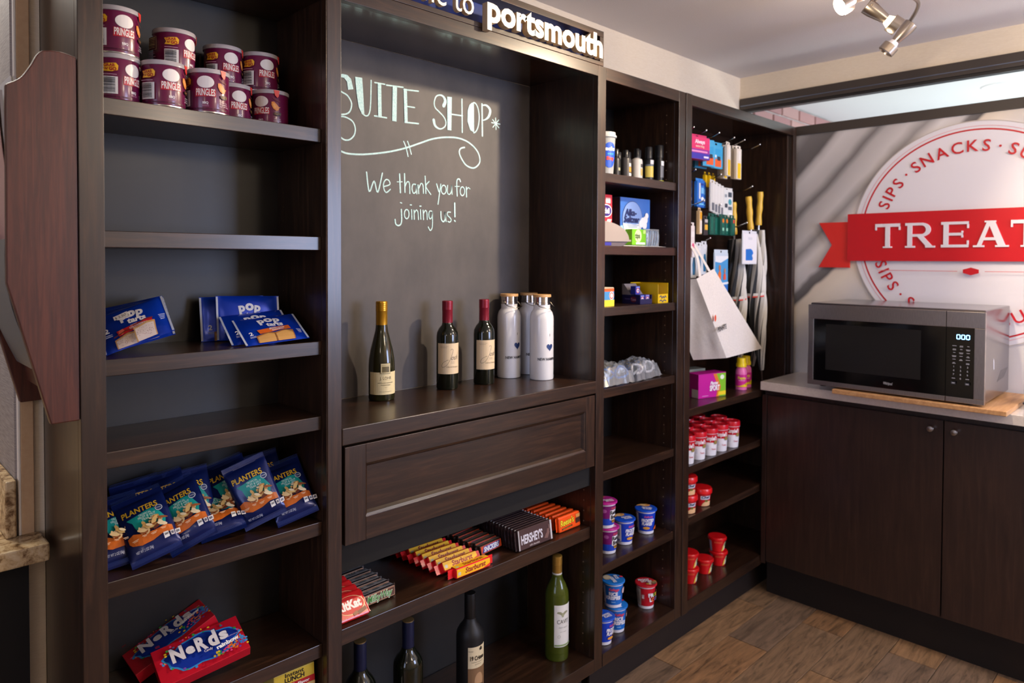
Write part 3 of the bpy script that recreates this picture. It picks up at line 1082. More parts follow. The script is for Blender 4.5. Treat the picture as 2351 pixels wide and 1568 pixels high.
def make_nutbag():
    w, h = 0.088, 0.135
    t = thing('nut_bag', 'x', 'snack bag', (0, 0, 0), 0, 'navy trail mix bags')
    f = pillow(w, h, 0.0135, 0.011, False, 0.0026, 21, 0.25)
    pack_mesh(f, w, h, 0.25, FOILN, 28, 38).build('bag', t)
    d = Decal(0.0002)
    YEL = (236, 190, 46)
    d.text('PLANTERS', -0.002, 0.101, 0.0115, YEL, 0.02, fit=0.062)
    d.poly([(-0.028, 0.088), (-0.012, 0.0895), (0.010, 0.094), (0.022, 0.093), (0.026, 0.086), (0.034, 0.066), (0.030, 0.052), (-0.012, 0.052), (-0.018, 0.066), (-0.020, 0.078)], (22, 152, 148))
    d.text('TROPICAL', 0.004, 0.0875, 0.0042, (214, 236, 232), 0.01, fit=0.022)
    d.text('FRUIT & NUT', 0.006, 0.0820, 0.0042, (214, 236, 232), 0.01, fit=0.030)
    d.text('TRAIL MIX', 0.008, 0.0765, 0.0042, (214, 236, 232), 0.01, fit=0.024)
    d.ell(0.0285, 0.089, 0.0062, 0.0062, (206, 214, 220), 16); d.ell(0.0285, 0.089, 0.0050, 0.0050, (40, 60, 110), 16); d.text('GOOD', 0.0285, 0.089, 0.0022, (220, 224, 230), 0.01, fit=0.008)
    d.poly([(-0.034, 0.052), (-0.024, 0.056), (-0.010, 0.050), (0.010, 0.047), (0.030, 0.050), (0.038, 0.046), (0.038, 0.034), (0.022, 0.036), (0.004, 0.031), (-0.016, 0.030), (-0.030, 0.036), (-0.034, 0.042)], (208, 106, 34))
    rr = random.Random(4)
    for k in range(34):
        x, y = rr.uniform(-0.012, 0.029), rr.uniform(0.049, 0.072)
        if (x - 0.010) ** 2 / 0.021 ** 2 + (y - 0.058) ** 2 / 0.016 ** 2 > 1:
            continue
        a = rr.uniform(0, PI)
        L, B = rr.uniform(0.005, 0.009), rr.uniform(0.0022, 0.0036)
        pts = [(x + L * math.cos(q) * math.cos(a) - B * math.sin(q) * math.sin(a), y + L * math.cos(q) * math.sin(a) + B * math.sin(q) * math.cos(a)) for q in [2 * PI * i / 9 for i in range(9)]]
        d.poly(pts, rr.choice([(222, 186, 118), (206, 164, 96), (236, 206, 150), (150, 84, 44), (234, 216, 176), (96, 44, 28), (196, 150, 84)]))
    for k in range(4):
        d.rect(-0.022 + 0.015 * k, 0.041 + 0.002 * (k % 2), 0.009, 0.001, (240, 206, 170)); d.rect(-0.022 + 0.015 * k, 0.039 + 0.002 * (k % 2), 0.006, 0.0009, (240, 206, 170))
    d.rect(0.0235, 0.0290, 0.0075, 0.0095, (226, 226, 226)); d.text('260', 0.0235, 0.0300, 0.0034, (40, 44, 60), 0.02, fit=0.006)
    for k in range(2):
        d.rect(0.0325 + 0.0065 * k, 0.0290 - 0.001 * k, 0.0052, 0.0080, (210, 206, 204)); d.rect(0.0325 + 0.0065 * k, 0.0290 - 0.001 * k, 0.0034, 0.0042, (90, 92, 110))
    d.text('NET WT 2 OZ (56g)', -0.014, 0.0215, 0.0034, (206, 212, 226), 0.0, fit=0.026)
    for z in (0.0035, 0.1315):
        for k in range(4):
            d.rect(0, z - 0.003 + 0.002 * k, w * 0.97, 0.0004, (58, 80, 150))
    d.build('print', t, lambda u, v, off: f(u, v, off + 0.0003), cut=0.0065, cutv=0.0065)
    return t


ZN = 0.8262
bags = [((0.0820, 0.0300), (0.0740, 0.1220, 0.0860), (-0.22, -1, 0), 'front nut bag second from the left stile, standing on the shelf edge'),
        ((0.1480, 0.0300), (0.1370, 0.1200, 0.0900), (-0.40, -1, 0), 'front nut bag leaning in the middle of the shelf'),
        ((0.2180, 0.0640), (0.2280, 0.1720, 0.0600), (-0.20, -1, 0), 'flat-lying nut bag partly under the middle front bag'),
        ((0.2620, 0.0960), (0.2540, 0.1660, 0.1080), (-0.55, -1, 0), 'shaded nut bag turned sideways behind the right pair'),
        ((0.3020, 0.0560), (0.2760, 0.1140, 0.1160), (-0.45, -1, 0), 'left nut bag of the right pair'),
        ((0.3620, 0.0330), (0.3600, 0.1230, 0.0960), (-0.30, -1, 0), 'rightmost nut bag beside the side panel'),
        ((0.0370, 0.0620), (0.0365, 0.1480, 0.0850), (-0.10, -1, 0), 'nut bag mostly hidden behind the left stile'),
        ((0.0900, 0.1130), (0.0880, 0.1850, 0.1020), (-0.20, -1, 0), 'dark nut bag behind the front left one'),
        ((0.1330, 0.1050), (0.1290, 0.1760, 0.1080), (-0.35, -1, 0), 'dark nut bag in the second row showing last letters'),
        ((0.1820, 0.1130), (0.1800, 0.1780, 0.1170), (-0.15, -1, 0), 'dark nut bag at the back centre of the shelf'),
        ((0.3400, 0.1120), (0.3340, 0.1740, 0.1100), (-0.25, -1, 0), 'dark nut bag at the back behind the right pair')]
nb = make_nutbag()
for k, (b, tdir, fc, lab) in enumerate(bags):
    o = nb if k == 0 else copy_tree(nb, (0, 0, 0))
    put(o, (b[0], b[1], ZN), (tdir[0], tdir[1], ZN + tdir[2]), fc)
    o['label'] = lab

# ------------------------------------------------------------------ candy boxes on the low shelf


def candy_box(label):
    W, H, D = 0.165, 0.085, 0.022
    t = thing('candy_box', label, 'candy box', group='red theatre candy boxes')
    MB().box(-W / 2, W / 2, 0, D, 0, H, C((196, 22, 44), 0.35, 0, 0.3), 0.0008).build('carton', t)
    d = Decal(0.0002)
    B = (20, 52, 160)
    pts = []
    for k in range(40):
        a = 2 * PI * k / 40
        rr_ = 1 + 0.07 * math.sin(5 * a) + 0.05 * math.cos(9 * a)
        pts.append((0.004 + 0.066 * rr_ * math.cos(a), 0.045 + 0.031 * rr_ * math.sin(a)))
    d.poly([(0.004 + (x - 0.004) * 1.06, 0.045 + (y - 0.045) * 1.1) for x, y in pts], (52, 150, 220))
    d.poly(pts, B)
    q = random.Random(8)
    cols = [(236, 196, 40), (60, 170, 70), (230, 70, 130), (240, 130, 40), (120, 70, 170), (60, 150, 220)]
    for k in range(40):
        a = q.uniform(0, 2 * PI)
        x, y = 0.004 + 0.072 * math.cos(a) * q.uniform(0.95, 1.08), 0.045 + 0.036 * math.sin(a) * q.uniform(0.95, 1.1)
        if abs(x) < W / 2 - 0.003 and 0.003 < y < H - 0.003:
            d.ell(x, y, q.uniform(0.0012, 0.003), q.uniform(0.0012, 0.003), q.choice(cols), 9)
    x = -0.055
    for ch, hh, wd in (('N', 0.030, 0.025), ('e', 0.022, 0.017), ('R', 0.030, 0.021), ('d', 0.034, 0.019), ('s', 0.024, 0.017)):
        d.text(ch, x + wd / 2 + 0.0008, 0.050 + 0.0012, hh, (30, 30, 90), 0.06, fit=wd * 1.02)
        d.text(ch, x + wd / 2, 0.050, hh, (226, 224, 232), 0.05, fit=wd * 0.96)
        x += wd + 0.0022
    d.text('Candy', 0.010, 0.0285, 0.0055, (232, 232, 240), 0.01, fit=0.016)
    for k in range(110):
        x, y = q.uniform(0.012, 0.078), q.uniform(0.002, 0.022)
        if y < 0.004 + (x - 0.012) * 0.33:
            d.ell(x, y, q.uniform(0.0017, 0.0026), q.uniform(0.0017, 0.0024), cols[int((x - 0.012) / 0.066 * 5.9 + q.uniform(-0.6, 0.6)) % 6], 8)
    d.text('rainbow', 0.0430, 0.0165, 0.0085, (250, 250, 250), 0.05, fit=0.044, rot=0.10)
    d.text('NET WT 5 OZ (141.7g)', 0.058, 0.0275, 0.0022, (240, 220, 230), 0.0, fit=0.024)
    d.rect(-0.072, 0.073, 0.008, 0.0015, (130, 20, 30)); d.rect(-0.072, 0.070, 0.008, 0.0015, (130, 20, 30))
    d.build('print', t, front_map(-0.0002))
    return t


n1 = candy_box('rainbow candy theatre box leaning on the low shelf')
put(n1, (0.1770, 0.0480, 0.5612), (0.1800, 0.1255, 0.5960), (-0.10, -1, 0))
n2 = copy_tree(n1, (0, 0, 0), label='red candy box mostly hidden behind the leaning rainbow one')
put(n2, (0.1480, 0.1340, 0.5612), (0.1480, 0.2160, 0.5650), (-0.02, -1, 0))
# noodle box below
nd = thing('noodle_box', 'instant lunch noodle box standing on the bottom-left shelf', 'food box')
MB().box(-0.045, 0.045, 0, 0.07, 0, 0.150, C((214, 190, 96), 0.45), 0.001).build('carton', nd)
d = Decal(0.0002)
d.rect(0, 0.137, 0.088, 0.024, (206, 178, 60)); d.text('Instant', 0.0, 0.144, 0.0080, (30, 24, 22), 0.03, fit=0.042); d.text('LUNCH', 0.0, 0.1335, 0.0090, (30, 24, 22), 0.04, fit=0.044)
d.rect(0, 0.119, 0.090, 0.013, (176, 26, 36)); d.text('Beef', -0.014, 0.119, 0.0085, (244, 240, 236), 0.04, fit=0.026); d.text('Flavor', 0.020, 0.119, 0.0062, (244, 240, 236), 0.02, fit=0.026)
d.rect(0, 0.082, 0.090, 0.060, (206, 176, 120)); d.ell(0.012, 0.085, 0.026, 0.020, (230, 206, 150)); d.ell(-0.01, 0.075, 0.020, 0.014, (180, 120, 70))
d.build('print', nd, front_map(-0.0002))
nd.matrix_world = Matrix.Translation((0.352, 0.030, 0.3655)) @ Matrix.Rotation(-0.05, 4, 'Z') @ Matrix.Rotation(-0.05, 4, 'X')
settle(nd, 0.3652)

CHALK_STROKES = [([(0.6034,1.8556),(0.5988,1.8415),(0.6045,1.8292),(0.6177,1.8221),(0.635,1.8149),(0.6466,1.7976),(0.6431,1.7784),(0.633,1.7681),(0.6177,1.7639)],[0.0041]),([(0.6782,1.7762),(0.6903,1.7708),(0.6996,1.7766),(0.7049,1.7999),(0.707,1.8677)],[0.00372]),([(0.7184,1.8642),(0.7509,1.8651)],[0.00372]),([(0.7176,1.7748),(0.7564,1.7751)],[0.0041]),([(0.756,1.8639),(0.8112,1.8675)],[0.0041]),([(0.813,1.8617),(0.8642,1.8658)],[0.0041]),([(0.8237,1.8166),(0.851,1.8176)],[0.00372]),([(0.817,1.7716),(0.8643,1.7742)],[0.00447]),([(0.9563,1.8391),(0.9621,1.8533),(0.9548,1.8653),(0.9417,1.8677),(0.9278,1.8609),(0.9211,1.843),(0.925,1.8286),(0.9394,1.8188),(0.9564,1.8069),(0.9647,1.7922),(0.9608,1.7791),(0.9467,1.7704),(0.9328,1.7716),(0.9232,1.7789),(0.9193,1.7922)],[0.01117,0.01043,0.0067,0.00447,0.0041,0.0041,0.0041,0.0041,0.0041,0.0041,0.0041,0.0041,0.00596,0.00819,0.00968]),([(0.9834,1.8185),(1.0288,1.8202)],[0.0041]),([(1.0261,1.8693),(1.0279,1.7708)],[0.00484]),([(1.0733,1.8668),(1.0774,1.8666),(1.0813,1.865),(1.085,1.8618),(1.0883,1.8572),(1.0911,1.8514),(1.0933,1.8445),(1.0949,1.8368),(1.0957,1.8286),(1.0957,1.8201),(1.095,1.8117),(1.0935,1.8036),(1.0914,1.7961),(1.0886,1.7894),(1.0853,1.7839),(1.0817,1.7796),(1.0777,1.7768),(1.0737,1.7755)],[0.0041]),([(1.1074,1.8678),(1.1094,1.7706)],[0.00559]),([(1.1085,1.864),(1.1248,1.8666),(1.139,1.8583),(1.1413,1.8478),(1.1348,1.8328),(1.1211,1.822),(1.1092,1.818)],[0.00372,0.00596,0.00894,0.00968,0.00819,0.00447,0.00335]),([(1.1652,1.8332),(1.1671,1.7977)],[0.00335]),([(1.1481,1.8166),(1.1839,1.8167)],[0.00335]),([(1.1524,1.8265),(1.1794,1.8047)],[0.00335]),([(1.1782,1.8289),(1.1537,1.8032)],[0.00335]),([(0.5948,1.6814),(0.6061,1.6727),(0.6175,1.6679),(0.6368,1.6646),(0.6761,1.6668),(0.725,1.6749),(0.7756,1.6865),(0.8238,1.7016),(0.869,1.7193),(0.9156,1.7372),(0.9639,1.748),(1.0137,1.7515),(1.0549,1.7429),(1.0866,1.7229),(1.099,1.6997),(1.0948,1.6821),(1.0735,1.6682),(1.0448,1.6733),(1.0251,1.692),(1.0164,1.7093),(1.0215,1.7215),(1.0368,1.7267)],[0.00484]),([(0.8131,1.7177),(0.8202,1.7041),(0.8247,1.6901),(0.8282,1.6778)],[0.00372]),([(0.8264,1.7193),(0.8327,1.7055),(0.8394,1.6852)],[0.00372]),([(0.6025,1.754),(0.6176,1.7588),(0.6349,1.757),(0.6505,1.749),(0.6575,1.733),(0.6544,1.7156),(0.6426,1.7029),(0.6291,1.6989),(0.6176,1.7022),(0.6092,1.7098)],[0.0041]),([(0.6921,1.6213),(0.7006,1.5701),(0.7159,1.5994),(0.7274,1.5701),(0.7424,1.6232)],[0.00419]),([(0.7456,1.5865),(0.7663,1.5942),(0.7637,1.6047),(0.7541,1.6065),(0.7462,1.5953),(0.7478,1.5795),(0.7557,1.5716),(0.7685,1.581)],[0.00363]),([(0.7993,1.6256),(0.802,1.5746)],[0.00474]),([(0.7912,1.6034),(0.8082,1.6048)],[0.00251]),([(0.8158,1.6279),(0.8175,1.5765)],[0.00419]),([(0.8175,1.5914),(0.8242,1.605),(0.8325,1.6035),(0.8343,1.5741)],[0.00363]),([(0.8546,1.6011),(0.845,1.6003),(0.8417,1.5877),(0.8471,1.5758),(0.8556,1.5819),(0.8569,1.6013),(0.8587,1.5752)],[0.00363]),([(0.8631,1.6004),(0.8656,1.5762)],[0.00363]),([(0.8655,1.5909),(0.8734,1.6053),(0.8804,1.6003),(0.8822,1.5782)],[0.00363]),([(0.888,1.6273),(0.8909,1.5783)],[0.00391]),([(0.9024,1.6132),(0.8909,1.5983),(0.9085,1.5767)],[0.00363]),([(0.9299,1.6084),(0.9382,1.5869)],[0.00419]),([(0.9454,1.609),(0.9354,1.5502)],[0.00391]),([(0.9656,1.5946),(0.965,1.5899),(0.9632,1.5857),(0.9605,1.5827),(0.9573,1.5812),(0.9539,1.5814),(0.9509,1.5833),(0.9486,1.5866),(0.9474,1.5909),(0.9474,1.5956),(0.9486,1.6001),(0.9509,1.6037),(0.9539,1.606),(0.9572,1.6067),(0.9605,1.6057),(0.9632,1.6031),(0.9649,1.5992),(0.9656,1.5946)],[0.00363]),([(0.9711,1.6073),(0.97,1.5872),(0.9775,1.5814),(0.9849,1.5896),(0.9859,1.6099),(0.9886,1.5827)],[0.00363]),([(1.0207,1.6227),(1.0168,1.6297),(1.0085,1.6276),(1.0062,1.6143),(1.0082,1.5788)],[0.00419]),([(0.9991,1.6065),(1.0169,1.6079)],[0.00251]),([(1.0373,1.5948),(1.0367,1.59),(1.035,1.5858),(1.0324,1.5827),(1.0293,1.5812),(1.0261,1.5814),(1.0232,1.5833),(1.021,1.5867),(1.0198,1.5912),(1.0198,1.596),(1.0209,1.6005),(1.0231,1.6043),(1.026,1.6066),(1.0292,1.6073),(1.0323,1.6062),(1.035,1.6035),(1.0367,1.5995),(1.0373,1.5948)],[0.00363]),([(1.0438,1.6079),(1.0451,1.5786)],[0.00419]),([(1.0447,1.5983),(1.0509,1.6067),(1.0587,1.6037)],[0.00307]),([(0.805,1.5277),(0.806,1.4985),(0.8027,1.4862),(0.7945,1.4826),(0.7863,1.4869),(0.784,1.4989)],[0.00419]),([(0.8017,1.5465),(0.8063,1.5456)],[0.00335]),([(0.8313,1.516),(0.8307,1.5113),(0.8292,1.5072),(0.8268,1.5043),(0.824,1.5029),(0.8211,1.5032),(0.8184,1.5052),(0.8164,1.5085),(0.8154,1.5129),(0.8154,1.5176),(0.8164,1.522),(0.8184,1.5256),(0.821,1.5278),(0.824,1.5284),(0.8268,1.5272),(0.8292,1.5245),(0.8307,1.5206),(0.8313,1.516)],[0.00363]),([(0.8404,1.5288),(0.8411,1.5022)],[0.00363]),([(0.8353,1.5422),(0.84,1.5422)],[0.00335]),([(0.8485,1.5278),(0.8496,1.5026)],[0.00363]),([(0.8495,1.5196),(0.8564,1.5288),(0.8622,1.523),(0.8643,1.5021)],[0.00335]),([(0.8711,1.5304),(0.8726,1.5036)],[0.00363]),([(0.8684,1.5405),(0.8735,1.5408)],[0.00363]),([(0.8805,1.5295),(0.8823,1.5031)],[0.00363]),([(0.8822,1.5212),(0.8892,1.5294),(0.8938,1.5232),(0.8956,1.5034)],[0.00335]),([(0.9121,1.5283),(0.904,1.5279),(0.9008,1.5165),(0.9051,1.5061),(0.9122,1.5115),(0.9139,1.529),(0.9147,1.4919),(0.9122,1.4777),(0.9062,1.4727),(0.8991,1.4823)],[0.00335]),([(0.9456,1.5286),(0.9471,1.5074),(0.9555,1.4997),(0.9617,1.5094),(0.961,1.5285),(0.9654,1.501)],[0.00419]),([(0.9824,1.529),(0.972,1.5285),(0.9702,1.5198),(0.9795,1.5131),(0.9851,1.5061),(0.9795,1.4996),(0.9721,1.5013)],[0.00335]),([(0.9981,1.5565),(0.999,1.5169)],[0.00558]),([(0.9975,1.5049),(1.0005,1.5027)],[0.00446])]
CHALK_FILLS = [[(0.6007,1.8551),(0.6083,1.8648),(0.6197,1.8686),(0.6332,1.8685),(0.6448,1.8598),(0.6518,1.8347),(0.6354,1.8305),(0.6324,1.8508),(0.6235,1.8593),(0.614,1.8592),(0.6064,1.8512)],[(0.6565,1.8681),(0.6783,1.8693),(0.6811,1.8356),(0.685,1.7745),(0.6754,1.7772),(0.6675,1.7907),(0.6612,1.8254)],[(0.7267,1.8643),(0.7383,1.8646),(0.74,1.7749),(0.7283,1.7746)],[(0.7756,1.8652),(0.7903,1.866),(0.7886,1.769),(0.7739,1.7691)],[(0.8121,1.8644),(0.8236,1.865),(0.8264,1.7707),(0.8157,1.7707)],[(0.9685,1.8676),(0.9863,1.869),(0.985,1.7706),(0.9697,1.7701)],[(1.0649,1.865),(1.0733,1.8672),(1.0747,1.776),(1.0589,1.7814),(1.0474,1.8065),(1.0483,1.8398),(1.0555,1.8573)]]

# ================================================================== chalkboard and its hand lettering
chb = thing('chalkboard', 'charcoal chalkboard with pale blue hand lettering in the niche', 'chalkboard', (0.882, 0.2865, 1.0235))
MB().box(-0.4365, 0.4365, -0.001, 0.0045, 0.0, 0.9335, CHALK).build('board', chb)
CHK = simple_noise('chalk_paint', (158, 206, 208), (206, 234, 234), 260, 0.8, 0.0, (1, 1, 1), 0.3, 0.6)
dch = Decal(0.000006)
for pts, ws in CHALK_STROKES:
    P = [(x - 0.882, z - 1.0235) for x, z in pts]
    wv = ws if len(ws) == len(P) else [ws[0]] * len(P)
    Q = smooth_curve([(p[0], p[1], q) for p, q in zip(P, wv)], 5) if len(P) > 2 else [(p[0], p[1], q) for p, q in zip(P, wv)]
    dch.stroke([(q[0], q[1]) for q in Q], [q[2] for q in Q], CHK)
    for e in (Q[0], Q[-1]):
        dch.ell(e[0], e[1], e[2] / 2, e[2] / 2, CHK, 10)
for pts in CHALK_FILLS:
    dch.poly([(x - 0.882, z - 1.0235) for x, z in pts], CHK)
dch.build('chalk_writing', chb, front_map(-0.0013))

# ================================================================== sign box on top of the display unit
sg = thing('sign_box', 'long framed sign with raised white letters above the chalkboard niche', 'sign', (0.885, 0.0, TOP + 0.0006))
SX0, SX1 = -0.46, 0.460
MB().box(SX0, SX1, 0.0, 0.065, 0.0, 0.0125, WH).build('frame_bottom', sg, bev=0.001)
MB().box(SX0, SX1, 0.0, 0.065, 0.0865, 0.104, WH).build('frame_top', sg, bev=0.001)
for a, b in ((SX0, SX0 + 0.018), (SX1 - 0.018, SX1)):
    MB().box(a, b, 0.0, 0.065, 0.0125, 0.0865, WV).build('frame_end', sg, bev=0.001)
MB().box(SX0 + 0.018, SX1 - 0.018, 0.058, 0.064, 0.0125, 0.0865, simple_noise('navy_board', (14, 34, 96), (24, 52, 128), 9, 0.3)).build('sign_panel', sg)
MB().box(SX0 + 0.05, SX1 - 0.024, 0.022, 0.050, 0.0126, 0.0165, C((112, 106, 100), 0.4)).build('letter_rail', sg)


def islands(vs, fs):
    par = list(range(len(vs)))

    def find(a):
        while par[a] != a:
            par[a] = par[par[a]]
            a = par[a]
        return a
    for f in fs:
        for i in f[1:]:
            par[find(i)] = find(f[0])
    out = {}
    for f in fs:
        out.setdefault(find(f[0]), []).append(f)
    return list(out.values())


def letters3d(s, parent, x0, z0, width, cap, y0, y1, face_m, side_m, bold, name='letter', flipx=1, mapf=None):
    vs, fs, a, b = text2d(s, bold)
    kx, kz = width / (b - a), cap / CAP
    mapf = mapf or (lambda u, v, d: (u, d, v))
    for isl in sorted(islands(vs, fs), key=lambda I: min(vs[i][0] for f in I for i in f)):
        mb = MB()
        used = sorted({i for f in isl for i in f})
        ix = {i: k for k, i in enumerate(used)}
        P = [(x0 + (vs[i][0] - a) * kx, z0 + vs[i][1] * kz) for i in used]
        F = [tuple(ix[i] for i in f) for f in isl]
        cnt = {}
        for f in F:
            for k in range(len(f)):
                e = (f[k], f[(k + 1) % len(f)])
                cnt[tuple(sorted(e))] = cnt.get(tuple(sorted(e)), 0) + 1
        n = len(P)
        allv = [mapf(u, v, y0) for u, v in P] + [mapf(u, v, y1) for u, v in P]
        mb.add(allv, F, face_m)
        k0 = mb.mi(side_m)
        for f in F:
            mb.f.append(tuple(n + i for i in reversed(f))); mb.m.append(k0); mb.smooth.append(False)
        for (p, q), c in cnt.items():
            if c == 1:
                mb.f.append((p, q, n + q, n + p)); mb.m.append(k0); mb.smooth.append(False)
        mb.build(name, parent)


LW, LS = C((244, 236, 220), 0.35), C((188, 164, 130), 0.4)
letters3d('portsmouth', sg, 0.8487 - 0.885, 0.0165, 0.466, 0.0645, -0.020, -0.001, LW, LS, 0.035)
letters3d('welcome to', sg, 0.449 - 0.885 + 0.0, 0.0175, 0.360, 0.0615, -0.014, -0.001, LW, LS, 0.0)

# ================================================================== bottles on the counter
ZC = 1.0227


def bottle(label, loc, deg, prof, glass, cap_prof, cap_m, cat='wine bottle', name='wine_bottle'):
    t = thing(name, label, cat, loc, face(loc[0], loc[1], deg))
    MB().lathe(prof, glass, 44).build('glass', t)
    if cap_prof:
        MB().lathe(cap_prof, cap_m, 36).build('cap', t)
    return t


def ridged(r, z0, zs, z1):
    """plain sleeve then screw-cap ridges"""
    p = [(r - 0.0005, z0), (r, z0 + 0.0005), (r, zs)]
    n = 5
    st = (z1 - zs - 0.002) / n
    for k in range(n):
        p += [(r + 0.0002, zs + st * k + st * 0.1), (r + 0.0006, zs + st * (k + 0.5)), (r + 0.0002, zs + st * (k + 0.9))]
    return p + [(r, z1 - 0.001), (r - 0.0015, z1), (0.0001, z1)]


GDARK = C((16, 20, 10), 0.06, 0, 0.5)
lo = bottle('white wine bottle with gold cap at the left of the counter', (0.692, 0.214, ZC), 0,
            [(0.026, 0), (0.0325, 0.001), (0.034, 0.005), (0.034, 0.088), (0.033, 0.105), (0.0290, 0.130), (0.0215, 0.160), (0.0165, 0.180), (0.0148, 0.197), (0.0140, 0.255)], C((34, 34, 12), 0.06, 0, 0.5),
            ridged(0.0150, 0.194, 0.230, 0.2567), C((196, 146, 42), 0.25, 0.7))
d = Decal(0.0002)
CRM = (226, 212, 168)
d.rect(0.012, 0.046, 0.094, 0.058, CRM)
d.text('J. LOHR', 0.011, 0.0600, 0.0078, (70, 58, 40), 0.0, fit=0.031)
d.rect(0.014, 0.0535, 0.020, 0.0003, (150, 130, 96))
d.text('ARROYO SECO MONTEREY', 0.011, 0.0475, 0.0022, (90, 76, 56), 0.01, fit=0.042)
d.text('CHARDONNAY', 0.011, 0.0420, 0.0024, (90, 76, 56), 0.01, fit=0.026)
d.text('2021', 0.011, 0.0360, 0.0018, (150, 132, 100), 0, fit=0.006)
d.text('FAMILY GROWN AND BOTTLED', 0.011, 0.0250, 0.0018, (110, 96, 70), 0, fit=0.032)
d.rect(0.0100, 0.0850, 0.0255, 0.0270, (60, 52, 36)); d.rect(0.0100, 0.0850, 0.0235, 0.0250, (226, 214, 168)); d.rect(0.0100, 0.0825, 0.0185, 0.0155, (136, 124, 88))
d.text('RIVERSTONE', 0.0100, 0.0935, 0.0024, (80, 68, 46), 0.0, fit=0.019)
for k in range(5):
    d.stroke([(0.002, 0.077 + 0.0026 * k), (0.008, 0.079 + 0.0022 * k), (0.0185, 0.0765 + 0.0028 * k)], 0.0008, (62, 56, 38))
d.build('label', lo, cyl_map(0.0341), cut=0.005)


def josh(label, loc, deg):
    t = bottle(label, loc, deg, [(0.024, 0), (0.0295, 0.001), (0.031, 0.004), (0.031, 0.148), (0.0295, 0.160), (0.0235, 0.172), (0.0165, 0.180), (0.0142, 0.190), (0.0138, 0.248)], GDARK,
               ridged(0.0148, 0.187, 0.223, 0.2495), C((132, 28, 46), 0.3, 0.3))
    t['group'] = 'half bottles of red wine'
    d = Decal(0.0002)
    d.rect(0.006, 0.088, 0.080, 0.086, (222, 200, 166))
    I = (70, 60, 54)
    # script name: long swooping capital, then small letters
    d.stroke(smooth_curve([(0.0060, 0.1120), (0.0100, 0.1150), (0.0135, 0.1120), (0.0105, 0.1000), (0.0040, 0.0840), (-0.0060, 0.0690), (-0.0160, 0.0640), (-0.0200, 0.0680), (-0.0140, 0.0780), (0.0000, 0.0850)]), 0.0008, I)
    d.text('osh', 0.0185, 0.0915, 0.0140, I, -0.008, fit=0.021, shear=0.35)
    d.stroke([(0.0270, 0.0860), (0.0320, 0.1050)], 0.0006, I)
    d.text('CELLARS', 0.012, 0.0795, 0.0018, (150, 130, 110), 0, fit=0.012)
    d.text('CALIFORNIA', 0.012, 0.0755, 0.0018, (150, 130, 110), 0, fit=0.012)
    d.text('Cabernet Sauvignon', 0.012, 0.0655, 0.0040, I, -0.005, fit=0.036, shear=0.4)
    d.text('THE STORY OF A FAMILY', -0.012, 0.1225, 0.0017, (130, 108, 92), 0, fit=0.024); d.text('TABLE RED WINE', -0.014, 0.1190, 0.0017, (130, 108, 92), 0, fit=0.019)
    d.build('label', t, cyl_map(0.0311), cut=0.005)
    return t


josh('red capped half bottle standing alone mid counter', (0.915, 0.2157, ZC), 6)
josh('red capped half bottle next to the white flasks', (1.046, 0.205, ZC), 18)


def flask():
    t = thing('water_flask', 'x', 'flask', group='white bottles with bamboo lids')
    MB().lathe([(0.033, 0), (0.0358, 0.001), (0.0368, 0.004), (0.0368, 0.184), (0.0360, 0.194), (0.0325, 0.206), (0.0275, 0.212), (0.0255, 0.216), (0.0255, 0.229)], C((226, 226, 230), 0.22, 0, 0.4), 48).build('body', t)
    MB().lathe([(0.0252, 0.229), (0.0266, 0.2292), (0.0266, 0.235), (0.0258, 0.236), (0.0258, 0.252)], C((198, 190, 182), 0.18, 1.0), 40).build('steel_collar', t)
    MB().lathe([(0.0275, 0.252), (0.0285, 0.2525), (0.0285, 0.2585), (0.0278, 0.2600), (0.0001, 0.2602)], C((206, 160, 106), 0.5), 40).build('bamboo_lid', t)
    MB().tube(smooth_curve([(-0.0268, 0, 0.240), (-0.029, -0.006, 0.236), (-0.030, -0.020, 0.226), (-0.022, -0.034, 0.221), (0, -0.040, 0.219), (0.022, -0.034, 0.221), (0.030, -0.020, 0.226), (0.029, -0.006, 0.236), (0.0268, 0, 0.240)], 4), 0.0012, C((176, 172, 168), 0.2, 1.0), 8).build('wire_handle', t)
    d = Decal(0.0002)
    N = (24, 52, 110)
    d.text('I', 0, 0.1375, 0.0075, (36, 36, 44), 0.02)
    h = []
    for k in range(30):
        a = 2 * PI * k / 30
        h.append((0.00072 * 16 * math.sin(a) ** 3, 0.101 + 0.00078 * (13 * math.cos(a) - 5 * math.cos(2 * a) - 2 * math.cos(3 * a) - math.cos(4 * a))))
    d.poly(h, N)
    d.text('NEW HAMPSHIRE', 0, 0.0650, 0.0078, (34, 34, 42), 0.025, fit=0.078)
    d.build('print', t, cyl_map(0.0369), cut=0.005)
    return t


f1 = flask()
for k, (x, y, dg, lab) in enumerate(((1.182, 0.238, 44, 'white flask left of the trio, nearest the red bottles'), (1.2800, 0.2475, 50, 'white flask at the back of the trio'), (1.229, 0.1425, 42, 'white flask standing foremost on the counter'))):
    o = f1 if k == 0 else copy_tree(f1, (0, 0, 0))
    o.location = (x, y, ZC); o.rotation_euler = (0, 0, face(x, y, dg)); o['label'] = lab

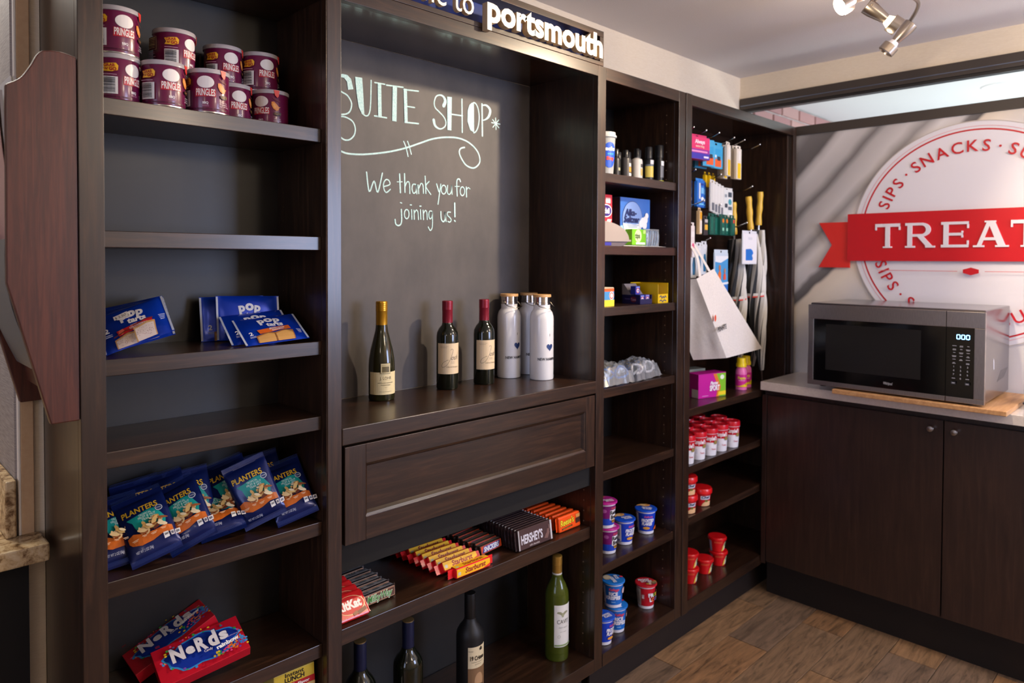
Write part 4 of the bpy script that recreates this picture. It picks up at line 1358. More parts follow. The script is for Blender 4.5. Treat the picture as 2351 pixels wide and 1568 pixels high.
# ================================================================== bottles on the bottom shelf
ZB = 0.1682
WINE = [(0.030, 0), (0.0365, 0.001), (0.038, 0.005), (0.038, 0.185), (0.0365, 0.198), (0.029, 0.212), (0.019, 0.224), (0.0148, 0.236), (0.0142, 0.300)]
cv_ = bottle('green white-wine bottle with gold cap under the candy shelf', (1.251, 0.093, ZB), 30,
             [(0.028, 0), (0.0345, 0.001), (0.036, 0.006), (0.036, 0.190), (0.0345, 0.206), (0.026, 0.228), (0.0172, 0.244), (0.0142, 0.262), (0.0138, 0.3125)], C((96, 108, 34), 0.05, 0, 0.4, 0.5, 1.3),
             ridged(0.0150, 0.262, 0.285, 0.3135), C((190, 146, 66), 0.3, 0.6))
MB().lathe([(0.0143, 0.252), (0.0150, 0.253), (0.0150, 0.2615), (0.0143, 0.262)], C((214, 212, 206), 0.4), 36, cap=False).build('neck_band', cv_)
d = Decal(0.0002)
d.rect(0.004, 0.110, 0.062, 0.128, (226, 224, 218))
for s in (-1, 1):
    d.poly([(0.0, 0.148), (s * 0.006, 0.154), (s * 0.016, 0.155), (s * 0.019, 0.150), (s * 0.010, 0.147), (s * 0.004, 0.143)], (150, 150, 120))
d.ell(0.0, 0.144, 0.004, 0.007, (166, 166, 130), 12)
d.text('CAVIT', 0.002, 0.124, 0.0125, (84, 84, 80), -0.005, fit=0.040)
d.text('PINOT GRIGIO', 0.002, 0.1060, 0.0035, (120, 120, 112), 0, fit=0.030); d.text('DELLE VENEZIE', 0.002, 0.0930, 0.0024, (140, 140, 132), 0, fit=0.022)
d.ring(-0.012, 0.0790, 0.004, 0.0008, (150, 150, 140), n=20)
d.rect(0.004, 0.0520, 0.058, 0.0050, (140, 160, 110))
d.build('label', cv_, cyl_map(0.0361), cut=0.005)
cr = bottle('matte black wine bottle with cream label on the bottom shelf', (0.915, 0.115, ZB), 22, WINE, C((20, 19, 20), 0.5), None, None)
MB().lathe([(0.0152, 0.232), (0.0156, 0.233), (0.0156, 0.300), (0.0150, 0.302), (0.0001, 0.302)], C((16, 15, 16), 0.45), 36).build('cap', cr)
d = Decal(0.0002)
d.rect(0.010, 0.105, 0.060, 0.126, (214, 200, 166)); d.rect(0.010, 0.076, 0.060, 0.068, (128, 98, 70)); d.ell(0.012, 0.072, 0.014, 0.024, (176, 140, 104)); d.poly([(-0.010, 0.042), (0.034, 0.042), (0.030, 0.060), (0.012, 0.066), (-0.004, 0.060)], (66, 48, 36))
d.poly([(0.014, 0.156), (0.022, 0.156), (0.023, 0.162), (0.020, 0.164), (0.018, 0.167), (0.016, 0.164), (0.013, 0.162)], (50, 44, 38))
d.text('19 Crimes', 0.008, 0.1380, 0.0115, (44, 38, 34), 0.03, fit=0.044); d.text('Punishment for stealing wine', 0.008, 0.1270, 0.0028, (70, 60, 50), 0, fit=0.036); d.text('AUSTRALIA', 0.008, 0.1205, 0.0024, (70, 60, 50), 0, fit=0.020); d.text('Banished', -0.012, 0.1580, 0.0026, (70, 60, 50), 0, fit=0.012)
d.build('label', cr, cyl_map(0.0381), cut=0.005)
NAVY = C((24, 30, 62), 0.35, 0.2)
for (x, y, lab) in ((0.705, 0.115, 'dark wine bottle with navy sleeve under the candy shelf'), (0.563, 0.115, 'leftmost navy-sleeved wine bottle, only its neck in view')):
    b_ = bottle(lab, (x, y, ZB), 30, WINE, GDARK, [(0.0150, 0.232), (0.0155, 0.2325), (0.0155, 0.235), (0.0150, 0.2352), (0.0152, 0.298), (0.0146, 0.300)], NAVY)
    b_['group'] = 'navy-sleeved wine bottles'
    MB().lathe([(0.0145, 0.300), (0.0151, 0.3005), (0.0148, 0.3025), (0.0001, 0.303)], C((150, 126, 84), 0.35, 0.6), 32).build('cap_disc', b_)
    d = Decal(0.0002); d.rect(0.006, 0.090, 0.066, 0.090, (222, 218, 208)); d.rect(0.006, 0.128, 0.060, 0.003, (150, 120, 60)); d.build('label', b_, cyl_map(0.0381), cut=0.006)

# ================================================================== candy on the slanted middle shelf
ZS = 0.5735


def rbox(mb, x0, x1, y0, y1, z0, z1, mat, bev):
    return mb.box(x0, x1, y0, y1, z0, z1, mat, bev)


def make_bar(name, L, H, T, mat, group, cat, end=0.009, bev=0.004, dec=None, top=None):
    """wrapped bar standing on its long edge: front faces -y, crimped fins at both ends"""
    t = thing(name, 'x', cat, group=group)
    mb = MB()
    rbox(mb, -L / 2 + end, L / 2 - end, 0, T, 0.0, H, mat, min(bev, T * 0.45, H * 0.45))
    mb.build('wrapper', t)
    for s in (-1, 1):
        f = MB()
        n = 7
        vs = []
        for k in range(n + 1):
            z = H * (0.06 + 0.88 * k / n)
            xo = s * (L / 2 - (0.0012 if k % 2 else 0))
            xi = s * (L / 2 - end - 0.001)
            for y in (T / 2 - 0.0006, T / 2 + 0.0006):
                vs += [(xi, y, z), (xo, y, z)]
        fs = []
        for k in range(n):
            b = 4 * k
            fs += [(b, b + 1, b + 5, b + 4), (b + 2, b + 6, b + 7, b + 3), (b + 1, b + 3, b + 7, b + 5)]
        fs += [(0, 2, 3, 1), (4 * n, 4 * n + 1, 4 * n + 3, 4 * n + 2)]
        f.add(vs, fs, mat).build('crimp', t)
    if dec:
        dec.build('print', t, front_map(-0.0002))
    if top:
        top.build('top_print', t, top_map(H + 0.0001))
    return t


def row(src, places, labels):
    for k, (x, y, z, rx, rz) in enumerate(places):
        o = src if k == 0 else copy_tree(src, (0, 0, 0))
        o.matrix_world = Matrix.Translation((x, y, z)) @ Matrix.Rotation(rz, 4, 'Z') @ Matrix.Rotation(rx, 4, 'X')
        settle(o, ZS)
        o['label'] = labels(k, len(places))


ORD = ['first', 'second', 'third', 'fourth', 'fifth', 'sixth', 'seventh', 'eighth', 'ninth', 'tenth', 'eleventh', 'twelfth', 'thirteenth', 'fourteenth', 'fifteenth', 'sixteenth', 'seventeenth']


def counted(what, where):
    return lambda k, n: ('front %s of %s' % (what, where)) if k == 0 else ('%s %s from the front of %s' % (ORD[k], what, where) if k < n - 1 else 'rearmost %s of %s' % (what, where))


# red wafer packs
d = Decal(0.0002)
d.ell(0.004, 0.030, 0.036, 0.022, (236, 206, 150), 28); d.ell(0.003, 0.0305, 0.0345, 0.0205, (206, 22, 28), 28)
d.text('KitKat', 0.0, 0.0320, 0.0190, (244, 240, 236), 0.05, fit=0.062, shear=0.1)
d.poly([(0.014, 0.004), (0.038, 0.010), (0.036, 0.018), (0.012, 0.012)], (122, 66, 40)); d.poly([(0.002, 0.004), (0.014, 0.007), (0.012, 0.015), (0.001, 0.011)], (150, 88, 54))
d.text('NET WT 1.5 OZ', -0.028, 0.004, 0.0022, (240, 220, 214), 0, fit=0.018)
kk = make_bar('wafer_bar', 0.094, 0.062, 0.012, C((206, 22, 28), 0.3, 0, 0.4), 'red wafer bars', 'candy bar', 0.004, 0.004, d)
row(kk, [(0.4940, 0.0290, ZS + 0.005, -0.85, 0.0), (0.4960, 0.0560, ZS + 0.007, -0.80, 0.0), (0.4970, 0.0820, ZS + 0.008, -0.75, 0.0), (0.4980, 0.108, ZS + 0.008, -0.72, 0.0)], counted('red wafer pack', 'the pile behind the stile'))
# brown nougat bars with grey tops
BR = C((44, 30, 26), 0.25, 0.3, 0.3)
d = Decal(0.0002); d.rect(0, 0.0140, 0.090, 0.022, (176, 132, 104)); d.rect(0, 0.0135, 0.088, 0.018, (84, 54, 42)); d.text('MilkyWay', 0.002, 0.0145, 0.0150, (226, 238, 222), 0.05, fit=0.074, shear=0.25); d.text('MilkyWay', 0.002, 0.0145, 0.0145, (58, 132, 52), 0.015, fit=0.072, shear=0.25)
tp = Decal(0.0002); tp.rect(0, 0.013, 0.090, 0.017, (176, 178, 184), 0.3)
for k in range(3):
    tp.rect(-0.030 + 0.03 * k, 0.013, 0.020, 0.004, (70, 74, 84)); tp.rect(-0.028 + 0.03 * k, 0.018, 0.014, 0.001, (90, 92, 100)); tp.rect(-0.028 + 0.03 * k, 0.008, 0.016, 0.001, (90, 92, 100))
mw = make_bar('nougat_bar', 0.112, 0.027, 0.025, BR, 'brown nougat bars with grey tops', 'candy bar', 0.009, 0.004, d, tp)
row(mw, [(0.5830 + 0.003 * math.sin(k * 2.3), 0.0620 + 0.0262 * k, ZS + 0.0025, -0.10 if k < 5 else -0.16, 0.03 + 0.02 * math.sin(k * 1.7)) for k in range(8)], counted('brown nougat bar', 'the grey-topped row'))
# yellow and red fruit chews
YL = C((224, 24, 34), 0.28, 0, 0.4)
d = Decal(0.0002); d.rect(0.0, 0.0140, 0.112, 0.020, (246, 190, 30)); d.text('Starburst', 0.006, 0.0155, 0.0125, (150, 20, 34), 0.03, fit=0.070, shear=0.2); d.rect(-0.048, 0.0125, 0.009, 0.008, (196, 196, 178)); d.poly([(0.028, 0.004), (0.056, 0.004), (0.056, 0.012), (0.044, 0.008)], (224, 60, 40))
tp = Decal(0.0002); tp.rect(0.0, 0.0130, 0.112, 0.019, (246, 190, 30)); tp.text('Starburst', 0.008, 0.0140, 0.0120, (150, 20, 34), 0.03, fit=0.068, shear=0.2); tp.rect(-0.047, 0.010, 0.009, 0.007, (196, 196, 178)); tp.rect(0.050, 0.016, 0.010, 0.005, (236, 140, 110))
sb = make_bar('fruit_chew_stick', 0.152, 0.026, 0.026, YL, 'yellow and red fruit chew sticks', 'candy', 0.017, 0.005, d, tp)
row(sb, [(0.8480, 0.0240, ZS + 0.001, -0.04, -0.02)] + [(0.8360 - 0.002 * k, 0.0560 + 0.0262 * k, ZS + 0.0005, -0.62, -0.02 + 0.012 * math.sin(2.1 * k)) for k in range(8)], counted('yellow and red chew stick', 'the fruit chew row'))
# silver-topped peanut bars
d = Decal(0.0002); d.rect(0, 0.0130, 0.084, 0.020, (216, 84, 44)); d.poly([(-0.038, 0.005), (0.030, 0.005), (0.038, 0.021), (-0.030, 0.021)], (38, 52, 150)); d.text('SNICKERS', 0, 0.0130, 0.0120, (240, 240, 244), 0.05, fit=0.062, shear=0.2)
tp = Decal(0.0002); tp.rect(0, 0.012, 0.086, 0.016, (170, 166, 160), 0.3); tp.rect(0.0, 0.0115, 0.084, 0.0012, (70, 62, 58)); tp.rect(0.004, 0.012, 0.009, 0.012, (196, 150, 56)); tp.rect(-0.018, 0.016, 0.014, 0.003, (70, 62, 58)); tp.rect(0.026, 0.008, 0.014, 0.003, (70, 62, 58))
for k in range(6):
    tp.rect(-0.036 + 0.014 * k, 0.012, 0.0008, 0.015, (80, 72, 66))
sn = make_bar('peanut_bar', 0.106, 0.026, 0.022, C((56, 40, 34), 0.28, 0.2, 0.3), 'brown peanut bars with silver tops', 'candy bar', 0.009, 0.004, d, tp)
row(sn, [(0.9700 + 0.004 * math.sin(k * 1.9), 0.0860 + 0.0240 * k, ZS + 0.004, -0.22, 0.10 + 0.015 * math.sin(k * 2.7)) for k in range(7)], counted('brown peanut bar', 'the silver-topped row'))
# dark chocolate bars on edge
d = Decal(0.0002); d.rect(0, 0.030, 0.132, 0.054, (70, 50, 52), 0.25); d.text("HERSHEY'S", -0.012, 0.0290, 0.0235, (200, 200, 214), 0.03, fit=0.086); d.text('milk chocolate', -0.004, 0.0085, 0.0050, (214, 206, 206), 0.0, fit=0.040, shear=0.3)
for k in range(3):
    d.poly([(0.036 + 0.010 * k, 0.012 + 0.012 * k), (0.050 + 0.006 * k, 0.010 + 0.012 * k), (0.060, 0.026 + 0.009 * k), (0.044 + 0.006 * k, 0.024 + 0.012 * k)], (112, 82, 78))
d.rect(0.0655, 0.030, 0.006, 0.054, (196, 194, 200), 0.2); d.rect(-0.0645, 0.030, 0.005, 0.054, (160, 158, 162), 0.2)
hs = make_bar('chocolate_bar', 0.150, 0.058, 0.0105, C((50, 36, 38), 0.25, 0.1, 0.3), 'dark chocolate bars standing on edge', 'candy bar', 0.007, 0.003, d)
row(hs, [(1.0895 + (0.0 if k < 12 else 0.012) + 0.002 * math.sin(k * 3.1), 0.0310 + 0.0124 * k + (0.0 if k < 12 else 0.010), ZS + 0.0015, -0.14 if k < 12 else -0.06, -0.015 + 0.010 * math.sin(k)) for k in range(16)], counted('dark chocolate bar', 'the upright row'))
# orange peanut butter cup packs
ORG = C((236, 82, 20), 0.3, 0, 0.4)
d = Decal(0.0002); d.text("Reese's", -0.012, 0.0270, 0.0175, (60, 30, 12), 0.055, fit=0.064, shear=0.2, rot=0.06); d.text("Reese's", -0.012, 0.0270, 0.0170, (236, 214, 40), 0.025, fit=0.062, shear=0.2, rot=0.06)
d.poly([(-0.038, 0.006), (0.010, 0.009), (0.010, 0.0135), (-0.038, 0.0105)], (70, 36, 18)); d.text('2 peanut butter cups', -0.014, 0.0098, 0.0028, (226, 196, 60), 0, fit=0.038, rot=0.06)
d.poly([(0.026, 0.012), (0.044, 0.013), (0.046, 0.028), (0.026, 0.027)], (66, 34, 20)); d.poly([(0.029, 0.028), (0.046, 0.029), (0.047, 0.039), (0.028, 0.038)], (206, 142, 74))
tp = Decal(0.0002); tp.rect(-0.005, 0.0085, 0.060, 0.0035, (120, 50, 22))
rs = make_bar('peanut_cup_pack', 0.110, 0.045, 0.0175, ORG, 'orange peanut butter cup packs', 'candy pack', 0.006, 0.004, d, tp)
row(rs, [(1.2525 - 0.0022 * k + 0.002 * math.sin(k * 2.0), 0.0420 + 0.0232 * k, ZS + 0.002, -0.12, 0.01 * math.sin(k * 1.3)) for k in range(9)], counted('orange cup pack', 'the row against the side panel'))

# ================================================================== toiletries on the narrow unit
T1 = 1.6572
tb = thing('snack_cup', 'tall clear plastic cup with blue oval label', 'cup', (1.4300, 0.060, T1), face(1.43, 0.06, 20))
MB().lathe([(0.026, 0), (0.0275, 0.001), (0.0335, 0.118)], C((206, 210, 214), 0.15, 0, 0.3, 0.55, 1.1), 36).build('cup', tb)
MB().lathe([(0.0338, 0.118), (0.0375, 0.1185), (0.0375, 0.124), (0.0345, 0.127), (0.0335, 0.135), (0.0001, 0.136)], C((214, 216, 220), 0.15, 0, 0.3, 0.4, 1.1), 36).build('lid', tb)
d = Decal(0.0003); d.ell(0.006, 0.062, 0.024, 0.040, (24, 74, 186)); d.text('acks', 0.008, 0.082, 0.011, (240, 240, 244), 0.05, fit=0.032); d.text('travel', 0.008, 0.066, 0.005, (70, 190, 200), 0.02, fit=0.020); d.text('Stay', 0.008, 0.052, 0.010, (230, 70, 50), 0.05, fit=0.026)
d.build('label', tb, cyl_map(0.0280, 0, taper=0.05), cut=0.005)


def toiletry(label, x, y, r, h, body, cap, capr, caph, lab=None, grp='small toiletry bottles', extra=None):
    t = thing('toiletry_bottle', label, 'bottle', (x, y, T1), face(x, y, 15), grp)
    hb = h - caph
    MB().lathe([(r * 0.9, 0), (r, 0.001), (r, hb * 0.86), (r * 0.92, hb * 0.94), (capr * 0.9, hb), (capr * 0.85, hb + 0.003)], C(body, 0.35), 30).build('body', t)
    MB().lathe([(capr, hb + 0.001), (capr, h - 0.002), (capr - 0.0015, h), (0.0001, h)], C(cap, 0.25), 26).build('cap', t)
    if lab:
        d = Decal(0.0003)
        for q in lab:
            d.rect(q[0] * r, q[1] * h, q[2] * r, q[3] * h, q[4])
        d.build('label', t, cyl_map(r + 0.0001), cut=0.004)
    return t


BK = (26, 26, 28)
toiletry('dark grey toiletry bottle with small orange label', 1.5560, 0.070, 0.0175, 0.096, (62, 60, 62), (34, 34, 36), 0.0095, 0.024, [(0.9, 0.48, 1.0, 0.12, (210, 206, 200)), (0.9, 0.32, 1.0, 0.16, (226, 160, 60)), (0.9, 0.15, 1.0, 0.10, (206, 206, 204))])
toiletry('white lotion bottle with black pump cap', 1.6190, 0.071, 0.0195, 0.108, (228, 222, 210), BK, 0.0095, 0.032, [(0.85, 0.46, 0.7, 0.10, (90, 88, 86)), (0.85, 0.26, 0.7, 0.22, (222, 192, 110))])
toiletry('black spray bottle with pale yellow label', 1.6830, 0.067, 0.0170, 0.120, (36, 36, 38), (40, 40, 42), 0.0125, 0.040, [(0, 0.30, 1.9, 0.34, (230, 206, 92)), (0.6, 0.56, 1.0, 0.12, (226, 224, 222)), (0, 0.47, 1.9, 0.05, (100, 110, 120))])
toiletry('black aerosol can with lime yellow base', 1.7420, 0.064, 0.0160, 0.132, (24, 24, 26), (30, 30, 32), 0.0155, 0.044, [(0, 0.035, 5.6, 0.07, (222, 216, 40)), (0.55, 0.30, 1.0, 0.30, (120, 120, 122)), (0.7, 0.52, 1.0, 0.12, (236, 236, 234))])
toiletry('small black bottle tucked beside the clear cup', 1.5050, 0.072, 0.0140, 0.094, BK, BK, 0.010, 0.026, [(0.8, 0.30, 0.9, 0.10, (150, 150, 120))])
for k, (x, h) in enumerate(((1.585, 0.098), (1.640, 0.104), (1.700, 0.118), (1.530, 0.094))):
    toiletry('black-capped bottle in the back row behind the %s' % ('grey one', 'white one', 'yellow-labelled one', 'smallest one')[k], x, 0.122, 0.0165, h, BK, (44, 44, 46), 0.0105, 0.032)

# shelf of medicine
T2 = 1.4332


def carton(name, label, cat, x0, x1, y0, y1, z0, h, col, dec=None, rz=0.0, side=None, grp=None):
    t = thing(name, label, cat, ((x0 + x1) / 2, (y0 + y1) / 2, z0), rz, grp)
    w, dp = (x1 - x0) / 2, (y1 - y0) / 2
    MB().box(-w, w, -dp, dp, 0, h, C(col, 0.4), 0.001).build('carton', t)
    if dec:
        dec.build('print', t, front_map(-dp - 0.0002))
    if side:
        side.build('side_print', t, lambda u, v, off: (-w - 0.0002 - off, -u, v))
    return t


d = Decal(0.0003)
d.rect(0, 0.0825, 0.169, 0.163, (58, 112, 196)); d.poly([(-0.0845, 0.005), (0.0845, 0.005), (0.0845, 0.062), (0.05, 0.054), (-0.02, 0.078), (-0.0845, 0.070)], (150, 196, 232)); d.poly([(-0.0845, 0.003), (0.0845, 0.003), (0.0845, 0.038), (0.02, 0.044), (-0.0845, 0.046)], (218, 232, 242))
d.ell(-0.018, 0.094, 0.0570, 0.0600, (24, 44, 100), 40); d.ell(-0.018, 0.094, 0.0555, 0.0585, (126, 156, 214), 40)
d.poly([(-0.072, 0.078), (-0.066, 0.060), (-0.050, 0.044), (-0.018, 0.037), (0.014, 0.044), (0.030, 0.060), (0.036, 0.082), (0.0, 0.076)], (236, 236, 238))
for (x, y, r) in ((0.042, 0.086, 0.016), (0.056, 0.094, 0.013), (0.050, 0.076, 0.014), (0.030, 0.080, 0.013), (0.062, 0.108, 0.010)):
    d.ell(x, y, r, r, (240, 240, 240), 16)
d.text('Alka-', -0.030, 0.116, 0.0210, (22, 40, 98), 0.035, fit=0.066, shear=0.15); d.text('Seltzer', -0.024, 0.093, 0.0210, (22, 40, 98), 0.035, fit=0.088, shear=0.15)
d.rect(-0.020, 0.074, 0.066, 0.0022, (150, 170, 200)); d.rect(-0.020, 0.068, 0.050, 0.0022, (150, 170, 200))
for k in range(4):
    d.rect(0.062, 0.054 - 0.008 * k, 0.030, 0.004, (232, 238, 244))
s = Decal(0.0003); s.rect(0, 0.0825, 0.098, 0.163, (40, 48, 60)); s.ring(0.0, 0.098, 0.036, 0.0015, (70, 78, 92), n=30); s.text('er', 0.0, 0.105, 0.018, (86, 92, 104), 0.03, fit=0.03)  # side print coloured dark: shade of the unlit side painted in
carton('medicine_carton', 'tall blue and white antacid carton with round emblem', 'carton', 1.5300, 1.7000, 0.072, 0.172, T2, 0.165, (70, 110, 180), d, 0.0, s)
d = Decal(0.0003); d.rect(0.034, 0.148, 0.024, 0.017, (236, 206, 200)); d.ell(0.024, 0.115, 0.030, 0.021, (238, 232, 236)); d.ell(0.024, 0.115, 0.027, 0.018, (52, 34, 120)); d.text('Advil', 0.020, 0.115, 0.016, (240, 236, 240), 0.05, fit=0.040); d.poly([(0.020, 0.070), (0.040, 0.070), (0.052, 0.088), (0.030, 0.088)], (244, 200, 196))
carton('medicine_carton', 'red pain relief carton against the left stile', 'carton', 1.3720, 1.4840, 0.070, 0.150, T2, 0.167, (214, 40, 60), d)
# grey hooded dispenser
gd = thing('grey_dispenser', 'grey plastic hooded dispenser at the front of the medicine shelf', 'dispenser', (1.452, 0.062, T2))
arc = [(-0.085, 0.020)] + [(-0.085 + 0.130 * math.sin(k * PI / 2 / 10) * 1.12, 0.020 + 0.058 * math.cos(k * PI / 2 / 10)) for k in range(11)] + [(0.070, 0.022), (0.070, 0.016), (-0.085, 0.014)]
MB().prism(arc, lambda u, v, dd: (u, dd, v), -0.040, 0.004, C((150, 140, 136), 0.45)).build('hood', gd)
MB().add([(-0.085, -0.036, 0), (0.030, -0.036, 0), (0.062, -0.036, 0.016), (-0.085, -0.036, 0.016), (-0.085, 0.002, 0), (0.030, 0.002, 0), (0.062, 0.002, 0.016), (-0.085, 0.002, 0.016)], [(0, 1, 2, 3), (7, 6, 5, 4), (0, 4, 5, 1), (1, 5, 6, 2), (2, 6, 7, 3), (3, 7, 4, 0)], C((92, 84, 92), 0.5)).build('base', gd)
MB().box(-0.080, -0.030, -0.0368, -0.036, 0.002, 0.012, C((50, 50, 150), 0.4)).build('label', gd)
d = Decal(0.0003); d.ell(-0.006, 0.030, 0.019, 0.021, (226, 244, 180)); d.text('tips', -0.010, 0.031, 0.017, (30, 62, 22), 0.03, fit=0.028); d.rect(0.028, 0.044, 0.014, 0.012, (190, 226, 130)); d.rect(0.006, 0.0055, 0.052, 0.007, (232, 240, 222))
carton('swab_box', 'lime green cotton swab box', 'carton', 1.5480, 1.6260, 0.036, 0.064, T2 + 0.0062, 0.052, (120, 200, 28), d)
wp = MB()
for k, (x0, x1, y0) in enumerate(((1.480, 1.580, 0.014), (1.545, 1.640, 0.018), (1.620, 1.725, 0.016))):
    q = thing('white_packet', ('flat white packet under the grey dispenser edge', 'flat white packet in front of the green swab box', 'flat white packet at the right end of the shelf edge')[k], 'packet', ((x0 + x1) / 2, y0 + 0.026, T2))
    hw = (x1 - x0) / 2
    fpk = pillow(hw * 2, 0.045, 0.0022, 0.006, True, 0.0004, 50 + k)
    o = pack_mesh(fpk, hw * 2, 0.045, 0.3, C((236, 230, 222), 0.5), 14, 8).build('sleeve', q)
    o.rotation_euler = (-PI / 2, 0, 0.06 * (k - 1)); o.location = (0, -0.0225, 0.0018)
CLEAR = C((236, 240, 245), 0.12, 0, 0.8, 0.80, 1.15)
zb = thing('clear_pouch', 'clear pouch of blue razors between swab box and antacid carton', 'pouch', (1.672, 0.046, T2))
fz = pillow(0.092, 0.062, 0.012, 0.004, False, 0.003, 31)
MB().add(*(lambda m_: (m_.v, m_.f))(pack_mesh(fz, 0.092, 0.062, 0.8, CLEAR, 16, 14)), CLEAR, True).build('film', zb)
for k in range(5):
    a = -0.028 + 0.014 * k
    MB().tube([(a, 0.002, 0.004), (a + 0.004, 0.001, 0.03), (a + 0.007, 0.002, 0.055)], [0.004, 0.003, 0.0045], C((40, 108, 150) if k % 2 else (150, 180, 200), 0.3), 8).build('razor', zb)
# small boxes shelf
T3 = 1.2427
d = Decal(0.0003); d.rect(0, 0.052, 0.058, 0.010, (224, 92, 40)); d.rect(0, 0.034, 0.058, 0.026, (70, 140, 200)); d.ell(0.016, 0.034, 0.012, 0.013, (240, 236, 230)); d.ring(0.016, 0.034, 0.009, 0.003, (220, 60, 50), n=20); d.rect(0, 0.0105, 0.058, 0.020, (236, 214, 60))
carton('medicine_carton', 'small rainbow-striped carton at the left stile', 'carton', 1.3850, 1.4440, 0.030, 0.070, T3, 0.060, (206, 190, 170), d)
ty = thing('display_tray', 'navy cardboard display tray of antacid rolls', 'tray', (1.620, 0.066, T3))
NV = C((26, 24, 74), 0.45)
m_ = MB().box(-0.034, 0.034, -0.037, 0.037, 0, 0.002, NV)
m_.box(-0.034, -0.0325, -0.037, 0.037, 0.002, 0.030, NV).box(0.0325, 0.034, -0.037, 0.037, 0.002, 0.030, NV).box(-0.0325, 0.0325, -0.037, -0.0355, 0.002, 0.016, NV)
m_.build('tray', ty)
MB().add([(-0.034, 0.0, 0.030), (-0.034, 0.037, 0.030), (-0.034, 0.037, 0.066), (-0.034, 0.030, 0.066), (0.034, 0.0, 0.030), (0.034, 0.037, 0.030), (0.034, 0.037, 0.066), (0.034, 0.030, 0.066)], [(0, 1, 2, 3), (7, 6, 5, 4), (1, 5, 6, 2), (0, 3, 7, 4), (2, 6, 7, 3), (0, 4, 5, 1)], C((128, 122, 132), 0.5)).build('back_riser', ty)
d = Decal(0.0003); d.ell(0.010, 0.015, 0.012, 0.010, (96, 30, 50)); d.text('Tums', 0.010, 0.015, 0.008, (170, 130, 160), 0.03, fit=0.020); d.rect(-0.014, 0.016, 0.022, 0.003, (80, 70, 130))
d.build('side_print', ty, lambda u, v, off: (-0.0342 - off, -u, v))
tbox = None
for k, (x, y, z, lab) in enumerate(((1.598, 0.052, T3 + 0.0315, 'blue antacid box perched on top of the navy tray'), (1.607, 0.040, T3 + 0.0022, 'left blue antacid box standing inside the navy tray'), (1.638, 0.041, T3 + 0.0022, 'right blue antacid box standing inside the navy tray'))):
    d = Decal(0.0003); d.rect(0, 0.014, 0.024, 0.027, (44, 58, 170) if k < 2 else (110, 80, 170)); d.ell(0, 0.013, 0.0085, 0.0085, (222, 90, 60)); d.ell(0, 0.013, 0.0070, 0.0060, (238, 236, 240)); d.text('TUMS', 0, 0.013, 0.0050, (40, 60, 160), 0.03, fit=0.012); d.rect(0, 0.0240, 0.018, 0.003, (150, 170, 226))
    carton('antacid_box', lab, 'carton', x - 0.0125, x + 0.0125, y - 0.004, y + 0.016, z, 0.028, (40, 50, 150), d, 0, None, 'blue antacid boxes')
yb = thing('display_tray', 'yellow counter display box with cut-out front', 'tray', (1.7150, 0.083, T3))
YW = C((238, 196, 20), 0.4)
m_ = MB().box(-0.031, 0.031, -0.058, 0.058, 0, 0.002, YW).box(-0.031, -0.0295, -0.058, 0.058, 0.002, 0.066, YW).box(0.0295, 0.031, -0.058, 0.058, 0.002, 0.068, YW).box(-0.0295, 0.0295, 0.0565, 0.058, 0.002, 0.068, YW).box(-0.0295, 0.0295, -0.058, -0.0565, 0.002, 0.030, YW)
m_.build('box', yb)
MB().box(-0.029, 0.029, -0.020, 0.050, 0.003, 0.058, C((176, 166, 150), 0.5)).build('packet_block', yb)
d = Decal(0.0003); d.stroke(smooth_curve([(-0.022, 0.020), (-0.012, 0.024), (-0.008, 0.016), (0.0, 0.022), (0.006, 0.017), (0.012, 0.023), (0.020, 0.018)]), 0.004, (60, 70, 110)); d.stroke(smooth_curve([(-0.022, 0.006), (-0.012, 0.010), (-0.004, 0.004), (0.006, 0.010), (0.018, 0.006)]), 0.0035, (60, 70, 110)); d.build('print', yb, front_map(-0.0582))
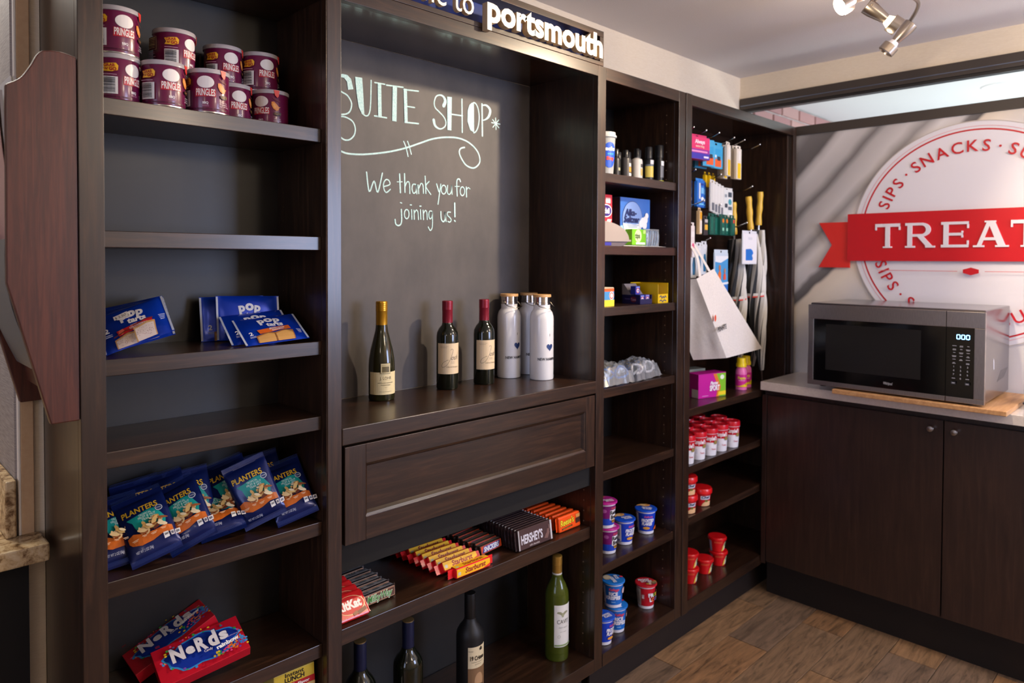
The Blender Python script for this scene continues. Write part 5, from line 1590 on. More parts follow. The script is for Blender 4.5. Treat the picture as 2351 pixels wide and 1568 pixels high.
# goggles in plastic bags
T4 = 0.9890
for k, (x, y, rz, lab) in enumerate(((1.6350, 0.080, 0.10, 'white-rimmed goggles in a clear crinkled bag'), (1.4680, 0.075, 0.0, 'blue-strapped goggles in a clear bag at the left stile'), (1.5400, 0.208, 0.05, 'bagged goggles lying behind the other two'))):
    g = thing('bagged_goggles', lab, 'goggles', (x, y, T4), rz, 'bagged goggles on the narrow unit')
    rim = C((232, 232, 232), 0.3) if k != 1 else C((30, 110, 196), 0.3)
    for s in (-1, 1):
        pts = []
        for q in range(21):
            a = 2 * PI * q / 20
            pts.append((s * 0.038 + 0.031 * math.cos(a), -0.020 - 0.006 * math.cos(2 * a), 0.030 + 0.017 * math.sin(a) * (1 + 0.2 * s * math.cos(a))))
        MB().tube(pts, 0.0042, rim, 10, False).build('rim', g)
        MB().add([(p[0], p[1] + 0.002, p[2]) for p in pts[:-1]], [tuple(range(20))], C((66, 76, 84), 0.08, 0, 0.5)).build('lens', g)
    MB().tube(smooth_curve([(-0.068, -0.018, 0.03), (-0.080, 0.010, 0.022), (-0.06, 0.038, 0.014), (0.0, 0.046, 0.010), (0.06, 0.038, 0.014), (0.080, 0.012, 0.022), (0.068, -0.018, 0.03)]), 0.0045, C((40, 120, 210), 0.4) if k < 2 else C((40, 40, 44), 0.4), 8).build('strap', g)
    MB().tube([(-0.008, -0.022, 0.032), (0, -0.024, 0.034), (0.008, -0.022, 0.032)], 0.003, rim, 8).build('nose_bridge', g)
    rr = random.Random(60 + k)
    nn, mm = 18, 10
    vs = []
    for i in range(nn + 1):
        for j in range(mm + 1):
            u, v = i / nn * 2 - 1, j / mm * 2 - 1
            e = max(abs(u), abs(v))
            z = 0.060 * (1 - e ** 3) ** 0.7 + 0.003 + rr.uniform(-0.006, 0.009) * (0.3 + (1 - e)) + (0.030 * max(0, u - 0.55) * (1 - abs(v)) if k == 0 else 0)
            vs.append((u * 0.088, v * 0.058 + rr.uniform(-0.003, 0.003), max(0.001, z)))
    fs = [(i * (mm + 1) + j, (i + 1) * (mm + 1) + j, (i + 1) * (mm + 1) + j + 1, i * (mm + 1) + j + 1) for i in range(nn) for j in range(mm)]
    MB().add(vs, fs, CLEAR, False).build('plastic_film', g)

# ================================================================== cereal cups


def cereal_cup(kind):
    spec = {'raisin': ((126, 22, 110), (30, 70, 190), (196, 40, 150)), 'flakes': ((24, 66, 196), (24, 66, 196), (24, 84, 206)), 'rice': ((26, 108, 200), (26, 108, 200), (36, 126, 214)), 'loops': ((196, 24, 40), (196, 24, 40), (206, 34, 48))}[kind]
    t = thing('cereal_cup', 'x', 'cereal cup', group='single-serve cereal cups')
    R0, R1, H = 0.0270, 0.0335, 0.080
    tp = (R1 - R0) / H
    MB().lathe([(R0 * 0.9, 0), (R0, 0.0012), (R0 + tp * 0.012, 0.012), (R1, H)], C((232, 230, 236), 0.35), 40).build('cup', t)
    sl = MB().lathe([(R0 + tp * 0.011 + 0.0003, 0.011), (R0 + tp * 0.074 + 0.0003, 0.074)], C(spec[0], 0.35), 40, cap=False)
    sl.build('sleeve', t)
    lid = C(spec[2], 0.3, 0, 0.3)
    MB().lathe([(R1, H - 0.001), (0.0385, H), (0.0388, H + 0.003), (0.0370, H + 0.0045), (0.0001, H + 0.0055)], lid, 40).build('lid', t)
    d = Decal(0.0002)
    W = (240, 240, 244)
    if kind == 'raisin':
        d.rect(0, 0.022, 0.17, 0.022, spec[1]); d.ell(-0.016, 0.058, 0.007, 0.006, (176, 90, 160))
        d.rect(0.016, 0.044, 0.031, 0.032, W); d.text('Raisin', 0.016, 0.052, 0.0125, (30, 26, 34), 0.045, fit=0.030); d.text('Bran', 0.016, 0.037, 0.0125, (30, 26, 34), 0.045, fit=0.025); d.poly([(0.006, 0.028), (0.028, 0.028), (0.024, 0.018), (0.010, 0.018)], (226, 176, 60)); d.text('CRUNCH', 0.016, 0.024, 0.006, (90, 40, 30), 0.04, fit=0.018); d.text('Kelloggs', 0.014, 0.067, 0.0060, (230, 90, 90), 0.02, fit=0.022, shear=0.3)
    elif kind == 'flakes':
        d.rect(-0.034, 0.042, 0.024, 0.058, W); d.bars(-0.034, 0.044, 0.017, 0.026, 12, (150, 150, 156), True); d.rect(-0.034, 0.018, 0.018, 0.004, (90, 100, 160)); d.rect(-0.034, 0.066, 0.018, 0.003, (200, 120, 120))
        d.text('Kelloggs', 0.010, 0.064, 0.0070, (226, 90, 120), 0.02, fit=0.024, shear=0.3); d.text('FROSTED', 0.008, 0.051, 0.0100, W, 0.05, fit=0.036, shear=0.2); d.text('FLAKES', 0.006, 0.039, 0.0100, W, 0.05, fit=0.030, shear=0.2); d.ell(0.004, 0.024, 0.010, 0.005, (226, 160, 60)); d.poly([(0.026, 0.018), (0.046, 0.016), (0.046, 0.030), (0.034, 0.028)], (230, 110, 50))
    elif kind == 'rice':
        d.rect(-0.036, 0.042, 0.022, 0.058, W); d.bars(-0.036, 0.036, 0.014, 0.022, 10, (120, 120, 128), True)
        d.text('Kelloggs', 0.002, 0.064, 0.0085, (230, 70, 84), 0.03, fit=0.028, shear=0.3); d.text('RICE', 0.0, 0.0495, 0.0110, W, 0.05, fit=0.024); d.text('KRISPIES', 0.0, 0.0360, 0.0110, W, 0.05, fit=0.042); d.rect(0, 0.022, 0.012, 0.003, (130, 180, 226)); d.ell(0.033, 0.056, 0.008, 0.010, (220, 190, 190))
    else:
        d.rect(-0.036, 0.042, 0.024, 0.058, (206, 190, 176)); d.bars(-0.036, 0.042, 0.016, 0.040, 14, (150, 140, 130), True); d.rect(-0.0165, 0.044, 0.009, 0.026, (180, 60, 60)); d.text('BIG', -0.0165, 0.046, 0.006, W, 0.04, rot=PI / 2)
        for k, ch in enumerate('FROOT'):
            if ch == 'O':
                d.ring(0.002 + 0.0088 * k, 0.052, 0.0050, 0.0035, ((120, 170, 60), (236, 180, 50))[k % 2], n=18)
            else:
                d.text(ch, 0.002 + 0.0088 * k, 0.052, 0.0130, W, 0.05, sx=0.8, rot=0.12)
        for k, ch in enumerate('LOOPS'):
            if ch == 'O':
                d.ring(0.006 + 0.0088 * k, 0.036, 0.0050, 0.0035, ((90, 60, 140), (230, 120, 60))[k % 2], n=18)
            else:
                d.text(ch, 0.006 + 0.0088 * k, 0.036, 0.0130, W, 0.05, sx=0.8, rot=0.12)
    d.build('print', t, cyl_map(R0 + 0.0004, 0, taper=tp), cut=0.005)
    d = Decal(0.0002)
    if kind in ('flakes', 'raisin'):
        d.poly([(-0.034, 0.004), (-0.020, 0.012), (-0.004, 0.006), (0.010, 0.014), (0.014, 0.026), (0.0, 0.034), (-0.020, 0.028), (-0.032, 0.016)] if kind == 'flakes' else [(-0.01, 0.02), (0.01, 0.02), (0.008, 0.03), (-0.008, 0.03)], (222, 168, 90)); d.ell(-0.012, 0.018, 0.010, 0.006, (240, 206, 150)); d.ell(0.004, 0.024, 0.006, 0.004, (196, 120, 50))
        d.text('FROSTED' if kind == 'flakes' else 'Raisin', 0.004, -0.006, 0.0095, W, 0.045, fit=0.036, shear=0.2); d.text('FLAKES' if kind == 'flakes' else 'Bran', 0.006, -0.018, 0.0090, W, 0.045, fit=0.030, shear=0.2)
    elif kind == 'rice':
        d.ell(-0.020, 0.006, 0.014, 0.018, (206, 186, 150)); d.ell(-0.022, 0.008, 0.010, 0.013, (228, 212, 180)); d.text('RICE', 0.010, 0.012, 0.0110, W, 0.05, fit=0.026, rot=-1.2); d.text('KRISPIES', 0.000, -0.010, 0.0110, W, 0.05, fit=0.040, rot=-1.2); d.ell(0.026, 0.016, 0.006, 0.005, (226, 60, 80))
    else:
        d.text('FROOT', -0.004, 0.014, 0.011, W, 0.05, fit=0.040); d.text('LOOPS', 0.002, 0.001, 0.011, W, 0.05, fit=0.040)
        q = random.Random(2)
        for k in range(26):
            a, b_ = q.uniform(-0.004, 0.032), q.uniform(-0.028, -0.006)
            if a * a + b_ * b_ < 0.034 ** 2:
                d.ring(a, b_, 0.0034, 0.0022, q.choice([(230, 130, 50), (236, 200, 70), (90, 150, 70), (130, 70, 130), (230, 226, 214)]), n=10)
    d.build('lid_print', t, top_map(0.0862))
    return t


T6, TB = 0.4402, 0.1682
CUPH = 0.0865
proto = {}
for kind, x, y, z, dg, lab in (('raisin', 1.4660, 0.066, T6, 28, 'lower purple raisin cereal cup of the stack at the left stile'), ('raisin', 1.4540, 0.066, T6 + CUPH, 28, 'upper purple raisin cereal cup at the left stile'),
                               ('flakes', 1.5640, 0.072, T6, 30, 'royal blue cereal cup with bar code turned forward'), ('flakes', 1.6940, 0.074, T6, -4, 'royal blue cereal cup at the right with orange patch'),
                               ('rice', 1.5100, 0.062, TB, 18, 'lower sky blue cereal cup of the bottom stack'), ('rice', 1.4960, 0.064, TB + CUPH, 2, 'upper sky blue cereal cup of the bottom stack'),
                               ('flakes', 1.4200, 0.046, TB, 40, 'royal blue cereal cup half hidden at the bottom-left stile'), ('loops', 1.7130, 0.084, TB, 18, 'red cereal cup alone on the bottom shelf')):
    if kind not in proto:
        o = proto[kind] = cereal_cup(kind)
    else:
        o = copy_tree(proto[kind], (0, 0, 0))
    o.location = (x, y, z); o.rotation_euler = (0, 0, face(x, y, dg)); o['label'] = lab

# ================================================================== end unit: shelves
TA = 0.8572
d = Decal(0.0003); d.rect(0, 0.046, 0.146, 0.090, (196, 20, 150)); d.poly([(0.014, 0.091), (0.073, 0.091), (0.073, 0.001), (0.030, 0.001), (0.038, 0.040)], (130, 196, 40)); d.poly([(0.004, 0.091), (0.022, 0.091), (0.046, 0.040), (0.036, 0.001), (0.020, 0.001), (0.030, 0.040)], (226, 120, 50)); d.text('Playtex', 0.010, 0.056, 0.0125, (246, 240, 246), 0.035, fit=0.044, shear=0.3); d.text('SPORT', 0.012, 0.0365, 0.0200, (246, 244, 246), 0.04, fit=0.054); d.ell(0.052, 0.076, 0.011, 0.009, (236, 244, 220)); d.poly([(0.028, 0.006), (0.072, 0.006), (0.072, 0.022), (0.032, 0.020)], (246, 216, 40)); d.rect(-0.040, 0.009, 0.034, 0.002, (230, 150, 216))
pb = carton('hygiene_box', 'magenta and green sport hygiene box on the end shelf', 'carton', 2.046, 2.196, 0.058, 0.118, TA, 0.094, (176, 18, 136), d, -0.24)
MB().box(-0.0753, -0.0750, -0.028, 0.004, 0.002, 0.034, C((216, 206, 214), 0.5)).build('bar_code', pb)
carton('hygiene_box', 'grey-topped box directly behind the magenta one', 'carton', 2.060, 2.200, 0.150, 0.206, TA, 0.097, (142, 146, 132), None, -0.24)


def stomach(label, x, y):
    t = thing('medicine_bottle', label, 'bottle', (x, y, TA), face(x, y, 8), 'pink medicine bottles')
    MB().lathe([(0.0205, 0), (0.0225, 0.001), (0.0225, 0.070), (0.0215, 0.080), (0.0165, 0.090), (0.0150, 0.094)], C((240, 120, 186), 0.3), 32).build('body', t)
    MB().lathe([(0.0165, 0.094), (0.0205, 0.0945), (0.0205, 0.106), (0.0170, 0.112), (0.0170, 0.128), (0.0155, 0.131), (0.0001, 0.131)], C((244, 214, 20), 0.35), 28).build('cap', t)
    d = Decal(0.0003); d.rect(0, 0.038, 0.138, 0.052, (214, 40, 150)); d.poly([(-0.036, 0.014), (0.036, 0.014), (0.036, 0.038), (0.014, 0.026), (-0.010, 0.018), (-0.036, 0.016)], (244, 214, 30)); d.text('Pepto', 0.0, 0.051, 0.0115, (244, 226, 60), 0.035, fit=0.032); d.rect(0, 0.040, 0.026, 0.003, (236, 150, 206)); d.ell(0.016, 0.026, 0.004, 0.004, (206, 170, 40))
    d.build('label', t, cyl_map(0.0226), cut=0.005)


stomach('left pink medicine bottle with yellow cap', 2.352, 0.062)
stomach('right pink medicine bottle with yellow cap', 2.424, 0.078)
TBB = 0.6472


def soup():
    t = thing('soup_cup', 'x', 'soup cup', group='red and white soup cups')
    MB().lathe([(0.0250, 0), (0.0265, 0.001), (0.0272, 0.006), (0.0300, 0.056)], C((234, 232, 236), 0.35), 32, cap=True).build('cup', t)
    MB().lathe([(0.0301, 0.052), (0.0312, 0.086)], C((200, 18, 38), 0.35), 32).build('red_band', t)
    MB().lathe([(0.0318, 0.086), (0.0335, 0.0865), (0.0335, 0.100), (0.0325, 0.104), (0.029, 0.1045), (0.0285, 0.101), (0.0001, 0.101)], C((206, 22, 40), 0.3, 0, 0.3), 32).build('lid', t)
    d = Decal(0.0003); d.text("Campbell's", 0.002, 0.0690, 0.0155, (242, 236, 238), 0.03, fit=0.046, shear=0.3); d.rect(0, 0.0848, 0.180, 0.0020, (226, 190, 200)); d.ell(0.020, 0.053, 0.0075, 0.0075, (150, 130, 70)); d.text('Tomato', 0.012, 0.028, 0.006, (190, 40, 50), 0.02, fit=0.018); d.rect(-0.012, 0.034, 0.010, 0.018, (206, 206, 216))
    d.build('print', t, cyl_map(0.0310, 0, taper=0.02), cut=0.005)
    return t


sp = soup()
k = 0
for r, (y, xs) in enumerate(((0.044, (1.905, 1.985, 2.065, 2.150, 2.236)), (0.118, (1.935, 2.015, 2.100, 2.185, 2.268)), (0.192, (1.985, 2.140, 2.225)))):
    for i, x in enumerate(xs):
        o = sp if k == 0 else copy_tree(sp, (0, 0, 0))
        o.location = (x, y + 0.004 * math.sin(3 * i), TBB); o.rotation_euler = (0, 0, face(x, y, 12))
        o['label'] = '%s soup cup from the left stile in the %s row' % (ORD[i], ('front', 'middle', 'back')[r])
        k += 1
TCC = 0.4612


def pasta(kind):
    t = thing('pasta_cup', 'x', 'pasta cup', group='red microwave pasta cups' if kind else 'red pasta bowls with tall lids')
    red = C((214, 20, 26), 0.3, 0, 0.3)
    R0, R1, H = (0.0290, 0.0345, 0.050) if kind == 0 else (0.0270, 0.0325, 0.048)
    tp = (R1 - R0) / H
    MB().lathe([(R0 * 0.9, 0), (R0, 0.001), (R1, H)], C((190, 24, 34), 0.35) if kind == 0 else red, 36).build('cup', t)
    MB().lathe([(R1 + 0.001, H - 0.002), (R1 + 0.0045, H - 0.001), (R1 + 0.0045, H + (0.013 if kind == 0 else 0.006)), (R1 + 0.002, H + (0.017 if kind == 0 else 0.009)), (0.0001, H + (0.0175 if kind == 0 else 0.0095))], red, 36).build('lid', t)
    d = Decal(0.0003)
    if kind == 0:
        d.rect(0.012, 0.034, 0.036, 0.014, (206, 212, 226)); d.text('Chef', 0.012, 0.036, 0.0085, (60, 50, 80), 0.04, fit=0.030, shear=0.2); d.poly([(-0.004, 0.002), (0.036, 0.002), (0.034, 0.020), (0.014, 0.022), (0.002, 0.014)], (236, 190, 140)); d.ell(0.014, 0.022, 0.006, 0.004, (110, 110, 40)); d.ell(-0.020, 0.030, 0.003, 0.004, (240, 220, 220))
    else:
        d.rect(-0.030, 0.022, 0.014, 0.042, (206, 200, 226)); d.rect(0.002, 0.040, 0.030, 0.006, (226, 80, 50)); d.poly([(0.014, 0.003), (0.032, 0.010), (0.036, 0.040), (0.026, 0.036), (0.018, 0.022)], (226, 224, 196)); d.poly([(0.014, 0.003), (0.021, 0.006), (0.025, 0.030), (0.018, 0.022)], (244, 206, 70)); d.ell(0.030, 0.030, 0.004, 0.006, (120, 150, 90))
    d.build('print', t, cyl_map(R0 + 0.0002, 0, taper=tp), cut=0.005)
    return t


p0, p1 = pasta(0), pasta(1)
for k, (x, y, z, lab) in enumerate(((1.920, 0.048, TCC, 'lower tall-lidded pasta bowl of the stack at the left stile'), (1.918, 0.049, TCC + 0.0685, 'upper tall-lidded pasta bowl of the stack'), (2.030, 0.052, TCC, 'tall-lidded pasta bowl standing alone'), (1.945, 0.140, TCC, 'tall-lidded pasta bowl in the shade behind the stack'))):
    o = p0 if k == 0 else copy_tree(p0, (0, 0, 0))
    o.location = (x, y, z); o.rotation_euler = (0, 0, face(x, y, 6)); o['label'] = lab
for k, (x, y, z, lab) in enumerate(((1.990, 0.078, TB, 'lower pasta cup of the left stack on the bottom shelf'), (1.988, 0.079, TB + 0.058, 'upper pasta cup of the left stack on the bottom shelf'), (2.105, 0.082, TB, 'single pasta cup between the two bottom stacks'), (2.212, 0.080, TB, 'lower pasta cup of the right stack on the bottom shelf'), (2.206, 0.082, TB + 0.058, 'upper pasta cup of the right stack, tipped slightly'))):
    o = p1 if k == 0 else copy_tree(p1, (0, 0, 0))
    o.location = (x, y, z); o.rotation_euler = (0, 0, face(x, y, 6)); o['label'] = lab

# ================================================================== end unit: hooks and what hangs there
CHR = C((206, 202, 198), 0.2, 1.0)
HK = [(1.960, 1.868, 0.060), (2.050, 1.868, 0.060), (2.150, 1.872, 0.062), (2.270, 1.868, 0.062), (2.360, 1.870, 0.064), (2.500, 1.868, 0.066), (2.455, 1.688, 0.075), (2.000, 1.716, 0.075), (2.200, 1.716, 0.080), (2.020, 1.600, 0.050), (2.210, 1.598, 0.085), (1.985, 1.470, 0.080), (2.130, 1.462, 0.085), (2.370, 1.530, 0.055), (2.200, 1.275, 0.120)]
for k, (x, z, y) in enumerate(HK):
    h = thing('display_hook', 'x', 'hook', (x, 0.2786, z), 0, 'chrome display hooks')
    h['label'] = 'chrome display hook, %s' % ('first of the top row', 'second of the top row', 'third of the top row', 'fourth of the top row', 'fifth of the top row', 'last of the top row, empty', 'holding the umbrellas', 'behind the blue packs', 'behind the white-backed cards', 'holding the orange tube', 'holding the green packs', 'holding the white earplug cards', 'holding the swim card', 'holding the white blue-marked card', 'low and bare behind the tote')[k]
    L = 0.279 - y
    MB().tube([(0, -0.001, 0), (0, -L * 0.80, 0), (0, -L * 0.84, 0.002), (0, -L, 0.014)], 0.0028, CHR, 8).build('rod', h)
    MB().lathe([(0.0001, -0.004), (0.0036, -0.0025), (0.0042, 0), (0.0036, 0.0025), (0.0001, 0.004)], CHR, 12, mtx=Matrix.Translation((0, -L, 0.015))).build('ball_tip', h)
    MB().box(-0.008, 0.008, -0.002, 0.0, -0.012, 0.006, CHR).build('backplate', h)


def hang(name, label, cat, x, y, ztop, w, h, t, col, dec=None, rz=0.0, grp=None, rough=0.35, slot=True):
    o = thing(name, label, cat, (x, y, ztop - h), rz, grp)
    m_ = MB()
    if slot:
        k = 0.012
        m_.box(-w / 2, w / 2, -t / 2, t / 2, 0, h - k, C(col, rough), min(0.002, t * 0.4))
        m_.box(-w / 2, -0.006, -0.0006, 0.0006, h - k, h, C(col, rough)).box(0.006, w / 2, -0.0006, 0.0006, h - k, h, C(col, rough)).box(-0.006, 0.006, -0.0006, 0.0006, h - 0.004, h, C(col, rough))
    else:
        m_.box(-w / 2, w / 2, -t / 2, t / 2, 0, h, C(col, rough), min(0.002, t * 0.4))
    m_.build('pack', o)
    if dec:
        dec.build('print', o, front_map(-t / 2 - 0.0002))
    return o


# top row
d = Decal(0.0003); d.rect(0, 0.060, 0.118, 0.046, (222, 50, 110)); d.rect(0, 0.0300, 0.118, 0.016, (150, 40, 150)); d.rect(0, 0.012, 0.118, 0.022, (62, 52, 170)); d.text('Always', -0.002, 0.066, 0.014, (246, 226, 236), 0.04, fit=0.060); d.text('extra long', -0.002, 0.049, 0.008, (246, 206, 190), 0.03, fit=0.052); d.rect(-0.004, 0.029, 0.096, 0.006, (236, 150, 200)); d.rect(0.036, 0.010, 0.030, 0.007, (226, 220, 240))
hang('hygiene_pack', 'pink and violet hygiene pack on the first hook', 'pack', 2.000, 0.070, 1.862, 0.120, 0.095, 0.030, (206, 44, 100), d, -0.1)
hang('hygiene_pack', 'second pink pack on the same hook as the violet-banded one', 'pack', 1.985, 0.120, 1.868, 0.110, 0.095, 0.026, (222, 52, 90), None, -0.1)
for k, (x, y, lab) in enumerate(((2.100, 0.080, 'first blue and orange wallet pack on the second hook'), (2.125, 0.130, 'second blue and orange wallet pack on the second hook'), (2.178, 0.090, 'blue and orange wallet pack on the third hook'))):
    d = Decal(0.0003); d.rect(0, 0.064, 0.054, 0.026, (50, 160, 214)); d.rect(0.004, 0.022, 0.044, 0.030, (230, 96, 40)); d.rect(-0.014, 0.048, 0.018, 0.010, (226, 236, 240)); d.rect(0.010, 0.040, 0.020, 0.016, (40, 50, 66))
    hang('wallet_pack', lab, 'pack', x, y, 1.856, 0.078, 0.104, 0.012, (70, 170, 216), d, -0.1, 'blue and orange wallet packs')
for k in range(6):
    x, y = 2.235 + 0.028 * k, 0.070 + 0.030 * (k % 3)
    d = Decal(0.0003); d.rect(0, 0.034, 0.026, 0.062, (246, 202, 26)); d.rect(0, 0.094, 0.020, 0.040, (240, 234, 224))
    if k == 5:
        d.ell(0.0, 0.080, 0.008, 0.016, (226, 150, 130))
    hang('toothbrush_pack', 'narrow yellow and white toothbrush pack, %s from the left' % ORD[k], 'pack', x, y, 1.862 - 0.006 * (k % 2), 0.040 if k < 5 else 0.064, 0.136 if k < 5 else 0.112, 0.012, (232, 222, 206) if k != 5 else (236, 230, 226), d, 0.15 - 0.05 * k, 'yellow and white toothbrush packs')
for k in range(3):
    x = 2.165 + 0.032 * k
    hang('yellow_tube', 'small yellow tube hanging below the wallet packs, %s from the left' % ORD[k], 'tube', x, 0.130, 1.742, 0.016, 0.060, 0.014, (246, 200, 20), None, 0.2, 'small yellow hanging tubes')
# second row: blue razor packs and white-backed cards
for k in range(4):
    x, y = 1.955 + 0.046 * k, 0.085 + 0.022 * (k % 2)
    d = Decal(0.0003); d.rect(0, 0.050, 0.056, 0.100, (34, 110, 206)); d.rect(-0.008, 0.060, 0.012, 0.060, (216, 226, 236)); d.rect(0.012, 0.062, 0.020, 0.022, (120, 190, 236)); d.ell(0.012, 0.030, 0.011, 0.008, (236, 242, 246)); d.rect(0.010, 0.086, 0.026, 0.008, (26, 60, 150)); d.rect(0.0, 0.010, 0.040, 0.006, (120, 200, 236))
    hang('razor_pack', 'blue razor pack, %s from the left in the second row' % ORD[k], 'pack', x, y, 1.702, 0.058, 0.108, 0.012, (44, 130, 214), d, 0.25 - 0.1 * k, 'blue razor packs')
for k in range(5):
    x, y = 2.135 + 0.036 * k, 0.080 + 0.008 * k
    d = Decal(0.0003); d.rect(0, 0.020, 0.030, 0.030, (110, 116, 126)); d.rect(0, 0.078, 0.030, 0.070, (230, 230, 226))
    if k == 4:
        d = Decal(0.0003); d.rect(0, 0.060, 0.074, 0.112, (226, 230, 228)); d.rect(0.018, 0.096, 0.030, 0.020, (70, 80, 92)); d.ell(0.018, 0.066, 0.014, 0.012, (70, 160, 176)); d.rect(0.018, 0.040, 0.030, 0.014, (90, 104, 116)); d.rect(0.020, 0.014, 0.030, 0.018, (246, 246, 246)); d.rect(-0.018, 0.090, 0.018, 0.012, (150, 160, 170)); d.rect(-0.014, 0.050, 0.020, 0.016, (60, 70, 84))
    hang('blister_card', 'white-backed blister card, %s from the left under the toothbrushes' % ORD[k], 'card pack', x + (0.030 if k == 4 else 0), y, 1.704 - 0.004 * k, 0.054 if k < 4 else 0.090, 0.124, 0.008, (222, 222, 218), d, 0.20 - 0.05 * k, 'white-backed blister cards')
# third row
d = Decal(0.0003); d.rect(0, 0.070, 0.022, 0.026, (236, 170, 40)); d.rect(0, 0.028, 0.022, 0.046, (240, 232, 220))
hang('lip_balm_tube', 'slim white tube with orange top', 'tube', 2.012, 0.064, 1.588, 0.026, 0.100, 0.014, (226, 196, 150), d, 0.2)
d = Decal(0.0003); d.rect(0, 0.030, 0.026, 0.020, (226, 180, 60)); d.rect(0, 0.054, 0.026, 0.012, (200, 196, 190))
hang('small_card_pack', 'small dark card pack beside the orange-topped tube', 'card pack', 2.062, 0.068, 1.560, 0.036, 0.074, 0.010, (58, 56, 58), d, 0.1)
for k in range(5):
    x = 2.135 + 0.042 * k
    d = Decal(0.0003); d.rect(0, 0.036, 0.026, 0.062, (20, 96, 80)); d.rect(-0.006, 0.040, 0.004, 0.050, (50, 150, 126))
    if k in (2, 3):
        d.ell(0.0, 0.058, 0.010, 0.009, (236, 130, 40)); d.rect(0, 0.024, 0.018, 0.012, (150, 220, 190))
    if k == 4:
        d.rect(0.004, 0.058, 0.018, 0.014, (226, 70, 50))
    hang('green_pack', 'dark green shiny pack, %s from the left' % ORD[k], 'pack', x, 0.086 + 0.006 * (k % 2), 1.574, 0.046 if k < 2 else 0.050, 0.084, 0.014, (18, 86, 74), d, 0.15, 'dark green hanging packs', 0.18)
# fourth row
for k in range(3):
    x = 1.998 + 0.056 * k
    d = Decal(0.0003); d.poly([(-0.012, 0.012), (0.012, 0.012), (0.016, 0.050), (0.008, 0.080), (-0.008, 0.080), (-0.016, 0.050)], (40, 110, 150)); d.rect(0, 0.104, 0.018, 0.008, (236, 238, 240))
    hang('earplug_card', 'white card with blue teardrop pouch, %s from the left' % ORD[k], 'card pack', x, 0.080 + 0.010 * k, 1.452 + 0.006 * k, 0.052, 0.130, 0.008, (222, 226, 230), d, 0.15, 'white cards with blue pouches')
d = Decal(0.0003); d.rect(0, 0.078, 0.124, 0.150, (70, 156, 214)); d.poly([(-0.062, 0.003), (0.062, 0.003), (0.062, 0.034), (0.02, 0.040), (-0.02, 0.026), (-0.062, 0.020)], (30, 110, 200)); d.poly([(-0.062, 0.130), (-0.01, 0.126), (0.062, 0.144), (0.062, 0.153), (-0.062, 0.153)], (236, 240, 244)); d.poly([(-0.034, 0.060), (-0.008, 0.058), (-0.006, 0.086), (-0.020, 0.098), (-0.034, 0.084)], (236, 120, 50)); d.ell(-0.020, 0.106, 0.010, 0.012, (190, 120, 84)); d.poly([(0.016, 0.058), (0.040, 0.060), (0.038, 0.078), (0.028, 0.086), (0.016, 0.078)], (230, 90, 60)); d.ell(0.028, 0.094, 0.008, 0.010, (196, 130, 96)); d.poly([(-0.062, 0.034), (0.062, 0.042), (0.062, 0.050), (-0.062, 0.044)], (236, 242, 246))
hang('swim_card', 'tall blue swim-aid card with two bathers pictured', 'card pack', 2.190, 0.070, 1.432, 0.130, 0.178, 0.006, (206, 222, 234), d, 0.1)
d = Decal(0.0003); d.rect(0, 0.066, 0.130, 0.120, (240, 240, 242)); d.poly([(-0.042, 0.016), (0.022, 0.016), (0.028, 0.026), (0.018, 0.036), (0.032, 0.046), (0.022, 0.058), (0.006, 0.064), (-0.042, 0.062)], (26, 120, 210)); d.rect(0, 0.106, 0.040, 0.010, (220, 224, 230))
hang('white_card', 'white card with blue blot hanging before the umbrellas', 'card pack', 2.386, 0.050, 1.512, 0.138, 0.138, 0.006, (226, 230, 234), d, 0.05)
d = Decal(0.0003); d.rect(0, 0.030, 0.030, 0.050, (240, 232, 232)); d.ell(0.004, 0.040, 0.010, 0.014, (226, 90, 130)); d.rect(0, 0.086, 0.030, 0.020, (238, 234, 230))
hang('pink_spot_pack', 'slim white pack with pink spot at the left stile', 'pack', 1.955, 0.062, 1.530, 0.040, 0.130, 0.010, (230, 222, 218), d, 0.1)

# tote bag tipped on its hook
tg = thing('tote_bag', 'white fabric tote bag hanging askew from a hook', 'bag', (2.10, 0.05, 1.0))
TW = simple_noise('tote_cloth', (226, 218, 208), (238, 230, 220), 220, 0.8, 0.15)
F = [(1.9266, 0.022, 1.3221), (2.0506, 0.022, 1.3579), (2.4508, 0.020, 1.0221), (2.4400, 0.020, 1.0100), (2.1507, 0.020, 1.0107), (2.1440, 0.020, 1.0230)]
bk = Vector((-0.068, 0.105, -0.012))
o0 = Vector(tg.location)
FF = [Vector(p) - o0 for p in F]


def quadpatch(a, b, c, d_, n, m, amp, seed, nrm):
    r = random.Random(seed)
    ph = [(r.uniform(1, 4), r.uniform(1, 4), r.uniform(0, 6)) for _ in range(4)]
    vs, fs = [], []
    for i in range(n + 1):
        for j in range(m + 1):
            u, v = i / n, j / m
            p = a * (1 - u) * (1 - v) + b * u * (1 - v) + c * u * v + d_ * (1 - u) * v
            e = min(u, 1 - u, v, 1 - v)
            p = p + nrm * amp * min(1, e * 5) * sum(math.sin(q[0] * 3 * u + q[1] * 3 * v + q[2]) for q in ph) / 4
            vs.append(p)
    for i in range(n):
        for j in range(m):
            k = i * (m + 1) + j
            fs.append((k, k + m + 1, k + m + 2, k + 1))
    return vs, fs


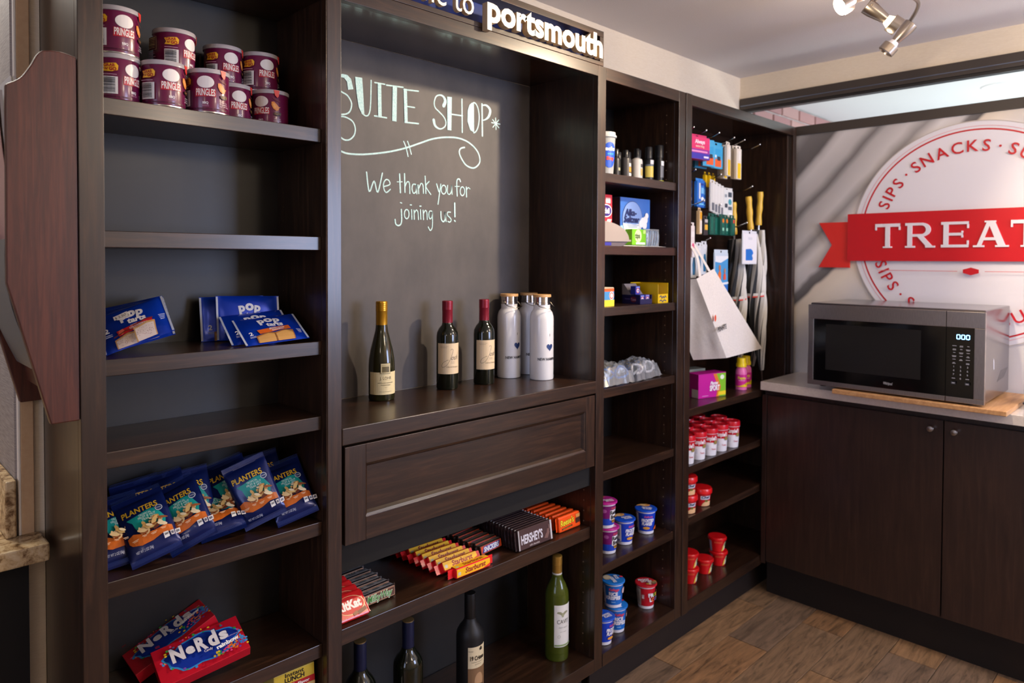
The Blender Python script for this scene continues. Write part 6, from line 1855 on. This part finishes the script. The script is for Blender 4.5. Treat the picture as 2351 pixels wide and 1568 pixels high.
fr = MB()
vs, fs = quadpatch(FF[0], FF[1], FF[2], FF[4], 10, 14, 0.008, 3, Vector((0, -1, 0)))
fr.add(vs, fs, TW, True); fro = fr.build('front_panel', tg)
sd = MB()
vs, fs = quadpatch(FF[0] + bk, FF[0], FF[4], FF[4] + bk, 8, 14, 0.018, 4, Vector((1, 0.3, 0)))
sd.add(vs, fs, TW, True); sd.build('side_gusset', tg)
bt = MB()
vs, fs = quadpatch(FF[4] + bk, FF[4], FF[2], FF[2] + bk * 0.8, 6, 10, 0.004, 5, Vector((0, 0, 1)))
bt.add(vs, fs, TW, True); bt.build('bottom_gusset', tg)
bp_ = MB()
vs, fs = quadpatch(FF[0] + bk, FF[1] + bk, FF[2] + bk, FF[4] + bk, 8, 12, 0.006, 6, Vector((0, -1, 0)))
bp_.add(vs, fs, TW, True); bp_.build('back_panel', tg)
for off in (Vector((0, 0, 0)), bk * 0.9):
    pts = smooth_curve([tuple(FF[0] * 0.80 + FF[1] * 0.20 + off), tuple(Vector((1.945, 0.03, 1.40)) - o0 + off * 0.7), tuple(Vector((1.950, 0.075, 1.468)) - o0 + off * 0.2), tuple(Vector((1.985, 0.085, 1.474)) - o0 + off * 0.2), tuple(Vector((2.000, 0.05, 1.41)) - o0 + off * 0.7), tuple(FF[0] * 0.25 + FF[1] * 0.75 + off)], 6)
    vs, fs = [], []
    for p in pts:
        p = Vector(p)
        vs += [p + Vector((-0.009, 0, 0)), p + Vector((0.009, 0, 0)), p + Vector((0.009, 0.0015, 0)), p + Vector((-0.009, 0.0015, 0))]
    for i in range(len(pts) - 1):
        for j in range(4):
            fs.append((4 * i + j, 4 * i + (j + 1) % 4, 4 * i + 4 + (j + 1) % 4, 4 * i + 4 + j))
    MB().add(vs, fs, TW, True).build('strap', tg)
d = Decal(0.0003)
ux_ = (FF[1] - FF[0]).normalized()
d.ell(0.120, -0.150, 0.007, 0.013, (226, 84, 50), 14)
d.text('PSNHTE', 0.172, -0.190, 0.018, (40, 40, 44), 0.03, fit=0.066, rot=0.16)
d.build('print', tg, lambda u, v, off: tuple(FF[0] + Vector((u, -0.0105 - off, v - 0.0))))

# umbrellas


def umbrella(label, top, tip, seed):
    t = thing('umbrella', label, 'umbrella', group='furled black and white umbrellas')
    L = (Vector(top) - Vector(tip)).length
    m_ = MB()
    nseg, nf = 40, 16
    cm = (C((28, 28, 30), 0.6), C((226, 222, 212), 0.6))
    z0, z1 = 0.07 * L, 0.80 * L
    r = random.Random(seed)
    ph = r.uniform(0, 6)
    rings = []
    for i in range(nseg + 1):
        tt = i / nseg
        z = z0 + (z1 - z0) * tt
        rad = 0.008 + 0.030 * min(1, tt * 1.9) ** 0.8 * (1.0 if tt < 0.72 else 1.0 - 0.55 * (tt - 0.72) / 0.28)
        ring = []
        for k in range(nf * 3):
            a = 2 * PI * k / (nf * 3) + tt * 3.3 + ph
            rr = rad * (1 + 0.20 * math.cos(8 * 2 * PI * k / (nf * 3)) + 0.05 * math.sin(9 * tt + k))
            ring.append(Vector((rr * math.cos(a), rr * math.sin(a), z)))
        rings.append(ring)
    n = nf * 3
    vs = [p for q in rings for p in q]
    for c in (0, 1):
        fs = [(i * n + k, i * n + (k + 1) % n, (i + 1) * n + (k + 1) % n, (i + 1) * n + k) for i in range(nseg) for k in range(n) if ((k // 3) % 2) == c]
        m_.add(vs, fs, cm[c], True)
    m_.build('canopy', t)
    MB().tube([(0, 0, 0), (0, 0, z0 + 0.02)], [0.0030, 0.0042], C((120, 100, 92), 0.3, 0.7), 10).build('tip_rod', t)
    hz = 0.825 * L
    MB().tube(smooth_curve([(0, 0, hz), (0, 0, hz + 0.05), (0.002, 0, hz + 0.10), (0.001, 0, L)]), [0.0125 + 0.0012 * math.sin(k * 0.9) for k in range(19)], C((236, 190, 66), 0.35), 16).build('handle', t)
    MB().tube([(0, 0, z1 - 0.01), (0, 0, hz + 0.004)], 0.0055, C((196, 192, 186), 0.25, 0.8), 10).build('collar', t)
    zb_ = z0 + (z1 - z0) * 0.56
    MB().lathe([(0.0395, zb_ - 0.009), (0.0405, zb_ - 0.007), (0.0405, zb_ + 0.007), (0.0395, zb_ + 0.009)], cm[1], 24, cap=False).build('strap', t)
    MB().lathe([(0.0402, zb_ - 0.009), (0.0410, zb_ - 0.0085), (0.0410, zb_ - 0.0030), (0.0402, zb_ - 0.0025)], C((222, 70, 50), 0.5), 24, cap=False).build('strap_band', t)
    t.matrix_world = lean(tip, top, (-0.5, -1, 0))
    return t


umbrella('furled umbrella left of the three, its handle lowest', (2.395, 0.130, 1.635), (2.470, 0.130, 0.860), 1)
umbrella('furled umbrella in the middle of the three', (2.470, 0.100, 1.662), (2.552, 0.066, 0.860), 2)
umbrella('furled umbrella at the right with the tallest handle', (2.578, 0.100, 1.690), (2.620, 0.150, 0.860), 3)

# ================================================================== microwave on its wooden board
bd = MB().box(2.333, 2.745, -0.853, -0.310, 0.8948, 0.9108, PINE, 0.002).build('cutting_board'); tag(bd, 'light wooden board under the microwave', 'board')
mv = thing('microwave', 'stainless countertop microwave with dark glass door', 'microwave', (2.35, -0.50, 0.9112))
SD = C((120, 114, 116), 0.16, 0.85)
MB().box(0.016, 0.385, -0.285, 0.2855, 0.008, 0.318, SD, 0.004).build('body', mv)
DG = C((7, 7, 9), 0.08, 0, 0.5)
Y0, Y1, YS = 0.2885, -0.288, -0.176
fb = MB()
zb0, zt0 = 0.0065, 0.3115
gz0, gz1, gy0, gy1 = 0.0235, 0.2575, 0.267, -0.2575
dm = MB()
dm.box(0, 0.016, YS + 0.0008, Y0, gz1, zt0, STEEL).box(0, 0.016, YS + 0.0008, Y0, zb0, gz0, STEEL).box(0, 0.016, gy0, Y0, gz0, gz1, STEEL)
do = dm.build('door', mv, bev=0.0012)
MB().box(0.0015, 0.014, YS + 0.0008, gy0, gz0, gz1, DG).build('door_glass', do)
MB().box(0.0008, 0.0014, -0.100, 0.222, 0.068, 0.240, simple_noise('perforated_window', (22, 20, 20), (30, 28, 27), 500, 0.25)).build('window_mesh', do)
cpn = MB().box(0, 0.016, Y1, YS - 0.0008, gz1, zt0, STEEL).box(0, 0.016, Y1, YS - 0.0008, zb0, gz0, STEEL).box(0, 0.016, Y1, gy1, gz0, gz1, STEEL)
co = cpn.build('control_panel', mv, bev=0.0012)
MB().box(0.0015, 0.014, gy1, YS - 0.0008, gz0, gz1, DG).build('panel_glass', co)
xm = lambda u, v, off: (0.0012 - off, -u, v)      # u to the right as seen from the room
d = Decal(0.0002)
for k, ch in enumerate('000'):
    u = 0.2120 + 0.0140 * k
    for seg in ((0, 0.007, 0.0080, 0.0022), (0, -0.007, 0.0080, 0.0022), (-0.0045, 0.0035, 0.0022, 0.0060), (0.0045, 0.0035, 0.0022, 0.0060), (-0.0045, -0.0035, 0.0022, 0.0060), (0.0045, -0.0035, 0.0022, 0.0060)):
        d.rect(u + seg[0], 0.2265 + seg[1], seg[2], seg[3], C((120, 190, 255), 0.5, emit=5.0))
d.build('clock_digits', co, xm)
d = Decal(0.0002)
GR = (176, 178, 190)
for r_ in range(6):
    for c_ in range(3):
        if (r_, c_) in ((5, 1),):
            continue
        d.rect(0.2010 + 0.0200 * c_, 0.1960 - 0.0112 * r_, 0.0125 - 0.003 * ((r_ + c_) % 3), 0.0016, GR)
        if (r_ + c_) % 2:
            d.rect(0.2010 + 0.0200 * c_, 0.1960 - 0.0112 * r_ - 0.0028, 0.0100, 0.0014, GR)
for r_ in range(3):
    for c_ in range(3):
        d.text(str(r_ * 3 + c_ + 1), 0.2010 + 0.0200 * c_, 0.1270 - 0.0130 * r_, 0.0058, GR, 0.02)
d.text('0', 0.2210, 0.0880, 0.0058, GR, 0.02)
d.rect(0.2010, 0.0880, 0.010, 0.0020, GR); d.rect(0.2410, 0.0880, 0.010, 0.0020, GR)
for u in (0.2010, 0.2410):
    d.rect(u, 0.0720, 0.0130, 0.0085, (60, 62, 70)); d.rect(u, 0.0720, 0.0080, 0.0030, GR)
d.build('keypad_print', co, xm)
d = Decal(0.0002); d.text('Whirlpool', -0.003, 0.0430, 0.0095, (206, 206, 214), 0.0, fit=0.030, shear=0.2); d.ring(0.0, 0.0430, 0.016, 0.0006, (190, 190, 200), 3.6, 5.6, 20, ry=0.006); d.build('brand_mark', do, xm)
for (a, b_) in ((0.03, 0.24), (0.03, -0.24), (0.34, 0.24), (0.34, -0.24)):
    MB().lathe([(0.010, 0.0), (0.011, 0.001), (0.011, 0.0085)], BLACKPL, 16, cx=a, cy=b_).build('foot', mv)
for k in range(6):
    MB().add([(0.200 + 0.020 * k, -0.2853, 0.060 + 0.001 * k), (0.260 + 0.020 * k, -0.2853, 0.095), (0.260 + 0.020 * k, -0.2853, 0.0975), (0.200 + 0.020 * k, -0.2853, 0.0625 + 0.001 * k)], [(0, 1, 2, 3)], C((70, 66, 68), 0.4)).build('vent_slit', mv)
MB().add([(0.135, -0.2854, 0.150), (0.147, -0.2854, 0.140), (0.150, -0.2854, 0.112), (0.140, -0.2854, 0.108), (0.137, -0.2854, 0.130)], [(0, 1, 2, 3, 4)], C((206, 204, 210), 0.4)).build('side_sticker', mv)
# wrapped bundle behind the microwave's right side
wb = thing('wrapped_bundle', 'plastic-wrapped white bundle with orange strip beside the microwave', 'bundle', (2.560, -0.885, 0.9112))
fw_ = pillow(0.12, 0.075, 0.030, 0.004, True, 0.004, 77)
MB().add(*(lambda q: (q.v, q.f))(pack_mesh(fw_, 0.12, 0.075, 1.2, CLEAR, 16, 12)), C((214, 218, 230), 0.2, 0, 0.4), True).build('wrap', wb)
MB().box(-0.055, 0.055, -0.033, -0.030, 0.010, 0.016, C((236, 110, 30), 0.4)).build('orange_strip', wb)
MB().box(-0.05, 0.05, -0.02, 0.02, 0.0, 0.006, C((60, 60, 66), 0.5)).build('tray', wb)

# ================================================================== sign on the mural
XS = XW - 0.0045
ms = thing('mural_sign', 'round white wall sign with red rings, ribbon and raised letters', 'sign', (XS, -0.66, 1.49))
wm = lambda u, v, off: (-off, -u, v)               # u to the right as seen from the room
circ = lambda r, n=96: [(r * math.cos(2 * PI * k / n), r * math.sin(2 * PI * k / n)) for k in range(n)]
MB().prism(circ(0.43), wm, 0.0, 0.005, C((228, 224, 230), 0.45)).build('disc', ms)
RED, RED2 = (196, 20, 30), (226, 48, 36)
d = Decal(0.0003)
d.ring(0, 0, 0.396, 0.0058, RED, n=120); d.ring(0, 0, 0.4085, 0.0018, (226, 160, 166), n=120); d.ring(0, 0, 0.428, 0.003, (196, 186, 176), n=120)


def arc_text(d, s, r, a_mid, h, col, inward=False, track=1.0):
    """letters set upright around a circle"""
    w = []
    for ch in s:
        if ch == ' ':
            w.append(h * 0.42)
        elif ch == '.':
            w.append(h * 0.30)
        else:
            _, _, a, b = text2d(ch, 0.012)
            w.append((b - a) * h / CAP + h * 0.30 * track)
    tot = sum(w)
    x = -tot / 2
    for ch, ww in zip(s, w):
        c = x + ww / 2
        x += ww
        if ch == ' ':
            continue
        ang = a_mid - c / r if not inward else a_mid + c / r
        X, Y = r * math.cos(ang), r * math.sin(ang)
        if ch == '.':
            d.ell(X, Y, 0.0045, 0.0045, col, 12)
        else:
            d.text(ch, X, Y, h, col, 0.012, rot=(ang - PI / 2) if not inward else (ang + PI / 2))


arc_text(d, 'SIPS . SNACKS . SUNDRIES', 0.336, PI / 2 - 0.05, 0.043, RED)
arc_text(d, 'SIPS . SNACKS . SUNDRIES', 0.336, -PI / 2, 0.043, RED, True)
for s in (-1, 1):
    d.rect(s * 0.187, -0.138, 0.285, 0.0022, (216, 120, 126))
d.poly([(-0.026, -0.1445), (-0.026, -0.1315), (0.0, -0.1235), (0.026, -0.1315), (0.026, -0.1445), (0.0, -0.1525)], RED)
d.build('disc_print', ms, lambda u, v, off: (-0.0052 - off, -u, v))
RB = MB().prism([(-0.448, -0.100), (0.448, -0.100), (0.448, 0.096), (-0.448, 0.096)], wm, 0.014, 0.019, C((200, 16, 26), 0.45)).build('ribbon', ms)
for s in (-1, 1):
    pts = [(s * 0.570, 0.064), (s * 0.440, 0.064), (s * 0.440, -0.129), (s * 0.570, -0.128), (s * 0.515, -0.032)]
    MB().prism(pts, wm, 0.006, 0.012, C((224, 44, 34), 0.45)).build('ribbon_tail', ms)
# TREATS in wide slab-serif capitals, built stroke by stroke
LWH = C((232, 226, 232), 0.4)


def slab(ch, x, w, z0, z1):
    H = z1 - z0
    st, sr = 0.017, 0.0105
    P = []
    def R(a, b, c_, d_): P.append([(x + a, z0 + c_), (x + b, z0 + c_), (x + b, z0 + d_), (x + a, z0 + d_)])
    if ch == 'T':
        R(0, w, H - sr * 1.25, H); R(0, 0.006, H - 0.026, H); R(w - 0.006, w, H - 0.026, H); R(w / 2 - st / 2, w / 2 + st / 2, 0, H - sr * 1.25); R(w / 2 - 0.017, w / 2 + 0.017, 0, 0.006)
    elif ch == 'E':
        R(0.008, 0.008 + st, 0, H); R(0, w, 0, sr); R(0, w, H - sr, H); R(0.008 + st, w * 0.80, H * 0.46, H * 0.46 + sr); R(w - 0.006, w, 0, 0.026); R(w - 0.006, w, H - 0.026, H); R(w * 0.80 - 0.006, w * 0.80, H * 0.38, H * 0.64)
    elif ch == 'R':
        R(0.008, 0.008 + st, 0, H); R(0, 0.036, 0, 0.007); R(0, w * 0.55, H - sr, H)
        R(0.020, w * 0.55, H * 0.44, H * 0.44 + sr)
        c, rr_ = (x + w * 0.55, z0 + H * 0.44 + (H * 0.56) / 2), H * 0.28
        n = 14
        for k in range(n):
            a0, a1 = -PI / 2 + PI * k / n, -PI / 2 + PI * (k + 1) / n
            P.append([(c[0] + 1.18 * rr_ * math.cos(a0), c[1] + rr_ * math.sin(a0)), (c[0] + 1.18 * rr_ * math.cos(a1), c[1] + rr_ * math.sin(a1)), (c[0] + (1.18 * rr_ - st) * math.cos(a1), c[1] + (rr_ - sr) * math.sin(a1)), (c[0] + (1.18 * rr_ - st) * math.cos(a0), c[1] + (rr_ - sr) * math.sin(a0))])
        P.append([(x + w * 0.40, z0 + H * 0.46), (x + w * 0.60, z0 + H * 0.46), (x + w * 0.96, z0), (x + w * 0.74, z0)]); R(w * 0.68, w, 0, 0.007)
    elif ch == 'A':
        P.append([(x + 0.010, z0), (x + 0.024, z0), (x + w * 0.52, z0 + H), (x + w * 0.40, z0 + H)]); P.append([(x + w - 0.032, z0), (x + w - 0.008, z0), (x + w * 0.60, z0 + H), (x + w * 0.40, z0 + H)])
        R(w * 0.24, w * 0.74, H * 0.26, H * 0.26 + sr); R(0, 0.036, 0, 0.007); R(w - 0.042, w, 0, 0.007); R(w * 0.32, w * 0.64, H - 0.006, H)
    else:
        cx, rx = x + w / 2, w / 2 - 0.004
        n = 26
        Q = []
        for k in range(n + 1):
            t = k / n
            a = PI * 0.18 + t * PI * 1.32 if t < 0.5 else PI * 0.18 + 0.5 * PI * 1.32 - (t - 0.5) * PI * 1.32
            Q.append((cx + rx * 0.95 * math.cos(PI * 0.2 + 1.3 * PI * min(t, 0.5) * 2 * 0.77) if t < 0.5 else cx - rx * 0.95 * math.cos(PI * 0.2 + 1.3 * PI * min(1 - t, 0.5) * 2 * 0.77), z0 + H * (0.74 + 0.23 * math.sin(PI * 0.2 + 2 * PI * t * 0.77 * 0.65 * 1.0)) if t < 0.5 else z0 + H * (0.26 - 0.23 * math.sin(PI * 0.2 + 2 * PI * (1 - t) * 0.77 * 0.65))))
        for k in range(n):
            a, b = Vector(Q[k]), Vector(Q[k + 1])
            t_ = (b - a)
            if t_.length < 1e-6:
                continue
            nn = Vector((-t_.y, t_.x)).normalized() * 0.0065
            P.append([tuple(a + nn), tuple(b + nn), tuple(b - nn), tuple(a - nn)])
    m_ = MB()
    for k_, q in enumerate(P):
        m_.prism(q, wm, 0.0191, 0.0232 + 0.00006 * k_, LWH)
    m_.build('letter', ms)


for ch, x, w in (('T', -0.338, 0.094), ('R', -0.226, 0.106), ('E', -0.100, 0.092), ('A', 0.006, 0.112), ('T', 0.123, 0.094), ('S', 0.240, 0.080)):
    slab(ch, x, w, -0.047, 0.051)

# ================================================================== ceiling spotlight
sl_ = thing('ceiling_spotlight', 'brushed nickel ceiling spotlight with three adjustable heads', 'spotlight', (1.93, -0.60, Z_CEIL))
MB().lathe([(0.060, -0.022), (0.064, -0.018), (0.066, 0.0)], NICKEL, 36).build('canopy', sl_)
MB().tube(smooth_curve([(-0.34, -0.02, -0.055), (-0.18, 0.055, -0.052), (0.0, 0.0, -0.050), (0.16, -0.045, -0.052), (0.34, 0.03, -0.058)], 8), 0.006, NICKEL, 10).build('arm', sl_)
MB().tube([(0, 0, 0.0), (0, 0, -0.052)], 0.007, NICKEL, 10).build('stem', sl_)
HOT = C((255, 238, 205), 0.5, emit=38.0)
WARM = C((255, 226, 170), 0.5, emit=7.0)


def spot_head(pos, aim, joint, lit, power, size=60):
    """pos: centre of the lamp face; aim: target point; joint: where it hangs on the arm (local)"""
    o0 = Vector(sl_.location)
    P = Vector(pos)
    ax = (Vector(aim) - P).normalized()
    M_ = ax.to_track_quat('Z', 'Y').to_matrix().to_4x4()
    M_.translation = P - o0
    h = MB().lathe([(0.0205, -0.112), (0.0225, -0.110), (0.0220, -0.090), (0.0150, -0.050), (0.0125, -0.040)], NICKEL, 28, mtx=M_)
    ho = h.build('head', sl_)
    MB().lathe([(0.0245, -0.026), (0.0262, -0.0255), (0.0262, 0.001), (0.0245, 0.0015), (0.0240, -0.002), (0.0240, -0.025)], NICKEL, 32, cap=False, mtx=M_).build('rim', ho)
    MB().lathe([(0.0125, -0.042), (0.0150, -0.036), (0.0235, -0.014), (0.0238, -0.006)], WARM if lit else C((220, 218, 226), 0.4), 28, cap=False, mtx=M_).build('bulb_glass', ho)
    MB().lathe([(0.0237, -0.005), (0.0001, -0.0045)], HOT if lit else C((226, 224, 226), 0.3), 28, cap=False, mtx=M_).build('bulb_face', ho)
    back = (M_ @ Vector((0, 0, -0.100)))
    MB().tube([tuple(Vector(joint)), tuple(back)], 0.0045, NICKEL, 8).build('swivel', ho)
    side = M_.to_3x3() @ Vector((1, 0, 0))
    MB().tube([tuple(back - side * 0.018), tuple(back - side * 0.040)], 0.0022, NICKEL, 8).build('grip_pin', ho)
    if power:
        L = bpy.data.lights.new('spot_lamp', 'SPOT')
        L.energy = power; L.spot_size = math.radians(size); L.spot_blend = 0.55; L.shadow_soft_size = 0.022; L.color = (1.0, 0.80, 0.56)
        lo = bpy.data.objects.new('spot_lamp', L); COL.objects.link(lo)
        lo.location = P + ax * 0.006
        lo.rotation_euler = ax.to_track_quat('-Z', 'Y').to_euler()
        # light leaking through the glass back of the bulb
        L2 = bpy.data.lights.new('lamp_spill', 'POINT')
        L2.energy = power * 0.09; L2.shadow_soft_size = 0.02; L2.color = (1.0, 0.80, 0.56)
        l2 = bpy.data.objects.new('lamp_spill', L2); COL.objects.link(l2)
        l2.location = P - ax * 0.030 + Vector((0, 0, -0.03))


spot_head((1.615, -0.590, 2.075), (0.72, 0.20, 1.38), (-0.34, -0.02, -0.055), True, 46, 88)
spot_head((1.925, -0.640, 2.080), (2.30, -1.20, 1.55), (0.0, 0.0, -0.050), True, 22, 95)
spot_head((2.200, -0.520, 2.090), (1.95, 0.18, 1.25), (0.34, 0.03, -0.058), False, 0)
